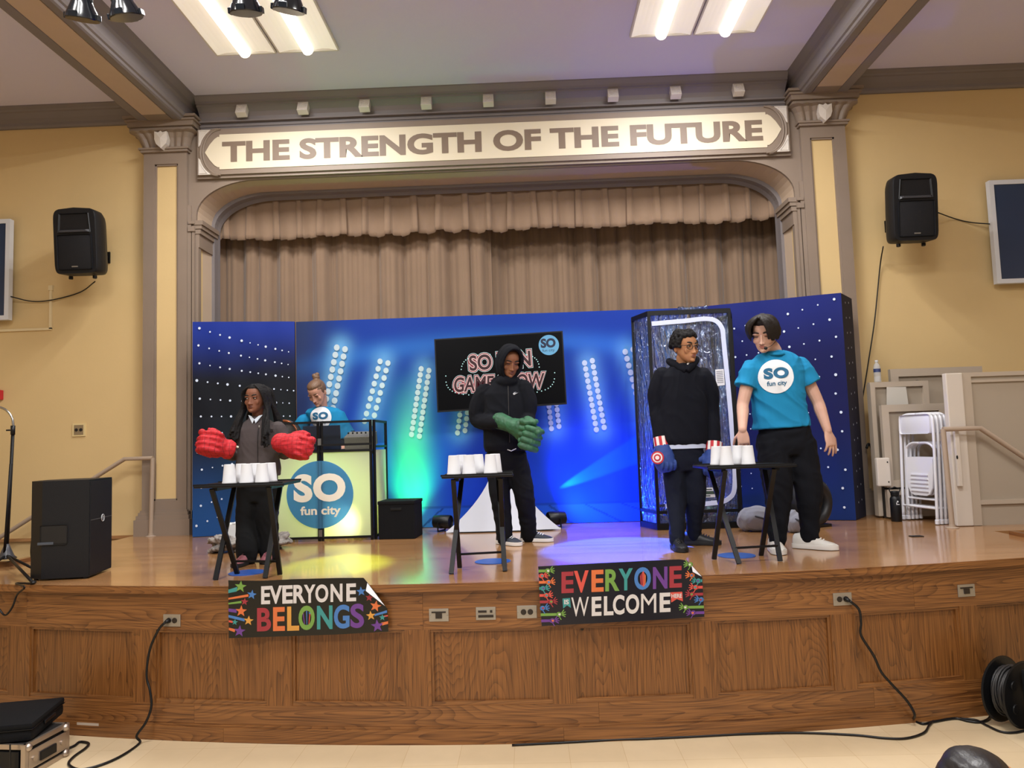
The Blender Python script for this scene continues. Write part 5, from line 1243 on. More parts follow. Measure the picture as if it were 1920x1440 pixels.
    fuse(mb, 'hair', HM, p, .005, 1, 0, label='dark chin-length hair parted in the middle')
    b = MB(); pts = [T @ Vector((.37, .06, .40)), T @ Vector((.36, -.15, .30)), T @ Vector((.25, -.38, .20)), T @ Vector((.12, -.49, .16))]; b.tube(smooth_path(pts, 5), .0022, 6); hs = b.build('headset', M_blk, p); b = MB(); b.ell(pts[-1], (.013, .013, .012), None, 12, 8); b.build('microphone', M_blk, hs, True)
tee_man()
# ---------------------------------------------------------------- woman behind the desk
def dj_woman():
    Y = 7.24; p = thing('person', 'woman with a hair bun and turquoise logo shirt, head bowed, behind the lit desk', 'person', (-1.85, Y, H))
    SK = skin('light_skin', '#c79680'); TR = cloth('dark_jeans', '#1c2434'); ax = (1, 0, 0)
    hc = atY(595, 735, Y-.08); T = head_matrix(hc, .225, radians(-16), radians(36), radians(-4))
    nk = atY(604, 763, Y); shl, shr = atY(570, 786, Y), atY(634, 784, Y); el, er = atY(552, 825, Y), atY(648, 822, Y); wl, wr_ = atY(570, 845, Y-.16), atY(640, 847, Y-.17)
    fl, fr = Vector((-1.95, Y, H)), Vector((-1.72, Y, H)); pel = Vector((-1.84, Y, H+.86)); hips = [pel+Vector((-.09, 0, -.06)), pel+Vector((.09, 0, -.06))]; kn = [fl+Z(.47), fr+Z(.47)]; an = [fl+Z(.08), fr+Z(.08)]
    mb = MB(); head(mb, T, .96, .95); limb(mb, [nk+Z(-.06), nk+Z(-.01), T @ Vector((0, .10, .15))], [.058, .050, .052])
    trunk(mb, [(pel, .14, .09, ax), (pel.lerp(nk, .45), .12, .085, ax), (pel.lerp(nk, .8), .15, .09, ax), (nk+Z(-.05), .08, .05, ax)])
    limb(mb, [shl, el, wl], [.048, .04, .027]); limb(mb, [shr, er, wr_], [.048, .04, .027])
    hand(mb, wl, (.3, -.8, -.15), (0, 0, -1), 1, .92); hand(mb, wr_, (-.2, -.8, -.15), (0, 0, -1), -1, .92)
    legs_skin(mb, hips, kn, an); fuse(mb, 'body', SK, p, .005, 2); face(T, p, mat('lips_rose', '#a86a5c', .45), mat('light_brow', '#5a4230', .7), .15)
    mb = MB(); hem = pel+Z(.04)
    trunk(mb, [(hem, .185, .125, ax), (hem.lerp(nk, .35), .175, .12, ax), (hem.lerp(nk, .65), .18, .12, ax), (hem.lerp(nk, .84), .19, .11, ax), (hem.lerp(nk, .94), .145, .09, ax), (nk+Z(.0), .075, .07, ax)])
    for a, e in ((shl, shl.lerp(el, .75)), (shr, shr.lerp(er, .75))): limb(mb, [a+Z(-.02), a.lerp(e, .5), e], [.068, .069, .070], 14, True)
    tee = fuse(mb, 'tee_shirt', M_tee, p, .0075, 3, .007, (9, 9, 7), label='turquoise short-sleeved shirt')
    shirt_print(tee, p, atY(596, 783, Y-.2), (1, 0, .036), (-.03, 0, 1), (0, 1, 0), .107, M_logo_w, M_logo_b)
    trousers(p, pel, hips, kn, an, TR, (.10, .08, .07, .06), .11, .16, ax, .006, .011)
    for f in (fl, fr): shoe(p, f+Z(.002), radians(-90), .26, M_dark_sole, M_white_sole, M_white_sole)
    HM = mat('light_brown_hair', '#6e523c', .5, bump=.4, bscale=80); mb = MB(); M = T.to_3x3()
    for c, r in (((0, .13, .62), (.36, .38, .42)), ((0, .03, .84), (.325, .385, .205)), ((.30, .08, .60), (.06, .2, .22)), ((-.30, .08, .60), (.06, .2, .22)), ((0, .36, 1.02), (.16, .16, .15)), ((.05, .42, 1.12), (.11, .11, .09)), ((-.06, .36, 1.12), (.10, .11, .09))): mb.ell(T @ Vector(c), r, M, 14, 10)
    for i in range(26):
        a = -1.2+2.4*i/25; st = T @ Vector((.34*sin(a), -.36*cos(a)+.02, .80-.10*abs(sin(a)))); mb.tube(smooth_path([st, T @ Vector((.25*sin(a), -.05, 1.0-.12*abs(sin(a)))), T @ Vector((.06*sin(a), .28, .97))], 5), .007, 6)
    fuse(mb, 'hair', HM, p, .005, 1, 0, label='light brown hair tied in a bun')
dj_woman()
# ---------------------------------------------------------------- seated child in the front row: only the crown of the head is in the picture
def front_child():
    Y = 1.95; hc = atY(1852, 1512, Y); p = thing('person', 'dark smooth-haired head of someone seated at the front, bottom right corner', 'person', (hc.x, Y, 0))
    SK = skin('warm_skin', '#a8744f'); T = head_matrix(hc, .235, radians(82), radians(6), 0); ax = (1, 0, 0)
    nk = hc+Vector((0, -.02, -.15)); pel = Vector((hc.x, Y-.02, .13))
    mb = MB(); head(mb, T); limb(mb, [nk+Z(-.06), nk, T @ Vector((0, .08, .15))], [.055, .05, .052])
    trunk(mb, [(pel, .15, .11, ax), (pel.lerp(nk, .5), .13, .09, ax), (pel.lerp(nk, .85), .16, .09, ax), (nk+Z(-.03), .08, .05, ax)])
    for s in (-1, 1): limb(mb, [nk+Vector((s*.15, 0, -.10)), nk+Vector((s*.21, .05, -.33)), Vector((hc.x+s*.12, Y+.25, .22))], [.045, .038, .028]); hand(mb, Vector((hc.x+s*.12, Y+.25, .22)), (-s*.5, .8, -.2), (0, 0, -1), s, .85)
    fuse(mb, 'body', SK, p, .006, 2); face(T, p, mat('lips_pink', '#8a5548', .4), M_browb, .9)
    mb = MB(); trunk(mb, [(pel+Z(.02), .18, .14, ax), (pel.lerp(nk, .5), .16, .12, ax), (pel.lerp(nk, .82), .18, .11, ax), (nk+Z(-.01), .08, .07, ax)])
    for s in (-1, 1): limb(mb, [nk+Vector((s*.14, 0, -.11)), nk+Vector((s*.21, .05, -.33)), Vector((hc.x+s*.13, Y+.22, .22))], [.07, .055, .042])
    fuse(mb, 'sweatshirt', cloth('grey_sweat', '#5a5c66'), p, .009, 3, .006)
    mb = MB()
    for s in (-1, 1): limb(mb, [pel+Vector((s*.10, .02, -.01)), Vector((hc.x+s*.34, Y+.30, .12)), Vector((hc.x-s*.02, Y+.40, .07))], [.11, .075, .06])
    mb.ell(pel+Z(-.01), (.17, .14, .11)); fuse(mb, 'trousers', cloth('dark_jeans2', '#222a3a'), p, .01, 3, .006)
    for s in (-1, 1): shoe(p, Vector((hc.x-s*.10, Y+.42, .003)), radians(90+s*60), .22, M_dark_sole, M_white_sole, M_white_sole)
    HM = mat('sleek_black_hair', '#1d1a1b', .38, bump=.08, bscale=160); mb = MB(); M = T.to_3x3()
    for c, r in (((0, .15, .60), (.39, .38, .46)), ((0, .12, .88), (.345, .32, .19)), ((.31, .16, .40), (.10, .20, .45)), ((-.31, .16, .40), (.10, .20, .45)), ((0, .34, .2), (.3, .2, .5))): mb.ell(T @ Vector(c), r, M, 18, 12)
    rnd = random.Random(9)
    for i in range(0):
        a = rnd.uniform(0, 2*pi); k = rnd.uniform(.9, 1.0); x, y = .38*sin(a)*k, .08+.42*cos(a)*k
        if y < -.25: continue
        mb.tube(smooth_path([T @ Vector((x*.12, y*.3, 1.085)), T @ Vector((x*.75, y*.8, .98)), T @ Vector((x*1.06, y*1.05, .62)), T @ Vector((x*1.1, y*1.1, .1))], 5), .006, 6)
    fuse(mb, 'hair', HM, p, .006, 6, .0015, (40, 6, 40), label='smooth black hair')
front_child()
# ================================================================== TABLES, CUPS, FLOOR DISCS
M_tab = mat('black_table_lacquer', '#0a0a0d', .4, spec=0.3)
def tray_table(feet, label, ytop, xl, xr):
    F = [atZ(x, y, H) for x, y in feet]                       # near-left, far-left, near-right, far-right by leg
    c = (F[0]+F[1]+F[2]+F[3])/4; zt = atY((xl+xr)/2, ytop, c.y).z
    L, R_ = atY(xl, ytop, c.y), atY(xr, ytop, c.y); w_ = (R_.x-L.x)*0.94; cx = (L.x+R_.x)/2
    t = thing('tray_table', label, 'table', (cx, c.y, H), 0, 'black folding tray tables'); M = Matrix.Rotation(radians(2), 3, 'Z')
    b = MB(); b.box((cx, c.y, zt-.012), (w_, .40, .018), M, .006); b.box((cx, c.y-.192, zt-.002), (w_*.99, .012, .012), M); b.box((cx, c.y+.192, zt-.002), (w_*.99, .012, .012), M); b.build('tabletop', M_tab, t)
    for s in (-1, 1):
        b = MB(); b.box((cx+s*w_*.30, c.y, zt-.032), (.03, .30, .022), M); b.build('cleat', M_tab, t)
    sp = w_*.30
    ya, yb = c.y-.15, c.y+.15
    # two leg frames crossing like scissors, each leg a part, each frame with its stretcher
    for (fa, fb, y1) in ((F[0], F[2], yb if F[0].y < F[1].y else ya), (F[1], F[3], ya if F[0].y < F[1].y else yb)):
        for s, f in ((-1, fa), (1, fb)):
            off = .014 if fa is F[0] else -.014
            b = MB(); b.bar((cx+s*sp+off*s*1.0, y1, zt-.03), (f.x, f.y, H+.004), .016, .030, (1, 0, 0)); b.build('leg', M_tab, t)
        b = MB(); p0 = Vector((cx-sp, y1, zt-.03)).lerp(fa, .84); p1 = Vector((cx+sp, y1, zt-.03)).lerp(fb, .84); b.bar(p0, p1, .022, .012)
        b.build('stretcher', M_tab, t) if fa is F[0] else b.bm.free()
    return zt, c.y
M_cup = mat('white_foam_cup', '#d2d2d5', .65)
cup0 = None
def cup(x, y, z, label, group):
    global cup0
    if cup0 is None:
        t = thing('foam_cup', label, 'cup', (0, 0, 0), 0, group)
        b = MB(); b.lathe([(.040, .0), (.044, .001), (.0455, .006), (.044, .011), (.0425, .013), (.0335, .118), (.0325, .123), (.030, .124), (.029, .1205), (.001, .1205)], seg=24); b.build('cup_wall', M_cup, t, True, local=True, sharp=35)
        cup0 = t; r = t
    else: r = copy_tree(cup0)
    r.location = (x, y, z); tag(r, label, 'cup', group); return r
SP = [('first', 'left'), ('second', ''), ('third', '')]
def cups(zt, yc, front_px, back_px, where, grp):
    n = ('leftmost', 'second from left', 'third from left', 'rightmost')
    for row, xs_, dy in (('front', front_px, -.075), ('back', back_px, .04)):
        for i, px in enumerate(xs_):
            x = atY(px, 880, yc+dy).x; pos = n[0] if i == 0 else (n[3] if i == len(xs_)-1 else ('middle' if len(xs_) == 3 else n[i]))
            cup(x, yc+dy, zt-.002, 'upturned white cup, %s in the %s row, table of the %s' % (pos, row, where), grp)
zt, yc = tray_table([(445, 1077), (404, 1088), (525, 1078), (497, 1085)], 'black folding tray table in front of the girl with red gloves', 904, 382, 553)
cups(zt, yc, (430, 462.5, 491.5), (452, 478, 507), 'girl in red gloves', 'upturned cups before the girl')
zt, yc = tray_table([(862, 1065), (846, 1077), (945, 1060), (947, 1072)], 'black folding tray table in front of the hooded boy', 887, 828, 966)
cups(zt, yc, (851, 879.5, 920), (866, 897, 929), 'hooded boy', 'upturned cups before the hooded boy')
zt, yc = tray_table([(1386, 1058), (1339, 1049), (1463, 1053), (1427, 1042)], 'black folding tray table under the hand of the man in turquoise', 870, 1306, 1479)
cups(zt, yc, (1363, 1404), (1345, 1385), 'man in turquoise', 'upturned cups before the man in turquoise')
M_disc = mat('blue_floor_disc', '#2a55a5', .35)
for px, py, r, who in ((463, 1074, .12, 'girl with red gloves'), (924, 1053, .125, 'hooded boy'), (1381, 1042, .125, 'man in turquoise')):
    c = atZ(px, py, H); b = MB(); b.lathe([(r, .0), (r, .003), (r*.97, .004), (.001, .004)], (c.x, c.y, H+.0005), 36); o = b.build('floor_disc', M_disc); tag(o, 'blue round disc on the floor under the table of the '+who, 'disc', 'blue floor discs')
# ================================================================== CLEAR VINYL BOOTH
def vinyl():
    m = bpy.data.materials.new('clear_vinyl'); m.use_nodes = True; nt = m.node_tree; N = nt.nodes; Lk = nt.links; b = N['Principled BSDF']
    b.inputs['Base Color'].default_value = (.75, .85, 1, 1); b.inputs['Roughness'].default_value = .08; b.inputs['Specular IOR Level'].default_value = .9
    tc = N.new('ShaderNodeTexCoord'); mp = N.new('ShaderNodeMapping'); mp.inputs['Scale'].default_value = (9, 9, 2.6); Lk.new(tc.outputs['Object'], mp.inputs['Vector'])
    n = N.new('ShaderNodeTexNoise'); n.inputs['Scale'].default_value = 2.2; n.inputs['Detail'].default_value = 4; n.inputs['Distortion'].default_value = 1.6; Lk.new(mp.outputs[0], n.inputs['Vector'])
    bp = N.new('ShaderNodeBump'); bp.inputs['Strength'].default_value = 1.0; bp.inputs['Distance'].default_value = .05; Lk.new(n.outputs['Fac'], bp.inputs['Height']); Lk.new(bp.outputs[0], b.inputs['Normal'])
    tr = N.new('ShaderNodeBsdfTransparent'); tr.inputs[0].default_value = (.95, .97, 1, 1); gl = N.new('ShaderNodeBsdfGlossy'); gl.inputs['Roughness'].default_value = .12; gl.inputs[0].default_value = (.62, .76, 1, 1); Lk.new(bp.outputs[0], gl.inputs['Normal'])  # bluish tint puts the blue light around the booth into the vinyl's colour
    fr = N.new('ShaderNodeFresnel'); fr.inputs[0].default_value = 1.5; Lk.new(bp.outputs[0], fr.inputs['Normal'])
    ma = N.new('ShaderNodeMath'); ma.operation = 'MULTIPLY_ADD'; ma.inputs[1].default_value = 1.3; ma.inputs[2].default_value = .10; ma.use_clamp = True; Lk.new(fr.outputs[0], ma.inputs[0])
    mx = N.new('ShaderNodeMixShader'); Lk.new(ma.outputs[0], mx.inputs[0]); Lk.new(tr.outputs[0], mx.inputs[1]); Lk.new(gl.outputs[0], mx.inputs[2]); Lk.new(mx.outputs[0], N['Material Output'].inputs['Surface']); return m
M_vin = vinyl()
bx0, bx1, by0, by1, bz1 = 1.115, 1.835, 6.72, 7.36, 2.885
bo = thing('vinyl_booth', 'tall clear vinyl booth with black frame behind the boy with glasses', 'booth', ((bx0+bx1)/2, (by0+by1)/2, H))
mid = (by0+by1)/2
ring = [(bx0, by0), (bx1, by0), (bx1+.10, mid), (bx1, by1), (bx0, by1), (bx0-.10, mid)]      # six-sided plan
for i, (x, y) in enumerate(ring):
    b = MB(); b.box((x, y, (H+bz1)/2), (.028, .028, bz1-H-.004)); b.build('post', M_blkm, bo)
for z, hh, nm in ((H+.025, .05, 'base_rail'), (H+.155, .026, 'rail'), (bz1-.02, .04, 'top_rail')):
    for i in range(6):
        a, c = ring[i], ring[(i+1) % 6]; b = MB(); b.bar((*a, z), (*c, z), .03, hh); b.build(nm, M_blkm, bo)
b = MB(); b.box(((bx0+bx1)/2, by0, H+.085), (.028, .028, .13)); b.build('short_post', M_blkm, bo)
b = MB()
for i in range(6):
    a, c = ring[i], ring[(i+1) % 6]; n = 16; L = [[], []]
    for k in range(n+1):
        t = k/n; p = Vector((*a, 0)).lerp(Vector((*c, 0)), t)
        L[0].append((p.x, p.y-.004, H+.06)); L[1].append((p.x, p.y-.004, bz1-.04))
    b.rings([L[0], L[1]], close=False)
b.build('vinyl_wall', M_vin, bo, label='wrinkled clear vinyl wall')
M_zip = mat('white_vinyl_tape', '#cdd6f2', .5); b = MB(); yv = by0-.012
X = lambda px, py: Vector((atY(px, py, yv).x, yv, atY(px, py, yv).z))
b_path = smooth_path([X(1222, 607), X(1280, 602), X(1330, 598), X(1352, 612), X(1358, 650), X(1372, 800), X(1378, 905), X(1366, 935), X(1330, 944), X(1248, 949)], 6)
rs = []
for i, p in enumerate(b_path):
    t = (b_path[min(i+1, len(b_path)-1)]-b_path[max(i-1, 0)]).normalized(); nrm = Vector((-t.z, 0, t.x)); rs.append([p+nrm*.020, p-nrm*.020, p-nrm*.020+Vector((0, .004, 0)), p+nrm*.020+Vector((0, .004, 0))])
b.rings(rs); b.build('door_tape', M_zip, bo, label='white curved door tape')
def px_quad(b, pts, Y): b.poly([Vector((atY(x, y, Y).x, Y, atY(x, y, Y).z)) for x, y in pts], (0, .003, 0))
M_paper = mat('white_paper', '#d9dbe0', .8); M_grey_ink = mat('grey_ink', '#7c7f8a', .8)
b = MB(); px_quad(b, [(1341, 693), (1357, 692), (1359, 722), (1343, 724)], yv); pn = b.build('paper_notice', M_paper, bo)
b = MB()
for k in range(7): px_quad(b, [(1343+.3*k, 696+3.4*k), (1355+.3*k, 695.3+3.4*k), (1355+.3*k, 696.3+3.4*k), (1343+.3*k, 697+3.4*k)], yv-.002)
b.build('printed_lines', M_grey_ink, pn)
b = MB(); px_quad(b, [(1316, 915), (1340, 914), (1341, 932), (1317, 933)], yv); lb = b.build('label_sticker', M_paper, bo)
b = MB()
for k, (w_, m) in enumerate(((17, 2), (22, 6), (14, 2))): px_quad(b, [(1318, 917+[0, 4, 12][k]), (1318+w_, 916.5+[0, 4, 12][k]), (1318+w_, 916.5+[0, 4, 12][k]+m), (1318, 917+[0, 4, 12][k]+m)], yv-.002)
b.build('printed_lines', mat('dark_green_ink', '#33463a', .7), lb)
b = MB(); rn = random.Random(4)
for k in range(9): b.ell((1.42+.028*k+rn.uniform(-.01, .01), 6.85+rn.uniform(-.05, .05), bz1+.022+rn.uniform(0, .012)), (.022, .022, .022), None, 10, 7)
b.build('clear_ruffle', M_vin, bo, True)
M_note = mat('play_money_green', '#6f8f78', .7); b = MB()
for k in range(26):
    c = Vector((rn.uniform(bx0+.02, bx1-.02), rn.uniform(by0+.05, by1-.05), H+.062+.003*k)); R_ = Euler((rn.uniform(-.25, .25), rn.uniform(-.25, .25), rn.uniform(0, 6))).to_matrix(); b.box(c, (.14, .06, .001), R_)
o = b.build('paper_slips', M_note, bo, kind='stuff', label='loose paper slips on the booth floor')
b = MB(); b.poly([(x, y, H+.012) for x, y in ring], (0, 0, .045)); b.build('booth_floor', M_blk, bo)
# ================================================================== BLOWER AND BAGS BEHIND THE MAN
c = atZ(1521, 982, H); c.y = 6.62; c.x = atY(1519, 980, 6.62).x
t = thing('round_blower', 'big black tyre-shaped blower on the floor behind the man in turquoise', 'blower', (c.x, c.y, H))
Mt = Euler((radians(90), 0, radians(28))).to_matrix(); cc = Vector((c.x, c.y, H+.215)); rs = []
b = MB(); b.lathe([(.13, -.085), (.17, -.098), (.205, -.075), (.214, -.03), (.214, .03), (.205, .075), (.17, .098), (.13, .085), (.125, .05), (.125, -.05), (.13, -.085)], cc, 40, Mt, cap=False); b.build('tyre', mat('black_rubber', '#18181b', .5), t, True)
b = MB(); b.lathe([(.128, .02), (.11, .045), (.06, .03), (.045, .06), (.001, .065)], cc, 32, Mt); b.lathe([(.128, -.05), (.001, -.05)], cc, 32, Mt); b.build('hub', mat('dark_hub', '#101116', .35), t, True, sharp=40)
text_on('side_lettering', '750W', cc+Mt @ Vector((-.03, -.095, .052)), Mt @ Vector((.075, .03, 0)), Mt @ Vector((-.012, .03, 0)), M_paper, t, .02) if False else None
b = MB(); b.box(cc+Vector((-.24, .02, -.05)), (.18, .16, .16), Euler((0, radians(8), radians(20))).to_matrix(), .03); b.build('nozzle', M_blk, t, True, sharp=50)
b = MB(); b.box((c.x-.02, c.y+.02, H+.012), (.36, .22, .024), Matrix.Rotation(radians(28), 3, 'Z'), .006); b.build('foot', M_blk, t)
M_gbag = fabric('grey_bag_cloth', '#8d8f9c')
for (px, py, rx, rz, lab, yy) in ((1418, 990, .15, .115, 'crumpled grey cloth bag on the floor beside the clear booth', 6.46), (1489, 992, .06, .10, 'pale grey cloth bundle on the floor, between the legs of the man in turquoise', 6.30)):
    g = Vector((atY(px, py, yy).x, yy, H)); mb = MB(); mb.ell(g+Z(rz*.93), (rx, .12, rz*.92)); mb.ell(g+Vector((rx*.45, -.03, rz*.62)), (rx*.6, .09, rz*.6)); mb.ell(g+Vector((-rx*.5, .02, rz*.7)), (rx*.5, .1, rz*.68))
    t = thing('cloth_bag', lab, 'bag', tuple(g)); fuse(mb, 'bag_body', M_gbag, t, .008, 2, .014, (16, 16, 10)); b = MB(); b.tube(smooth_path([g+Vector((-rx*.3, -.10, rz*1.2)), g+Vector((0, -.135, rz*1.1)), g+Vector((rx*.4, -.12, rz*.9))], 5), .008, 6); b.build('strap', mat('dark_strap', '#3a3b44', .8), t)
# ================================================================== LIFT, CHAIRS, RAIL AND SMALL THINGS AT THE RIGHT
M_lift = mat('beige_lift_paint', '#b7a998', .4, var=.02); M_lift2 = mat('beige_lift_panel', '#aa9d8c', .45); M_cream2 = mat('ivory_edge', '#d3c9bd', .4); M_dark = mat('dark_gap', '#17130f', .8)
lf = thing('wheelchair_lift', 'beige panelled wheelchair lift beside the stage stairs on the right', 'lift', (3.9, 6.9, H))
def panel(b0, x0, x1, y, z0, z1, th, fw, nm, inset=.03):
    b = MB(); b.box2((x0, y, z0), (x0+fw, y+th, z1)); b.box2((x1-fw, y, z0), (x1, y+th, z1)); b.box2((x0+fw, y, z0), (x1-fw, y+th, z0+fw)); b.box2((x0+fw, y, z1-fw), (x1-fw, y+th, z1))
    o = b.build(nm, M_lift, lf); b = MB(); b.box2((x0+fw, y+inset, z0+fw), (x1-fw, y+th-.001, z1-fw)); b.build('inset_panel', M_lift2, o); return o
panel(None, 3.27, 3.86, 7.00, H+.29, 1.975, .05, .065, 'gate')
panel(None, 3.27, 3.80, 7.00, H+.02, H+.27, .05, .05, 'kick_panel')
panel(None, 3.25, 3.80, 7.16, H+.02, 2.20, .05, .05, 'side_panel'); panel(None, 3.52, 4.40, 7.30, H+.02, 2.33, .05, .075, 'back_panel')
b = MB(); b.box2((3.27, 7.06, H+.01), (3.80, 7.10, H+.30)); b.build('recess_shade', M_dark, lf)  # dark box painted in for the shadow in the lift's bottom opening
b = MB(); b.box2((3.235, 7.12, H+.02), (3.275, 7.20, 2.18)); b.build('corner_post', M_lift, lf)
b = MB(); b.box((3.235, 6.985, 1.36), (.12, .05, .26), None, .012); o = b.build('actuator_box', M_cream2, lf, label='ivory metal box')
for s in (-1, 1):
    b = MB(); b.ell((3.27, 6.957, 1.36+s*.09), (.007, .004, .007), None, 8, 5); b.build('screw', M_blkm, o)
b = MB(); b.lathe([(.018, 0), (.016, .008), (.001, .008)], (3.83-.06, 7.297, 2.20), 14, Euler((radians(90), 0, 0)).to_matrix()); b.build('lock', mat('steel2', '#a7a39c', .35, metal=.8), lf)
b = MB(); b.poly([(3.385, 7.15, 1.90), (3.60, 7.15, 1.90), (3.585, 7.152, 2.145), (3.405, 7.152, 2.15)], (0, .004, 0)); pp = b.build('paper_notice', mat('notice_paper', '#c9c4ba', .8), lf)
# near carriage wall with its ivory edge post
b = MB(); b.box2((3.525, 6.36, H+.003), (3.665, 6.42, 2.205), .008); b.build('edge_post', M_cream2, lf, label='ivory edge post')
b = MB(); b.box2((3.665, 6.37, H+.003), (3.74, 6.41, 2.205)); b.box2((3.74, 6.37, 2.17), (5.2, 6.41, 2.205)); b.box2((3.74, 6.365, 1.10), (5.2, 6.41, 1.135)); b.box2((3.74, 6.372, 2.12), (5.2, 6.41, 2.14)); b.build('carriage_frame', M_lift, lf)
b = MB(); b.box2((3.74, 6.39, H-.1), (5.2, 6.41, 2.17)); b.build('carriage_panel', M_lift2, lf)
b = MB(); b.box((3.56, 6.335, 1.49), (.035, .03, .46), Euler((0, radians(0), 0)).to_matrix(), .004); o = b.build('lock_plate', M_cream2, lf); b = MB(); b.ell((3.545, 6.318, 1.50), (.008, .006, .016), None, 8, 6); b.build('key_hole', M_blkm, o)
b = MB(); b.box2((3.12, 7.50, 1.40), (3.30, 7.56, 2.34)); b.build('wall_board', mat('yellowed_board', '#c9a66a', .6), lf)
# bucket and water bottle on the lift
t = thing('bucket', 'small red bucket on top of the lift at the right edge', 'bucket', (4.33, 6.40, 2.205)); b = MB(); b.lathe([(.05, .0), (.066, .11), (.07, .112), (.07, .122), (.062, .12), (.048, .006), (.001, .006)], (4.30, 6.39, 2.206), 22); b.build('bucket_wall', mat('red_plastic', '#b0202c', .4), t, True, sharp=40)
b = MB(); b.tube([Vector((4.30+.07*cos(a), 6.385, 2.315-.06*sin(a))) for a in [pi*i/10 for i in range(11)]], .0025, 5); b.build('bail', mat('steel', '#9a9a98', .35), t)
M_pet = netmat('clear_bottle_plastic', '#dfe8f2', .32)
t = thing('water_bottle', 'clear water bottle with blue label standing on the lift side panel', 'bottle', (3.34, 7.185, 2.2))
b = MB(); b.lathe([(.030, 0), (.032, .01), (.031, .05), (.029, .055), (.032, .06), (.032, .14), (.026, .165), (.013, .185), (.013, .195)], (3.34, 7.185, 2.201), 18); b.build('bottle_wall', M_pet, t, True); b = MB(); b.lathe([(.0325, .095), (.0325, .128)], (3.34, 7.185, 2.201), 18, cap=False); b.build('label_band', mat('bottle_blue', '#33406e', .5), t, True); b = MB(); b.lathe([(.015, .195), (.015, .21)], (3.34, 7.185, 2.201), 12); b.build('cap', M_paper, t)
q = Vector((atY(1681, 970, 6.84).x, 6.84, H+.001))
t = thing('flask', 'black drinking flask standing on the stage by the lift', 'flask', tuple(q)); b = MB(); b.lathe([(.043, 0), (.046, .008), (.046, .20), (.036, .222), (.03, .225)], q, 22); b.build('flask_body', M_blk, t, True, sharp=40); b = MB(); b.lathe([(.034, .225), (.036, .232), (.036, .262), (.03, .27), (.001, .27)], q, 20); b.tube([q+Vector((.034, 0, .25)), q+Vector((.05, 0, .285)), q+Vector((0, 0, .305)), q+Vector((-.05, 0, .285)), q+Vector((-.034, 0, .25))], .006, 6); b.build('lid', M_blkm, t)
b = MB(); b.box(q+Vector((-.012, -.047, .16)), (.006, .002, .022)); b.box(q+Vector((.002, -.047, .153)), (.02, .002, .006)); b.ell(q+Vector((-.002, -.047, .178)), (.008, .002, .008), None, 10, 6); b.build('flask_emblem', M_paper, t)
u0, u1 = atZ(1650, 966, H), atY(1633, 838, 7.42)
t = thing('umbrella', 'closed black umbrella leaning behind the flask', 'umbrella', tuple(u0)); u0 = Vector((u0.x, 7.30, H+.005)); d = (u1-u0)
b = MB(); b.tube([u0, u0+d*.08, u0+d*.25, u0+d*.62, u0+d*.72], [.005, .012, .028, .022, .012], 10); b.build('canopy', M_blkf, t, True); b = MB(); b.tube([u0+d*.7, u0+d*.92], .006, 8); b.build('shaft', M_blkm, t); b = MB(); b.tube(smooth_path([u0+d*.9, u0+d*1.0, u0+d*1.03+Vector((-.02, 0, .01)), u0+d*.98+Vector((-.045, 0, 0))], 4), .012, 8); b.build('handle', M_blk, t, True)
# folded white chairs leaning on the lift
M_wch = mat('white_chair_plastic', '#dcdce2', .4)
ch0 = thing('folding_chair', 'x', 'chair', (0, 0, 0), 0, 'folded white chairs')
def ctube(name, pts, r, n=6): b = MB(); b.tube(smooth_path(pts, n), r, 10); return b.build(name, M_wch, ch0, True, local=True)
for s in (-1, 1): ctube('front_leg', [(s*.215, .0, .0), (s*.215, .0, .45), (s*.21, 0, .84), (s*.19, 0, .92), (s*.12, 0, .945), (0, 0, .945)], .0125)
for s in (-1, 1): ctube('rear_leg', [(s*.185, .03, .03), (s*.185, .03, .35), (s*.18, .028, .60), (s*.16, .026, .66), (s*.09, .026, .69), (0, .026, .69)], .0115)
b = MB(); b.box((0, -.006, .855), (.40, .022, .17), None, .03); b.build('backrest', M_wch, ch0, True, local=True, sharp=50)
b = MB(); rs = []
for z, w_ in ((.23, .08), (.245, .12), (.30, .155), (.42, .17), (.55, .17), (.565, .16)): rs.append([(-w_, .012, z), (w_, .012, z), (w_, .026, z), (-w_, .026, z)])
b.rings(rs); se = b.build('seat', M_wch, ch0, local=True)
b = MB()
for k in range(5): b.box((0, .008, .27+.035*k), (.22, .01, .012))
o = b.build('seat_rib', M_wch, se, local=True)
b = MB(); b.tube([(-.185, .03, .20), (.185, .03, .20)], .009, 8); b.build('crossbar', M_wch, ch0, local=True); b = MB(); b.tube([(-.215, 0, .13), (.215, 0, .13)], .009, 8); b.build('crossbar', M_wch, ch0, local=True)
for s in (-1, 1):
    b = MB(); b.lathe([(.017, -.004), (.018, .03), (.014, .034)], (s*.215, 0, .004), 12); b.build('foot_cap', M_wch, ch0, local=True); b = MB(); b.lathe([(.016, .006), (.016, .04)], (s*.185, .03, .0), 12); b.build('foot_cap', M_wch, ch0, local=True)
names = ['folded white chair, front one of the stack leaning on the lift', 'folded white chair, second from the front of the stack', 'folded white chair, third from the front of the stack', 'folded white chair, rearmost of the stack by the edge post']
f0 = atZ(1716, 984, H)
for i in range(4):
    c = ch0 if i == 0 else copy_tree(ch0); c.location = (3.405+.040*i, 6.72+.008*i, H+.006); c.rotation_euler = (radians(-2.2), 0, radians(-80)); c['label'] = names[i]
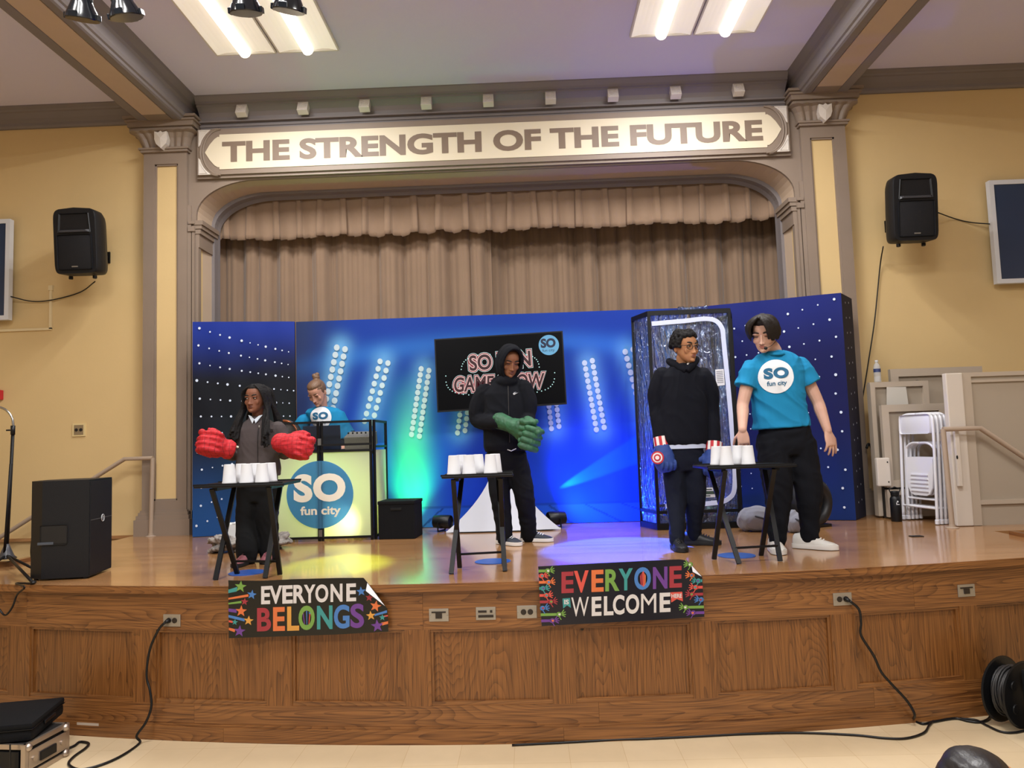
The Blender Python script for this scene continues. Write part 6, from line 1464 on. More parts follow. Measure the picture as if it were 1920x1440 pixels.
# handrails
M_hr = mat('beige_rail_paint', '#a99684', .35)
def rail(name, label, pts, base):
    t = thing(name, label, 'handrail', base, 0, 'stair handrails'); b = MB(); b.tube([Vector(base)+Z(.004), Vector(pts[0])], .021, 12); b.build('post', M_hr, t, True, sharp=50); b = MB(); b.tube([Vector(p) for p in pts], .021, 12); b.build('top_rail', M_hr, t, True, sharp=50); b = MB(); b.lathe([(.05, 0), (.05, .005), (.026, .012), (.024, .03)], base, 16); b.build('base_flange', M_hr, t)
    e = Vector(pts[-1]); b = MB(); b.tube([(e.x-.0, e.y, .0), e], .021, 10); b.build('post', M_hr, t, True)
rail('handrail', 'beige pipe handrail of the left stage stairs, beside the left pilaster', [(-3.775, 7.42, 1.70), (-4.06, 7.42, 1.70), (-5.45, 7.42, .88)], (-3.79, 7.42, H))
rail('handrail', 'beige pipe handrail of the right stage stairs, before the lift', [(3.425, 6.28, 1.735), (3.73, 6.28, 1.735), (4.95, 6.28, .83)], (3.44, 6.28, H))
# ================================================================== WALL SPEAKERS, SCREENS, WALL FITTINGS
M_spk = mat('speaker_black', '#121317', .5, spec=0.35, bump=.15, bscale=220); M_grl = mat('speaker_grille', '#15161b', .55, spec=0.3, bump=.5, bscale=520); M_badge = mat('badge_silver', '#8f8d8a', .35, metal=.6)
def wall_speaker(loc, rz, tilt, label):
    t = thing('wall_speaker', label, 'speaker', loc, rz, 'speakers bracketed to the front wall'); M = Euler((radians(tilt), 0, rz)).to_matrix(); T = lambda x, y, z: M @ Vector((x, y, z))+Vector(loc)
    w_, h_ = .215, .32; b = MB(); rs = []
    for y, k, top in ((-.165, .96, .0), (-.15, 1.0, .0), (.0, .95, 0), (.12, .72, -.02), (.165, .62, -.04)):
        ring = []
        for q in range(28):
            a = 2*pi*q/28; ca, sa = cos(a), sin(a); x = abs(ca)**.22*(1 if ca > 0 else -1)*w_*k; z = abs(sa)**.22*(1 if sa > 0 else -1)*(h_*(.98 if y > -.16 else .97)+top); z += .022*(1-(x/w_)**2) if sa > 0 else 0; ring.append(T(x, y, z))
        rs.append(ring)
    b.rings(rs); b.build('cabinet', M_spk, t, True, sharp=40)
    b = MB(); b.rings([[T(x, y, z) for x, z in ((-.165*k, .09+.02*(1-k)), (.165*k, .09+.02*(1-k)), (.15*k, .275*(.75+.25*k)), (-.15*k, .275*(.75+.25*k)))] for k, y in ((1.0, -.168), (.96, -.176), (.45, -.110))], cap=False); b.poly([T(x, -.110, z) for x, z in ((-.075, .10), (.075, .10), (.068, .24), (-.068, .24))]); b.build('horn', M_blk, t)
    b = MB(); b.rings([[T(x, -.150-.02, z) for x, z in ((-.16, .085), (.16, .085), (.15, .115), (-.15, .115))], [T(x, -.19, z) for x, z in ((-.14, .09), (.14, .09), (.12, .108), (-.12, .108))]]); b.build('horn_lip', mat('speaker_lip', '#3a3b40', .4), t)
    b = MB(); b.box(T(0, -.168, -.105), (.34, .016, .34), M, .02); g = b.build('grille', M_grl, t, True, sharp=40)
    b = MB(); b.box(T(.0, -.178, -.245), (.06, .004, .012), M); b.build('badge', M_badge, g)
    for s in (-1, 1):
        b = MB(); b.lathe([(.02, 0), (.02, -.025), (.016, -.03)], T(s*.12, -.05, -h_), 10); b.build('foot', M_blk, t)
    b = MB(); e = T(0, .16, -.05); b.tube([e, (e.x, YW-.02, e.z)], .022, 8); b.box((e.x, YW-.008, e.z), (.07, .015, .12)); b.build('bracket', M_blkm, t)
wall_speaker((-4.37, 7.22, 3.845), 0, 5, 'black speaker high on the left yellow wall'); wall_speaker((3.755, 7.22, 3.86), radians(0), 5, 'black speaker high on the right yellow wall')
M_scr = mat('switched_off_screen', '#2b3c58', .15); M_scf = mat('white_screen_frame', '#d6d8dc', .4)
def screen(x0, x1, z0, z1, label):
    t = thing('wall_screen', label, 'screen', ((x0+x1)/2, YW, (z0+z1)/2), 0, 'flat screens on the front wall'); b = MB(); y0, y1 = YW-.12, YW-.06; f = .045
    b.box2((x0, y0, z0), (x0+f, y1, z1)); b.box2((x1-f, y0, z0), (x1, y1, z1)); b.box2((x0+f, y0, z0), (x1-f, y1, z0+f)); b.box2((x0+f, y0, z1-f), (x1-f, y1, z1)); b.build('frame', M_scf, t); b = MB(); b.box2((x0+f, y0+.01, z0+f), (x1-f, y1, z1-f)); b.build('panel', M_scr, t); b = MB(); b.box2(((x0+x1)/2-.2, y1, (z0+z1)/2-.2), ((x0+x1)/2+.2, YW, (z0+z1)/2+.2)); b.build('mount', M_blkm, t)
screen(4.74, 6.35, 3.17, 4.23, 'dark screen in a white frame, cut by the right edge of the picture'); screen(-6.94, -5.33, 3.17, 4.23, 'dark screen in a white frame, cut by the left edge of the picture')
def cable(label, pts, r=.006, m=None, name='cable', n=8):
    b = MB(); b.tube(smooth_path(pts, n), r, 8); o = b.build(name, m or M_blk, None, True); return tag(o, label, 'cable')
yw = YW-.03
cable('thin black cable sagging from the left speaker to the left screen', [atY(178, 528, 7.40), atY(150, 548, yw), atY(100, 562, yw), atY(60, 565, yw), atY(20, 556, 7.53)])
cable('thin black cable sagging from the right speaker to the right screen', [atY(1757, 398, 7.40), atY(1790, 410, yw), atY(1820, 417, yw), atY(1856, 420, 7.53)])
cable('thin black cable hanging down the wall from the right speaker', [atY(1656, 462, 7.45), atY(1650, 500, yw), atY(1640, 600, yw), atY(1628, 680, yw), atY(1617, 750, yw), atY(1611, 800, yw)])
b = MB(); a = atY(97, 545, YW); c = atY(97, 617, YW); e = atY(-30, 621, YW)
b.box2((a.x-.012, YW-.02, c.z), (a.x+.012, YW-.001, a.z)); b.box2((e.x, YW-.02, c.z-.012), (a.x+.012, YW-.001, c.z+.012)); b.box2((a.x-.022, YW-.025, a.z), (a.x+.022, YW-.001, a.z+.05)); tag(b.build('cable_duct', mat('cream_duct', '#e2cfa4', .5)), 'cream cable duct bent on the left wall under the speaker', 'duct')
q = atY(149, 806, YW); t = thing('wall_socket', 'old double socket in a cream frame on the left yellow wall', 'socket', tuple(q)); b = MB(); f = .065
b.box((q.x, YW-.006, q.z), (.135, .012, .135)); b.build('frame', mat('cream_socket', '#dfc993', .5), t); b = MB(); b.box((q.x, YW-.013, q.z), (.095, .006, .10)); o = b.build('plate', mat('brown_plate', '#8d7a5c', .5), t)
for s in (-1, 1):
    b = MB(); b.lathe([(.017, 0), (.015, .006), (.001, .006)], (q.x+s*.024, YW-.016, q.z), 14, Euler((radians(90), 0, 0)).to_matrix()); b.build('receptacle', M_dark, o)
q = atY(0, 741, YW); t = thing('fire_alarm', 'red fire alarm box on the left wall at the picture edge', 'alarm', tuple(q)); b = MB(); b.box((q.x-.03, YW-.03, q.z), (.14, .055, .10), None, .006); b.build('case', mat('alarm_red', '#c01f2c', .4), t); b = MB(); b.box((q.x-.04, YW-.061, q.z), (.07, .008, .05), None, .003); b.build('lens', M_paper, t)
# ================================================================== POSTERS ON THE STAGE FRONT
M_pbk = mat('poster_black', '#131310', .28); M_pnv = mat('poster_navy', '#0d0e1c', .28); M_pw = mat('poster_white', '#cbc6c4', .45); M_curl = mat('poster_back', '#d8d8de', .6)
PC = {k: mat('poster_'+k, v, .4) for k, v in dict(red='#98303a', coral='#cb4f44', orange='#cf6c3c', yellow='#cc9242', green='#6d9544', teal='#388a8a', blue='#4374b4', purple='#663a88').items()}
def poster(label, ox, oy, sc, outline, curl, m_back, cxpx, thick=.004):
    c0 = onfront(ox+cxpx/sc, oy+80); X0 = c0.x; n = Vector((.07*X0, -1, 0)).normalized(); pt = Vector((X0, front(X0), 0))+n*.040
    def P(x, y, d=0.0):
        r = ray(ox+x/sc, oy+y/sc); k = (pt+n*d-CAM).dot(n)/r.dot(n); return CAM+r*k
    ctr = P(*[sum(v[i] for v in outline)/len(outline) for i in (0, 1)])
    t = thing('poster', label, 'poster', tuple(ctr), 0, 'banners taped to the stage front')
    b = MB(); b.poly([P(x, y) for x, y in outline], -n*thick); b.build('sheet', m_back, t)
    b = MB(); b.poly([P(curl[0][0], curl[0][1], .001), P(curl[1][0], curl[1][1], .001), P(curl[2][0], curl[2][1], .022)], n*.001); b.build('curled_corner', M_curl, t, label='white curled corner')
    return t, P
def letter(t, P, ch, x0, x1, yb, yt, m, d=.0015, slant=0, skew=0.0, bold=.032):
    bold = 0.0 if ch in 'MW' else bold; o = P(x0+slant, yb, d); text_on('lettering', ch, o, P(x1+slant, yb-(x1-x0)*skew, d)-o, P(x0, yt, d)-o, m, t, bold)
def star(t, P, x, y, r, m, rot=0.0, d=.0012):
    b = MB(); b.poly([P(x+(r if k % 2 == 0 else r*.42)*sin(rot+pi*k/5), y-(r if k % 2 == 0 else r*.42)*cos(rot+pi*k/5), d) for k in range(10)]); b.build('star', m, t)
def flat(t, P, pts, m, d=.0009, nm='stripe'): b = MB(); b.poly([P(x, y, d) for x, y in pts]); return b.build(nm, m, t)
S1 = 1920/360.0
t, P = poster('black banner reading EVERYONE BELONGS with coloured stars', 400, 1040, S1, [(150, 258), (480, 262), (800, 246), (1240, 234), (1500, 232), (1540, 280), (1640, 410), (1740, 545), (1750, 770), (1200, 800), (155, 835)], [(1540, 282), (1715, 512), (1525, 362)], M_pbk, 950)
for ch, x0, x1, yb, yt in zip('EVERYONE', (478, 558, 690, 800, 905, 1020, 1172, 1330), (568, 690, 795, 922, 1022, 1150, 1292, 1428), (497, 494, 491, 487, 484, 480, 474, 468), (316, 312, 308, 304, 302, 300, 294, 290)): letter(t, P, ch, x0, x1, yb, yt, M_pw, skew=.035)
for ch, x0, x1, yb, yt, c in zip('BELONGS', (437, 597, 738, 852, 1036, 1206, 1370), (578, 716, 858, 1014, 1192, 1362, 1508), (768, 765, 762, 756, 748, 742, 736), (534, 526, 520, 512, 512, 503, 492), ('red', 'orange', 'yellow', 'green', 'teal', 'blue', 'purple')): letter(t, P, ch, x0, x1, yb, yt, PC[c], skew=.03)
for pts, c in (([(150, 350), (240, 322), (235, 368), (150, 385)], 'teal'), ([(150, 432), (350, 395), (352, 420), (150, 450)], 'orange'), ([(150, 482), (280, 462), (282, 484), (150, 498)], 'green'), ([(152, 538), (235, 548), (232, 582), (152, 570)], 'purple'), ([(152, 602), (315, 640), (312, 668), (152, 628)], 'blue'), ([(154, 655), (195, 662), (195, 682), (154, 676)], 'coral'), ([(155, 730), (222, 745), (212, 775), (155, 755)], 'orange'), ([(1610, 595), (1735, 555), (1738, 580), (1612, 615)], 'blue'), ([(1700, 612), (1745, 602), (1745, 616), (1702, 626)], 'coral'), ([(1680, 680), (1748, 665), (1748, 692), (1690, 708)], 'orange'), ([(900, 570), (915, 690), (908, 700), (893, 580)], 'purple'), ([(928, 560), (938, 560), (938, 720), (934, 720)], 'blue'), ([(962, 585), (972, 590), (958, 700), (952, 695)], 'coral')): flat(t, P, pts, PC[c])
for x, y, r, c, ro in ((272, 320, 62, 'green', .1), (385, 400, 50, 'blue', .15), (313, 470, 40, 'red', .1), (278, 565, 60, 'orange', .05), (352, 660, 52, 'yellow', .1), (215, 675, 33, 'teal', .1), (262, 765, 62, 'purple', .1), (1478, 368, 50, 'blue', -.1), (1560, 430, 42, 'red', .1), (1622, 515, 60, 'orange', .2), (1575, 610, 50, 'yellow', -.1), (1690, 628, 34, 'teal', 0), (1640, 712, 66, 'purple', -.1), (930, 545, 26, 'red', 0), (888, 580, 20, 'yellow', 0), (966, 582, 18, 'blue', 0)): star(t, P, x, y, r, PC[c], ro)
t, P = poster('navy banner reading EVERYONE IS WELCOME HERE with coloured hands', 980, 1030, S1, [(155, 172), (700, 142), (1560, 100), (1640, 112), (1695, 165), (1795, 270), (1818, 675), (1000, 725), (190, 768)], [(1688, 160), (1790, 272), (1700, 225)], M_pnv, 980)
for ch, x0, x1, yb, yt, c in zip('EVERYONE', (388, 512, 688, 826, 960, 1116, 1302, 1468), (510, 660, 810, 968, 1102, 1282, 1448, 1592), (440, 436, 428, 421, 414, 408, 398, 386), (226, 216, 208, 202, 194, 182, 178, 170), ('red', 'coral', 'orange', 'green', 'teal', 'blue', 'purple', 'red')): letter(t, P, ch, x0, x1, yb, yt, PC[c], skew=.045)
for ch, x0, x1, yb, yt in zip('WELCOME', (486, 690, 812, 902, 1030, 1184, 1370), (662, 788, 908, 1018, 1166, 1336, 1478), (674, 668, 662, 656, 648, 640, 630), (482, 476, 470, 458, 452, 446, 436)): letter(t, P, ch, x0, x1, yb, yt, M_pw, skew=.045)
flat(t, P, [(398, 492), (474, 486), (482, 585), (443, 560), (405, 592)], PC['teal'], nm='flag'); letter(t, P, 'IS', 415, 462, 550, 503, M_pw, .0018, bold=.03)
flat(t, P, [(1478, 430), (1596, 424), (1602, 520), (1542, 497), (1486, 532)], PC['coral'], nm='flag'); letter(t, P, 'HERE', 1487, 1592, 487, 446, M_pw, .0018, skew=.03, bold=.03)
for pts, c in (([(1172, 270), (1192, 235), (1195, 370), (1180, 350)], 'red'), ([(1196, 230), (1212, 215), (1214, 372), (1200, 372)], 'coral'), ([(1216, 235), (1230, 262), (1228, 350), (1217, 366)], 'orange')): flat(t, P, pts, PC[c], .0018)
for x, y, c, edge, ht in [(255, 215, 'green', 158, 'white'), (195, 265, 'coral', 160, 'teal'), (262, 328, 'orange', 162, 'blue'), (208, 390, 'teal', 166, 'purple'), (240, 460, 'coral', 168, 'teal'), (286, 524, 'red', 172, 'green'), (204, 588, 'blue', 176, 'red'), (368, 650, 'green', 180, 'white'), (302, 713, 'purple', 186, 'orange'), (1672, 152, 'green', 1700, 'white'), (1690, 260, 'orange', 1720, 'blue'), (1752, 315, 'teal', 1795, 'purple'), (1725, 380, 'coral', 1800, 'teal'), (1690, 450, 'red', 1804, 'green'), (1780, 503, 'blue', 1808, 'red'), (1626, 580, 'green', 1812, 'white'), (1700, 635, 'purple', 1816, 'orange')]:
    s = 1 if edge < x else -1; b = MB(); dd = .0010+.00004*(y % 50); sk = -.045
    q = lambda u, v: P(x+s*u, y+v+sk*s*u*.5, dd)
    b.poly([q(-abs(x-edge), -14), q(-20, -13), q(-20, 13), q(-abs(x-edge), 14)]); b.poly([q(-24+26*cos(a)+18, 24*sin(a)) for a in [2*pi*i/12 for i in range(12)]])
    for a in (-50, -24, 2, 26):
        a = radians(a); b.poly([q(12+14*cos(a)-6*sin(a), 14*sin(a)+6*cos(a)), q(12+14*cos(a)+6*sin(a), 14*sin(a)-6*cos(a)), q(6+60*cos(a)+4*sin(a), 60*sin(a)-4*cos(a)), q(6+60*cos(a)-4*sin(a), 60*sin(a)+4*cos(a))])
    b.poly([q(-12, 14), q(0, 18), q(22, 52), q(14, 56)]); b.build('printed_hand', PC[c], t)
    b = MB(); b.poly([P(x+s*u*13, y+v*13, dd+.0007) for u, v in ((0, 1.1), (-.9, .1), (-.8, -.6), (-.3, -.8), (0, -.4), (.3, -.8), (.8, -.6), (.9, .1))]); b.build('heart', M_pw if ht == 'white' else PC[ht], t)
# ================================================================== SOCKET PLATES AND CABLES ON THE STAGE FRONT
M_plate = mat('brushed_steel_plate', '#a9a49c', .35, metal=.75); M_sock = mat('brown_socket', '#231a14', .5)
def face_frame(px, py):
    q = onfront(px, py); n = Vector((.07*q.x, -1, 0)).normalized(); return q, n, Vector((-n.y, n.x, 0))
def plate(px, py, kind, label, plug=0):
    q, n, e = face_frame(px, py); M = Matrix((e, -n, Vector((0, 0, 1)))).transposed(); T = lambda x, d, z: q+e*x+n*d+Z(z)
    t = thing('socket_plate', label, 'socket', tuple(q), 0, 'steel plates in the stage front'); b = MB(); b.box(T(0, .003, 0), (.117, .006, .074), M, .002); b.build('plate', M_plate, t)
    if kind == 'duplex':
        for s in (-1, 1):
            b = MB(); b.lathe([(.0165, 0), (.0165, .005), (.001, .005)], T(s*.02, .004, 0), 18, Matrix((e, Vector((0, 0, 1)), n)).transposed()); b.build('receptacle', M_sock, t)
    elif kind == 'round':
        b = MB(); b.box(T(.0, .008, -.004), (.038, .006, .03), M); b.build('receptacle', M_sock, t); b = MB(); b.box(T(0, .0075, .017), (.085, .004, .008), M); b.build('slot', M_sock, t)
    else:
        b = MB(); b.box(T(-.02, .0075, .012), (.05, .005, .012), M); b.build('slot', M_sock, t); b = MB(); b.box(T(0, .0075, -.015), (.09, .005, .014), M); b.build('slot', M_sock, t); b = MB(); b.box(T(.032, .0075, .012), (.014, .005, .014), M); b.build('switch', M_sock, t)
    for s in (-1, 1):
        b = MB(); b.ell(T(s*.051, .007, 0), (.004, .002, .004), None, 8, 4); b.build('screw', M_plate, t)
    return T
plate(823, 1153, 'round', 'steel plate with a square socket, left one of the three between the banners'); plate(911, 1150, 'slots', 'steel plate with switch and slots, middle one between the banners'); plate(988, 1147, 'duplex', 'steel double socket just left of the navy banner'); plate(1811, 1107, 'round', 'steel plate with a square socket, far right of the stage front')
TA = plate(323, 1163, 'duplex', 'steel double socket with a cable plugged in, left of the black banner'); TB = plate(1579, 1123, 'duplex', 'steel double socket with a cable plugged in, right of the navy banner')
b = MB(); b.ell((onfront(1092, 1181).x, onfront(1092, 1181).y+.018, onfront(1092, 1181).z), (.009, .006, .009), None, 10, 6); tag(b.build('peg', M_sock), 'small dark peg in the panel under the navy banner', 'peg')
of = lambda px, py, d=.04: (lambda r: Vector(r)+Vector((0, -d, 0)))(onfront(px, py))
gz = lambda px, py: atZ(px, py, .008)
t = thing('power_cable', 'black power cable looping from the left socket down to the road case', 'cable', tuple(TA(-.02, .02, 0)))
b = MB(); b.tube([TA(-.02, .006, 0), TA(-.02, .026, -.002), TA(-.028, .036, -.008)], [.014, .013, .007], 10); b.build('plug', M_blk, t, True)
b = MB(); b.tube(smooth_path([TA(-.026, .034, -.006), of(303, 1178), of(287, 1215), of(281, 1262), of(289, 1290, .05), of(293, 1318, .06), of(286, 1345, .08), of(272, 1368, .10), gz(262, 1393), gz(230, 1416), gz(190, 1434), gz(150, 1443), gz(129, 1433), gz(138, 1419), gz(160, 1403), gz(166, 1394), gz(150, 1391), gz(140, 1398), gz(126, 1404)], 6), .0075, 8); b.build('cord', M_blk, t, True)
t = thing('power_cable', 'black power cable hanging from the right socket down to the cable reel', 'cable', tuple(TB(.02, .02, 0)))
b = MB(); b.tube([TB(.02, .006, 0), TB(.02, .026, -.002), TB(.03, .036, -.008)], [.014, .013, .007], 10); b.build('plug', M_blk, t, True)
b = MB(); b.tube(smooth_path([TB(.028, .034, -.006), of(1605, 1140), of(1609, 1165), of(1609, 1188), of(1632, 1225), of(1645, 1255, .05), of(1663, 1277, .06), of(1690, 1307, .07), of(1702, 1330, .08), gz(1713, 1350), gz(1730, 1357), gz(1752, 1353), gz(1790, 1347), gz(1815, 1352), gz(1836, 1354), gz(1852, 1349), gz(1858, 1340)], 6), .0075, 8); b.build('cord', M_blk, t, True)
cable('black cable lying along the foot of the stage front, looping near the reel', [gz(960, 1397), gz(1060, 1392), gz(1150, 1387), gz(1215, 1385), gz(1300, 1381), gz(1400, 1376), gz(1500, 1374), gz(1600, 1378), gz(1660, 1384), gz(1700, 1384), gz(1732, 1374), gz(1742, 1360), gz(1750, 1352)], .0065)
cable('black cable loop on the floor in front of the reel', [gz(1800, 1347), gz(1830, 1350), gz(1850, 1360), gz(1878, 1372), gz(1905, 1373), gz(1935, 1366)], .0065)
# ================================================================== CABLE REEL, CASES
rc = gz(1876, 1352); rc = Vector((2.775, 4.56, .197)); ax = Vector((.426, -.9047, 0)); Mr = Matrix((Vector((.9047, .426, 0)), Vector((0, 0, 1)), ax)).transposed()
t = thing('cable_reel', 'big black cable reel on the floor at the right end of the stage', 'reel', (rc.x, rc.y, 0)); R0 = .19
for s in (-1, 1):
    b = MB(); b.lathe([(.03, -.006), (R0-.01, -.006), (R0, 0), (R0-.01, .006), (.03, .006)], rc+ax*(s*.062), 40, Mr); fl_ = b.build('flange', M_blk, t, True, sharp=30)
    if s > 0:
        for a in range(5):
            b = MB(); b.lathe([(.028, .006), (.026, .012), (.001, .012)], rc+ax*.062+Mr @ Vector((.11*cos(a*1.257), .11*sin(a*1.257), 0)), 14, Mr); b.build('boss', M_blkm, fl_)
b = MB(); b.lathe([(.085, -.058), (.085, .058)], rc, 28, Mr); b.build('drum', M_blkm, t, True)
b = MB(); pts = []
for k in range(15*24): a = 2*pi*k/24; rr = .105+.030*(0.5+.5*sin(k*.013))+.012*sin(k*.31); pts.append(rc+Mr @ Vector((rr*cos(a), rr*sin(a), -.05+.10*k/(15*24))))
b.tube(pts, .007, 6); b.build('wound_cable', mat('cable_dark_grey', '#2b2a2b', .5), t, True)
b = MB(); b.tube([rc+ax*.066+Mr @ Vector((.03, .0, 0)), rc+ax*.10+Mr @ Vector((.05, .06, 0)), rc+ax*.10+Mr @ Vector((.08, .10, 0))], .010, 8); b.build('crank', M_blkm, t, True)
e0 = atY(1916, 1300, 4.46); t = thing('black_case', 'black case at the right edge, beside the cable reel', 'case', (e0.x+.2, 4.5, 0)); b = MB(); b.box2((e0.x, 4.30, .004), (e0.x+.42, 4.46, .36), .02); b.build('body', M_blkf, t); b = MB(); b.box2((e0.x+.12, 4.285, .30), (e0.x+.30, 4.30, .33)); b.build('handle', M_blk, t)
M_alu = mat('aluminium_edge', '#b9aca0', .3, metal=.85); M_ply = mat('black_ply', '#1b1a1a', .45)
zc_ = .185; n1 = atZ(47, 1397, zc_); f1 = atZ(127, 1355, zc_); dv = (f1-n1); Lc = dv.length; dv.normalize(); sv = Vector((-dv.y, dv.x, 0)); Mc = Matrix((-sv*-1*-1, dv, Vector((0, 0, 1)))).transposed()
sv = Vector((dv.y, -dv.x, 0))*-1                         # towards the left
if sv.x > 0: sv = -sv
Wc = .52; Tc = lambda a, c, z: Vector((n1.x, n1.y, 0))+dv*a+sv*c+Z(z); Mc = Matrix((sv, dv, Vector((0, 0, 1)))).transposed()
t = thing('road_case', 'silver-edged black equipment case on the floor, bottom left corner', 'case', tuple(Tc(Lc/2, Wc/2, 0)))
b = MB(); b.box(Tc(Lc/2, Wc/2, zc_/2+.002), (Wc-.02, Lc-.02, zc_-.006), Mc); b.build('body', M_ply, t)
b = MB()
for c_ in (0.006, Wc-.006):
    for z in (.014, zc_-.012): b.box(Tc(Lc/2, c_, z), (.018, Lc, .026), Mc)
for a_ in (.006, Lc-.006):
    for z in (.014, zc_-.012): b.box(Tc(a_, Wc/2, z), (Wc, .018, .026), Mc)
    for c_ in (.006, Wc-.006): b.box(Tc(a_, c_, zc_/2), (.026, .026, zc_-.004), Mc)
b.build('edging', M_alu, t)
for a_ in (.02, Lc-.02):
    for z in (.02, zc_-.02):
        b = MB(); b.ell(Tc(a_, -.001, z), (.022, .022, .022), None, 12, 8); b.build('ball_corner', M_alu, t, True)
b = MB(); b.box(Tc(Lc*.5, -.003, zc_*.5), (.006, .16, .10), Mc, .003); hp = b.build('handle_plate', M_alu, t); b = MB(); b.box(Tc(Lc*.5, -.009, zc_*.46), (.012, .12, .05), Mc, .004); b.build('handle', M_blk, hp)
for a_ in (Lc*.18, Lc*.84):
    b = MB(); b.box(Tc(a_, -.003, zc_*.5), (.006, .07, .10), Mc, .004); lt = b.build('latch', M_alu, t); b = MB(); b.lathe([(.014, 0), (.014, .008), (.001, .008)], Tc(a_, -.006, zc_*.5), 12, Mc @ Euler((0, radians(-90), 0)).to_matrix()); b.build('latch_knob', M_alu, lt)
b = MB(); b.box(Tc(-.004, Wc/2, zc_*.47), (Wc-.06, .012, zc_-.06), Mc); rk = b.build('rack_unit', M_blk, t); b = MB(); b.tube([Tc(-.03, .06, .02), Tc(-.035, .06, .20)], .004, 6); b.build('antenna', M_blk, rk); b = MB(); b.box(Tc(-.012, .2, .06), (.12, .004, .02), Mc); b.build('lit_display', glow('display_blue', '#5c8cff', 1.2), rk)
# soft black bag on the case
zb_ = .285; g1, g2 = atZ(60, 1356, zb_), atZ(121, 1307, zb_); db = (g2-g1); Lb = db.length; db.normalize(); sb_ = Vector((-db.y, db.x, 0)); Mb = Matrix((sb_, db, Vector((0, 0, 1)))).transposed(); cb = g1+db*Lb/2+sb_*.19; cb.z = zc_+.003
t = thing('equipment_bag', 'soft black zipped case lying on the silver-edged equipment case', 'bag', tuple(cb)); b = MB(); b.box(cb+Z(.032), (.38, Lb, .064), Mb, .022); b.build('lower_shell', M_blkf, t, True, sharp=50); b = MB(); b.box(cb+Z(.082), (.385, Lb+.006, .034), Mb, .014); b.build('upper_shell', M_blkf, t, True, sharp=50)
b = MB(); b.box(cb+Z(.065), (.386, Lb+.008, .004), Mb); b.build('zip', M_blk, t); b = MB(); b.box(cb-sb_*.195+Z(.05), (.012, .14, .02), Mb, .004); b.build('handle', M_blk, t)
# ================================================================== FLOOR SPEAKER AND MICROPHONE STAND ON THE LEFT
s0 = atZ(166, 1095, H+.005); s0 = Vector((atY(166, 1090, 5.02).x, 5.02, H)); sr = atY(208, 1083, 5.10); sl = atY(76, 1085, 5.22)
v1 = (Vector((sr.x, sr.y+.10, 0))-Vector((s0.x, s0.y, 0))).normalized(); v1 = Vector((-.156, .99, 0)).normalized(); v2 = Vector((-.99, -.156, 0)).normalized()
hs = .66; wf, ws = .38, .39
t = thing('floor_speaker', 'black loudspeaker standing at the left front edge of the stage', 'speaker', tuple(s0+v1*.1+v2*.2)); C4 = [s0+v2*.02, s0+v1*wf, s0+v1*(wf-.02)+v2*.28, s0+v1*.10+v2*(ws+.02), s0+v1*.02+v2*ws, s0+v2*(ws-.06)*.97]
base = [s0, s0+v1*wf, s0+v1*wf*1.0+v2*.24, s0+v1*(wf-.09)+v2*ws, s0+v1*.06+v2*ws, s0+v2*(ws*.76)]
b = MB(); b.rings([[p+Z(z) for p in base] for z in (.012, hs-.0)]); b.build('cabinet', M_spk, t)
b = MB(); nrm = Vector((v1.y, -v1.x, 0)); g = s0+nrm*.004
b.poly([g+v1*.008+Z(.02), g+v1*(wf-.008)+Z(.02), g+v1*(wf-.008)+Z(hs-.012), g+v1*.008+Z(hs-.012)], -nrm*.006); gr = b.build('grille', M_grl, t)
b = MB(); b.poly([g+nrm*.002+v1*.01+Z(.385), g+nrm*.002+v1*(wf-.01)+Z(.385), g+nrm*.002+v1*(wf-.01)+Z(.388), g+nrm*.002+v1*.01+Z(.388)]); b.build('grille_line', M_badge, gr)
b = MB(); b.lathe([(.026, 0), (.024, .004), (.001, .004)], g+v1*(wf*.52)+Z(.386)+nrm*.002, 20, Matrix((v1, Vector((0, 0, 1)), nrm)).transposed()); bd = b.build('badge', M_blk, gr); cb2 = g+v1*(wf*.52)+Z(.386)+nrm*.007
b = MB(); b.tube([cb2+v1*(.024*cos(a))+Z(.024*sin(a)) for a in [2*pi*i/20 for i in range(21)]], .0018, 5); b.poly([cb2+v1*u+Z(v) for u, v in ((-.004, -.014), (.002, -.012), (.002, -.002), (.007, .004), (.004, .014), (-.003, .012), (-.005, .002))]); b.build('badge_mark', M_paper, bd)
nl = Vector((v2.y, -v2.x, 0)); nl = -nl if nl.dot(CAM-s0) < 0 else nl
b = MB(); b.box(s0+v2*.22+Z(.30)+nl*.002, (.17, .006, .13), Matrix((v2, -nl, Vector((0, 0, 1)))).transposed(), .01); hh = b.build('handle_recess', M_dark, t); b = MB(); b.box(s0+v2*.27+Z(.245)+nl*.006, (.10, .01, .018), Matrix((v2, -nl, Vector((0, 0, 1)))).transposed(), .004); b.build('handle_edge', mat('handle_grey', '#4a4f58', .3), hh)
for p in base[::2]:
    b = MB(); b.lathe([(.014, 0), (.014, .014)], p.lerp(s0+v1*.12+v2*.18, .15)+Z(.001), 10); b.build('foot', M_blk, t)
m0 = atZ(12, 1062, H); m0.z = H; t = thing('microphone_stand', 'black microphone stand with gooseneck at the far left', 'stand', tuple(m0)); yk = m0.y
pb, pt_ = Vector((m0.x, yk, H+.08)), atY(24, 815, yk)
b = MB(); b.tube([pb, pt_], .012, 10); b.build('pole', M_blkm, t, True); b = MB(); b.lathe([(.07, 0), (.05, .02), (.03, .07), (.016, .11)], m0+Z(.06), 18); b.build('hub', mat('stand_grey', '#3c3d42', .4), t, True)
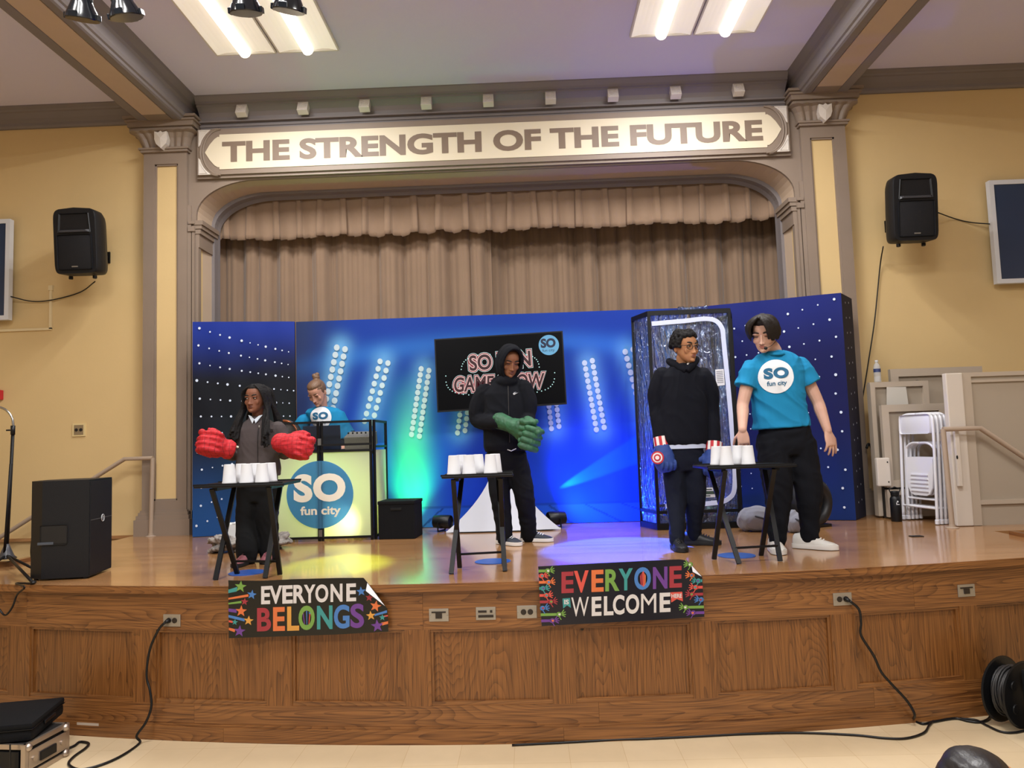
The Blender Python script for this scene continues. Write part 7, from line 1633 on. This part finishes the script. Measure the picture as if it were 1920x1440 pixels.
for e in (atZ(62, 1096, H), atZ(68, 1072, H), atZ(-48, 1085, H)):
    b = MB(); b.tube([m0+Z(.085), Vector((e.x, e.y, H+.012))], .010, 8); lg = b.build('leg', M_blkm, t, True); b = MB(); b.ell((e.x, e.y, H+.014), (.02, .02, .013), None, 10, 6); b.build('rubber_foot', M_blk, lg)
b = MB(); b.tube([atY(8, 1040, yk-.03), atY(20, 870, yk-.03)], .009, 8); b.build('boom_rod', M_blkm, t, True); b = MB(); b.tube([pt_, pt_+Z(.07)], .016, 10); b.tube([pt_+Z(.035), pt_+Vector((-.045, -.01, .035))], .006, 8); b.build('clutch', M_blk, t, True)
b = MB(); b.tube(smooth_path([pt_+Z(.06), atY(25, 800, yk), atY(22, 782, yk), atY(10, 768, yk), atY(-8, 761, yk)], 6), .0085, 10); b.build('gooseneck', mat('chrome', '#a9a8a4', .25, metal=.9), t, True); e = atY(-14, 762, yk); b = MB(); b.tube([e+Vector((.02, 0, 0)), e+Vector((-.10, 0, -.03))], [.013, .02], 12); b.ell(e+Vector((-.12, 0, -.035)), (.03, .026, .026), None, 14, 8); b.build('microphone', M_blk, t, True)
cable('thin black cable on the stage behind the loudspeaker', [atY(76, 985, 5.30), atY(63, 1000, 5.32), atY(58, 1035, 5.32), atZ(63, 1068, H+.006), atZ(70, 1078, H+.006)], .005)
cable('black microphone cable hanging over the left end of the stage front', [atZ(60, 1094, H+.008), atZ(30, 1094, H+.008), atZ(46, 1101, H+.010), of(42, 1112, .05), of(33, 1135, .05), of(20, 1150, .05), of(8, 1138, .05), of(-6, 1115, .05)], .006)
# ================================================================== CLUTTER BEHIND THE GIRL
M_news = mat('grey_paper', '#8f8984', .85, var=.35, vscale=40); rn = random.Random(21)
t = thing('cloth_pile', 'crumpled pile of grey cloths on the stage behind the girl', 'pile', (-2.36, 6.2, H)); mb = MB()
for k in range(16): mb.ell((-2.38+rn.uniform(-.22, .26), 6.22+rn.uniform(-.15, .16), H+.03+rn.uniform(0, .06)), (rn.uniform(.08, .15), rn.uniform(.06, .12), rn.uniform(.014, .03)), Euler((rn.uniform(-.4, .4), rn.uniform(-.4, .4), rn.uniform(0, 3))).to_matrix(), 12, 8)
fuse(mb, 'crumpled_cloth', M_news, t, .009, 1, .03, (22, 22, 18), .3)
q = Vector((atY(450, 980, 6.32).x, 6.32, H+.10)); t = thing('white_box', 'small white carton on the pile of cloths behind the girl', 'box', tuple(q)); b = MB(); b.box(q+Z(.05), (.19, .14, .13), Matrix.Rotation(.2, 3, 'Z'), .006); b.build('carton', mat('carton_white', '#dedfdf', .7), t); b = MB(); b.box(q+Z(.117), (.10, .145, .005), Matrix.Rotation(.2, 3, 'Z')); b.build('flap', M_paper, t)
q = Vector((atY(481, 1000, 6.10).x, 6.10, H)); t = thing('spray_bottle', 'white plastic bottle with a yellow label standing behind the girl', 'bottle', tuple(q)); b = MB(); b.lathe([(.045, .001), (.05, .01), (.05, .18), (.04, .22), (.018, .25), (.018, .27)], q, 18); b.build('bottle_wall', mat('milky_plastic', '#dcdccf', .45), t, True, sharp=50); b = MB(); b.lathe([(.0508, .06), (.0508, .15)], q, 18, cap=False); b.build('label_band', mat('yellow_label', '#d9c15a', .6), t, True); b = MB(); b.box(q+Vector((-.01, 0, .295)), (.06, .025, .05), None, .006); b.build('trigger_head', M_paper, t)
q, n_, e_ = face_frame(168, 1356); b = MB(); b.box(q+n_*.014, (.16, .004, .016), Matrix((e_, -n_, Vector((0, 0, 1)))).transposed()); tag(b.build('tape_strip', mat('pale_tape', '#b9a99a', .5)), 'pale strip of tape on the stage front beside the road case', 'tape')
q = atZ(1718, 1006, H); b = MB(); b.box((q.x, q.y, H+.003), (.09, .06, .006), None, .002); tag(b.build('floor_plate', M_blkm), 'small black plate set in the stage floor before the right handrail', 'plate')
q = atZ(356, 1000, H); mb = MB(); mb.ell(q+Vector((0, .1, .06)), (.07, .07, .06)); mb.ell(q+Vector((-.03, .06, .03)), (.06, .05, .03)); t = thing('plastic_bag', 'grey plastic bag on the stage at the foot of the left pilaster', 'bag', (q.x, q.y+.1, H)); fuse(mb, 'bag_body', mat('grey_film', '#8b8a88', .35), t, .008, 1, .02, (30, 30, 30))
# ================================================================== SPOTLIGHTS ON THE LIGHTING BAR ABOVE THE HALL
M_gl = mat('spot_shiny_black', '#101318', .18); yb_ = 4.15
LB = ['outermost on the left', 'second from the left', 'third from the left', 'fourth from the left']
zb = atY(300, 0, yb_).z+.22
t = thing('lighting_bar', 'black bar carrying the spotlights, along the top edge', 'bar', (-1.6, yb_, zb)); b = MB(); b.tube([(-3.3, yb_, zb), (.2, yb_, zb)], .02, 10); b.build('pipe', M_blkm, t, True)
for x in (-3.0, -1.6, -.1):
    b = MB(); b.tube([(x, yb_, zb), (x, yb_, CEIL-.002)], .008, 8); b.build('drop_rod', M_blkm, t)
for i, (px, py, tl) in enumerate(((155, 38, 8), (238, 34, -8), (462, 26, 0), (541, 22, 10))):
    q = atY(px, py, yb_); t = thing('spotlight', 'shiny black spotlight hanging at the top edge, '+LB[i], 'spotlight', tuple(q), 0, 'spotlights on the lighting bar')
    M = Euler((radians(18), radians(tl), 0)).to_matrix(); T = lambda x, y, z: q+M @ Vector((x, y, z)); b = MB()
    b.lathe([(.090, .0), (.094, .006), (.088, .03), (.064, .08), (.046, .13), (.050, .20), (.042, .215), (.001, .22)], q, 20, M); b.build('housing', M_gl, t, True, sharp=35)
    b = MB(); b.lathe([(.088, .004), (.05, .02), (.001, .024)], q, 20, M); b.build('reflector', mat('spot_reflector', '#8d9097', .15, metal=.9), t, True)
    for k in range(4):
        b = MB(); a = k*pi/2; b.box(T(.094*cos(a), .094*sin(a), .018), (.012 if k % 2 == 0 else .05, .05 if k % 2 == 0 else .012, .034), M, .003); b.build('frame_clip', M_gl, t)
    b = MB(); b.tube([T(-.06, 0, .10), T(-.065, 0, .22), T(0, 0, .26), T(.065, 0, .22), T(.06, 0, .10)], .006, 6); b.tube([T(0, 0, .26), (q.x, q.y, zb)], .008, 6); b.build('yoke', M_blkm, t)
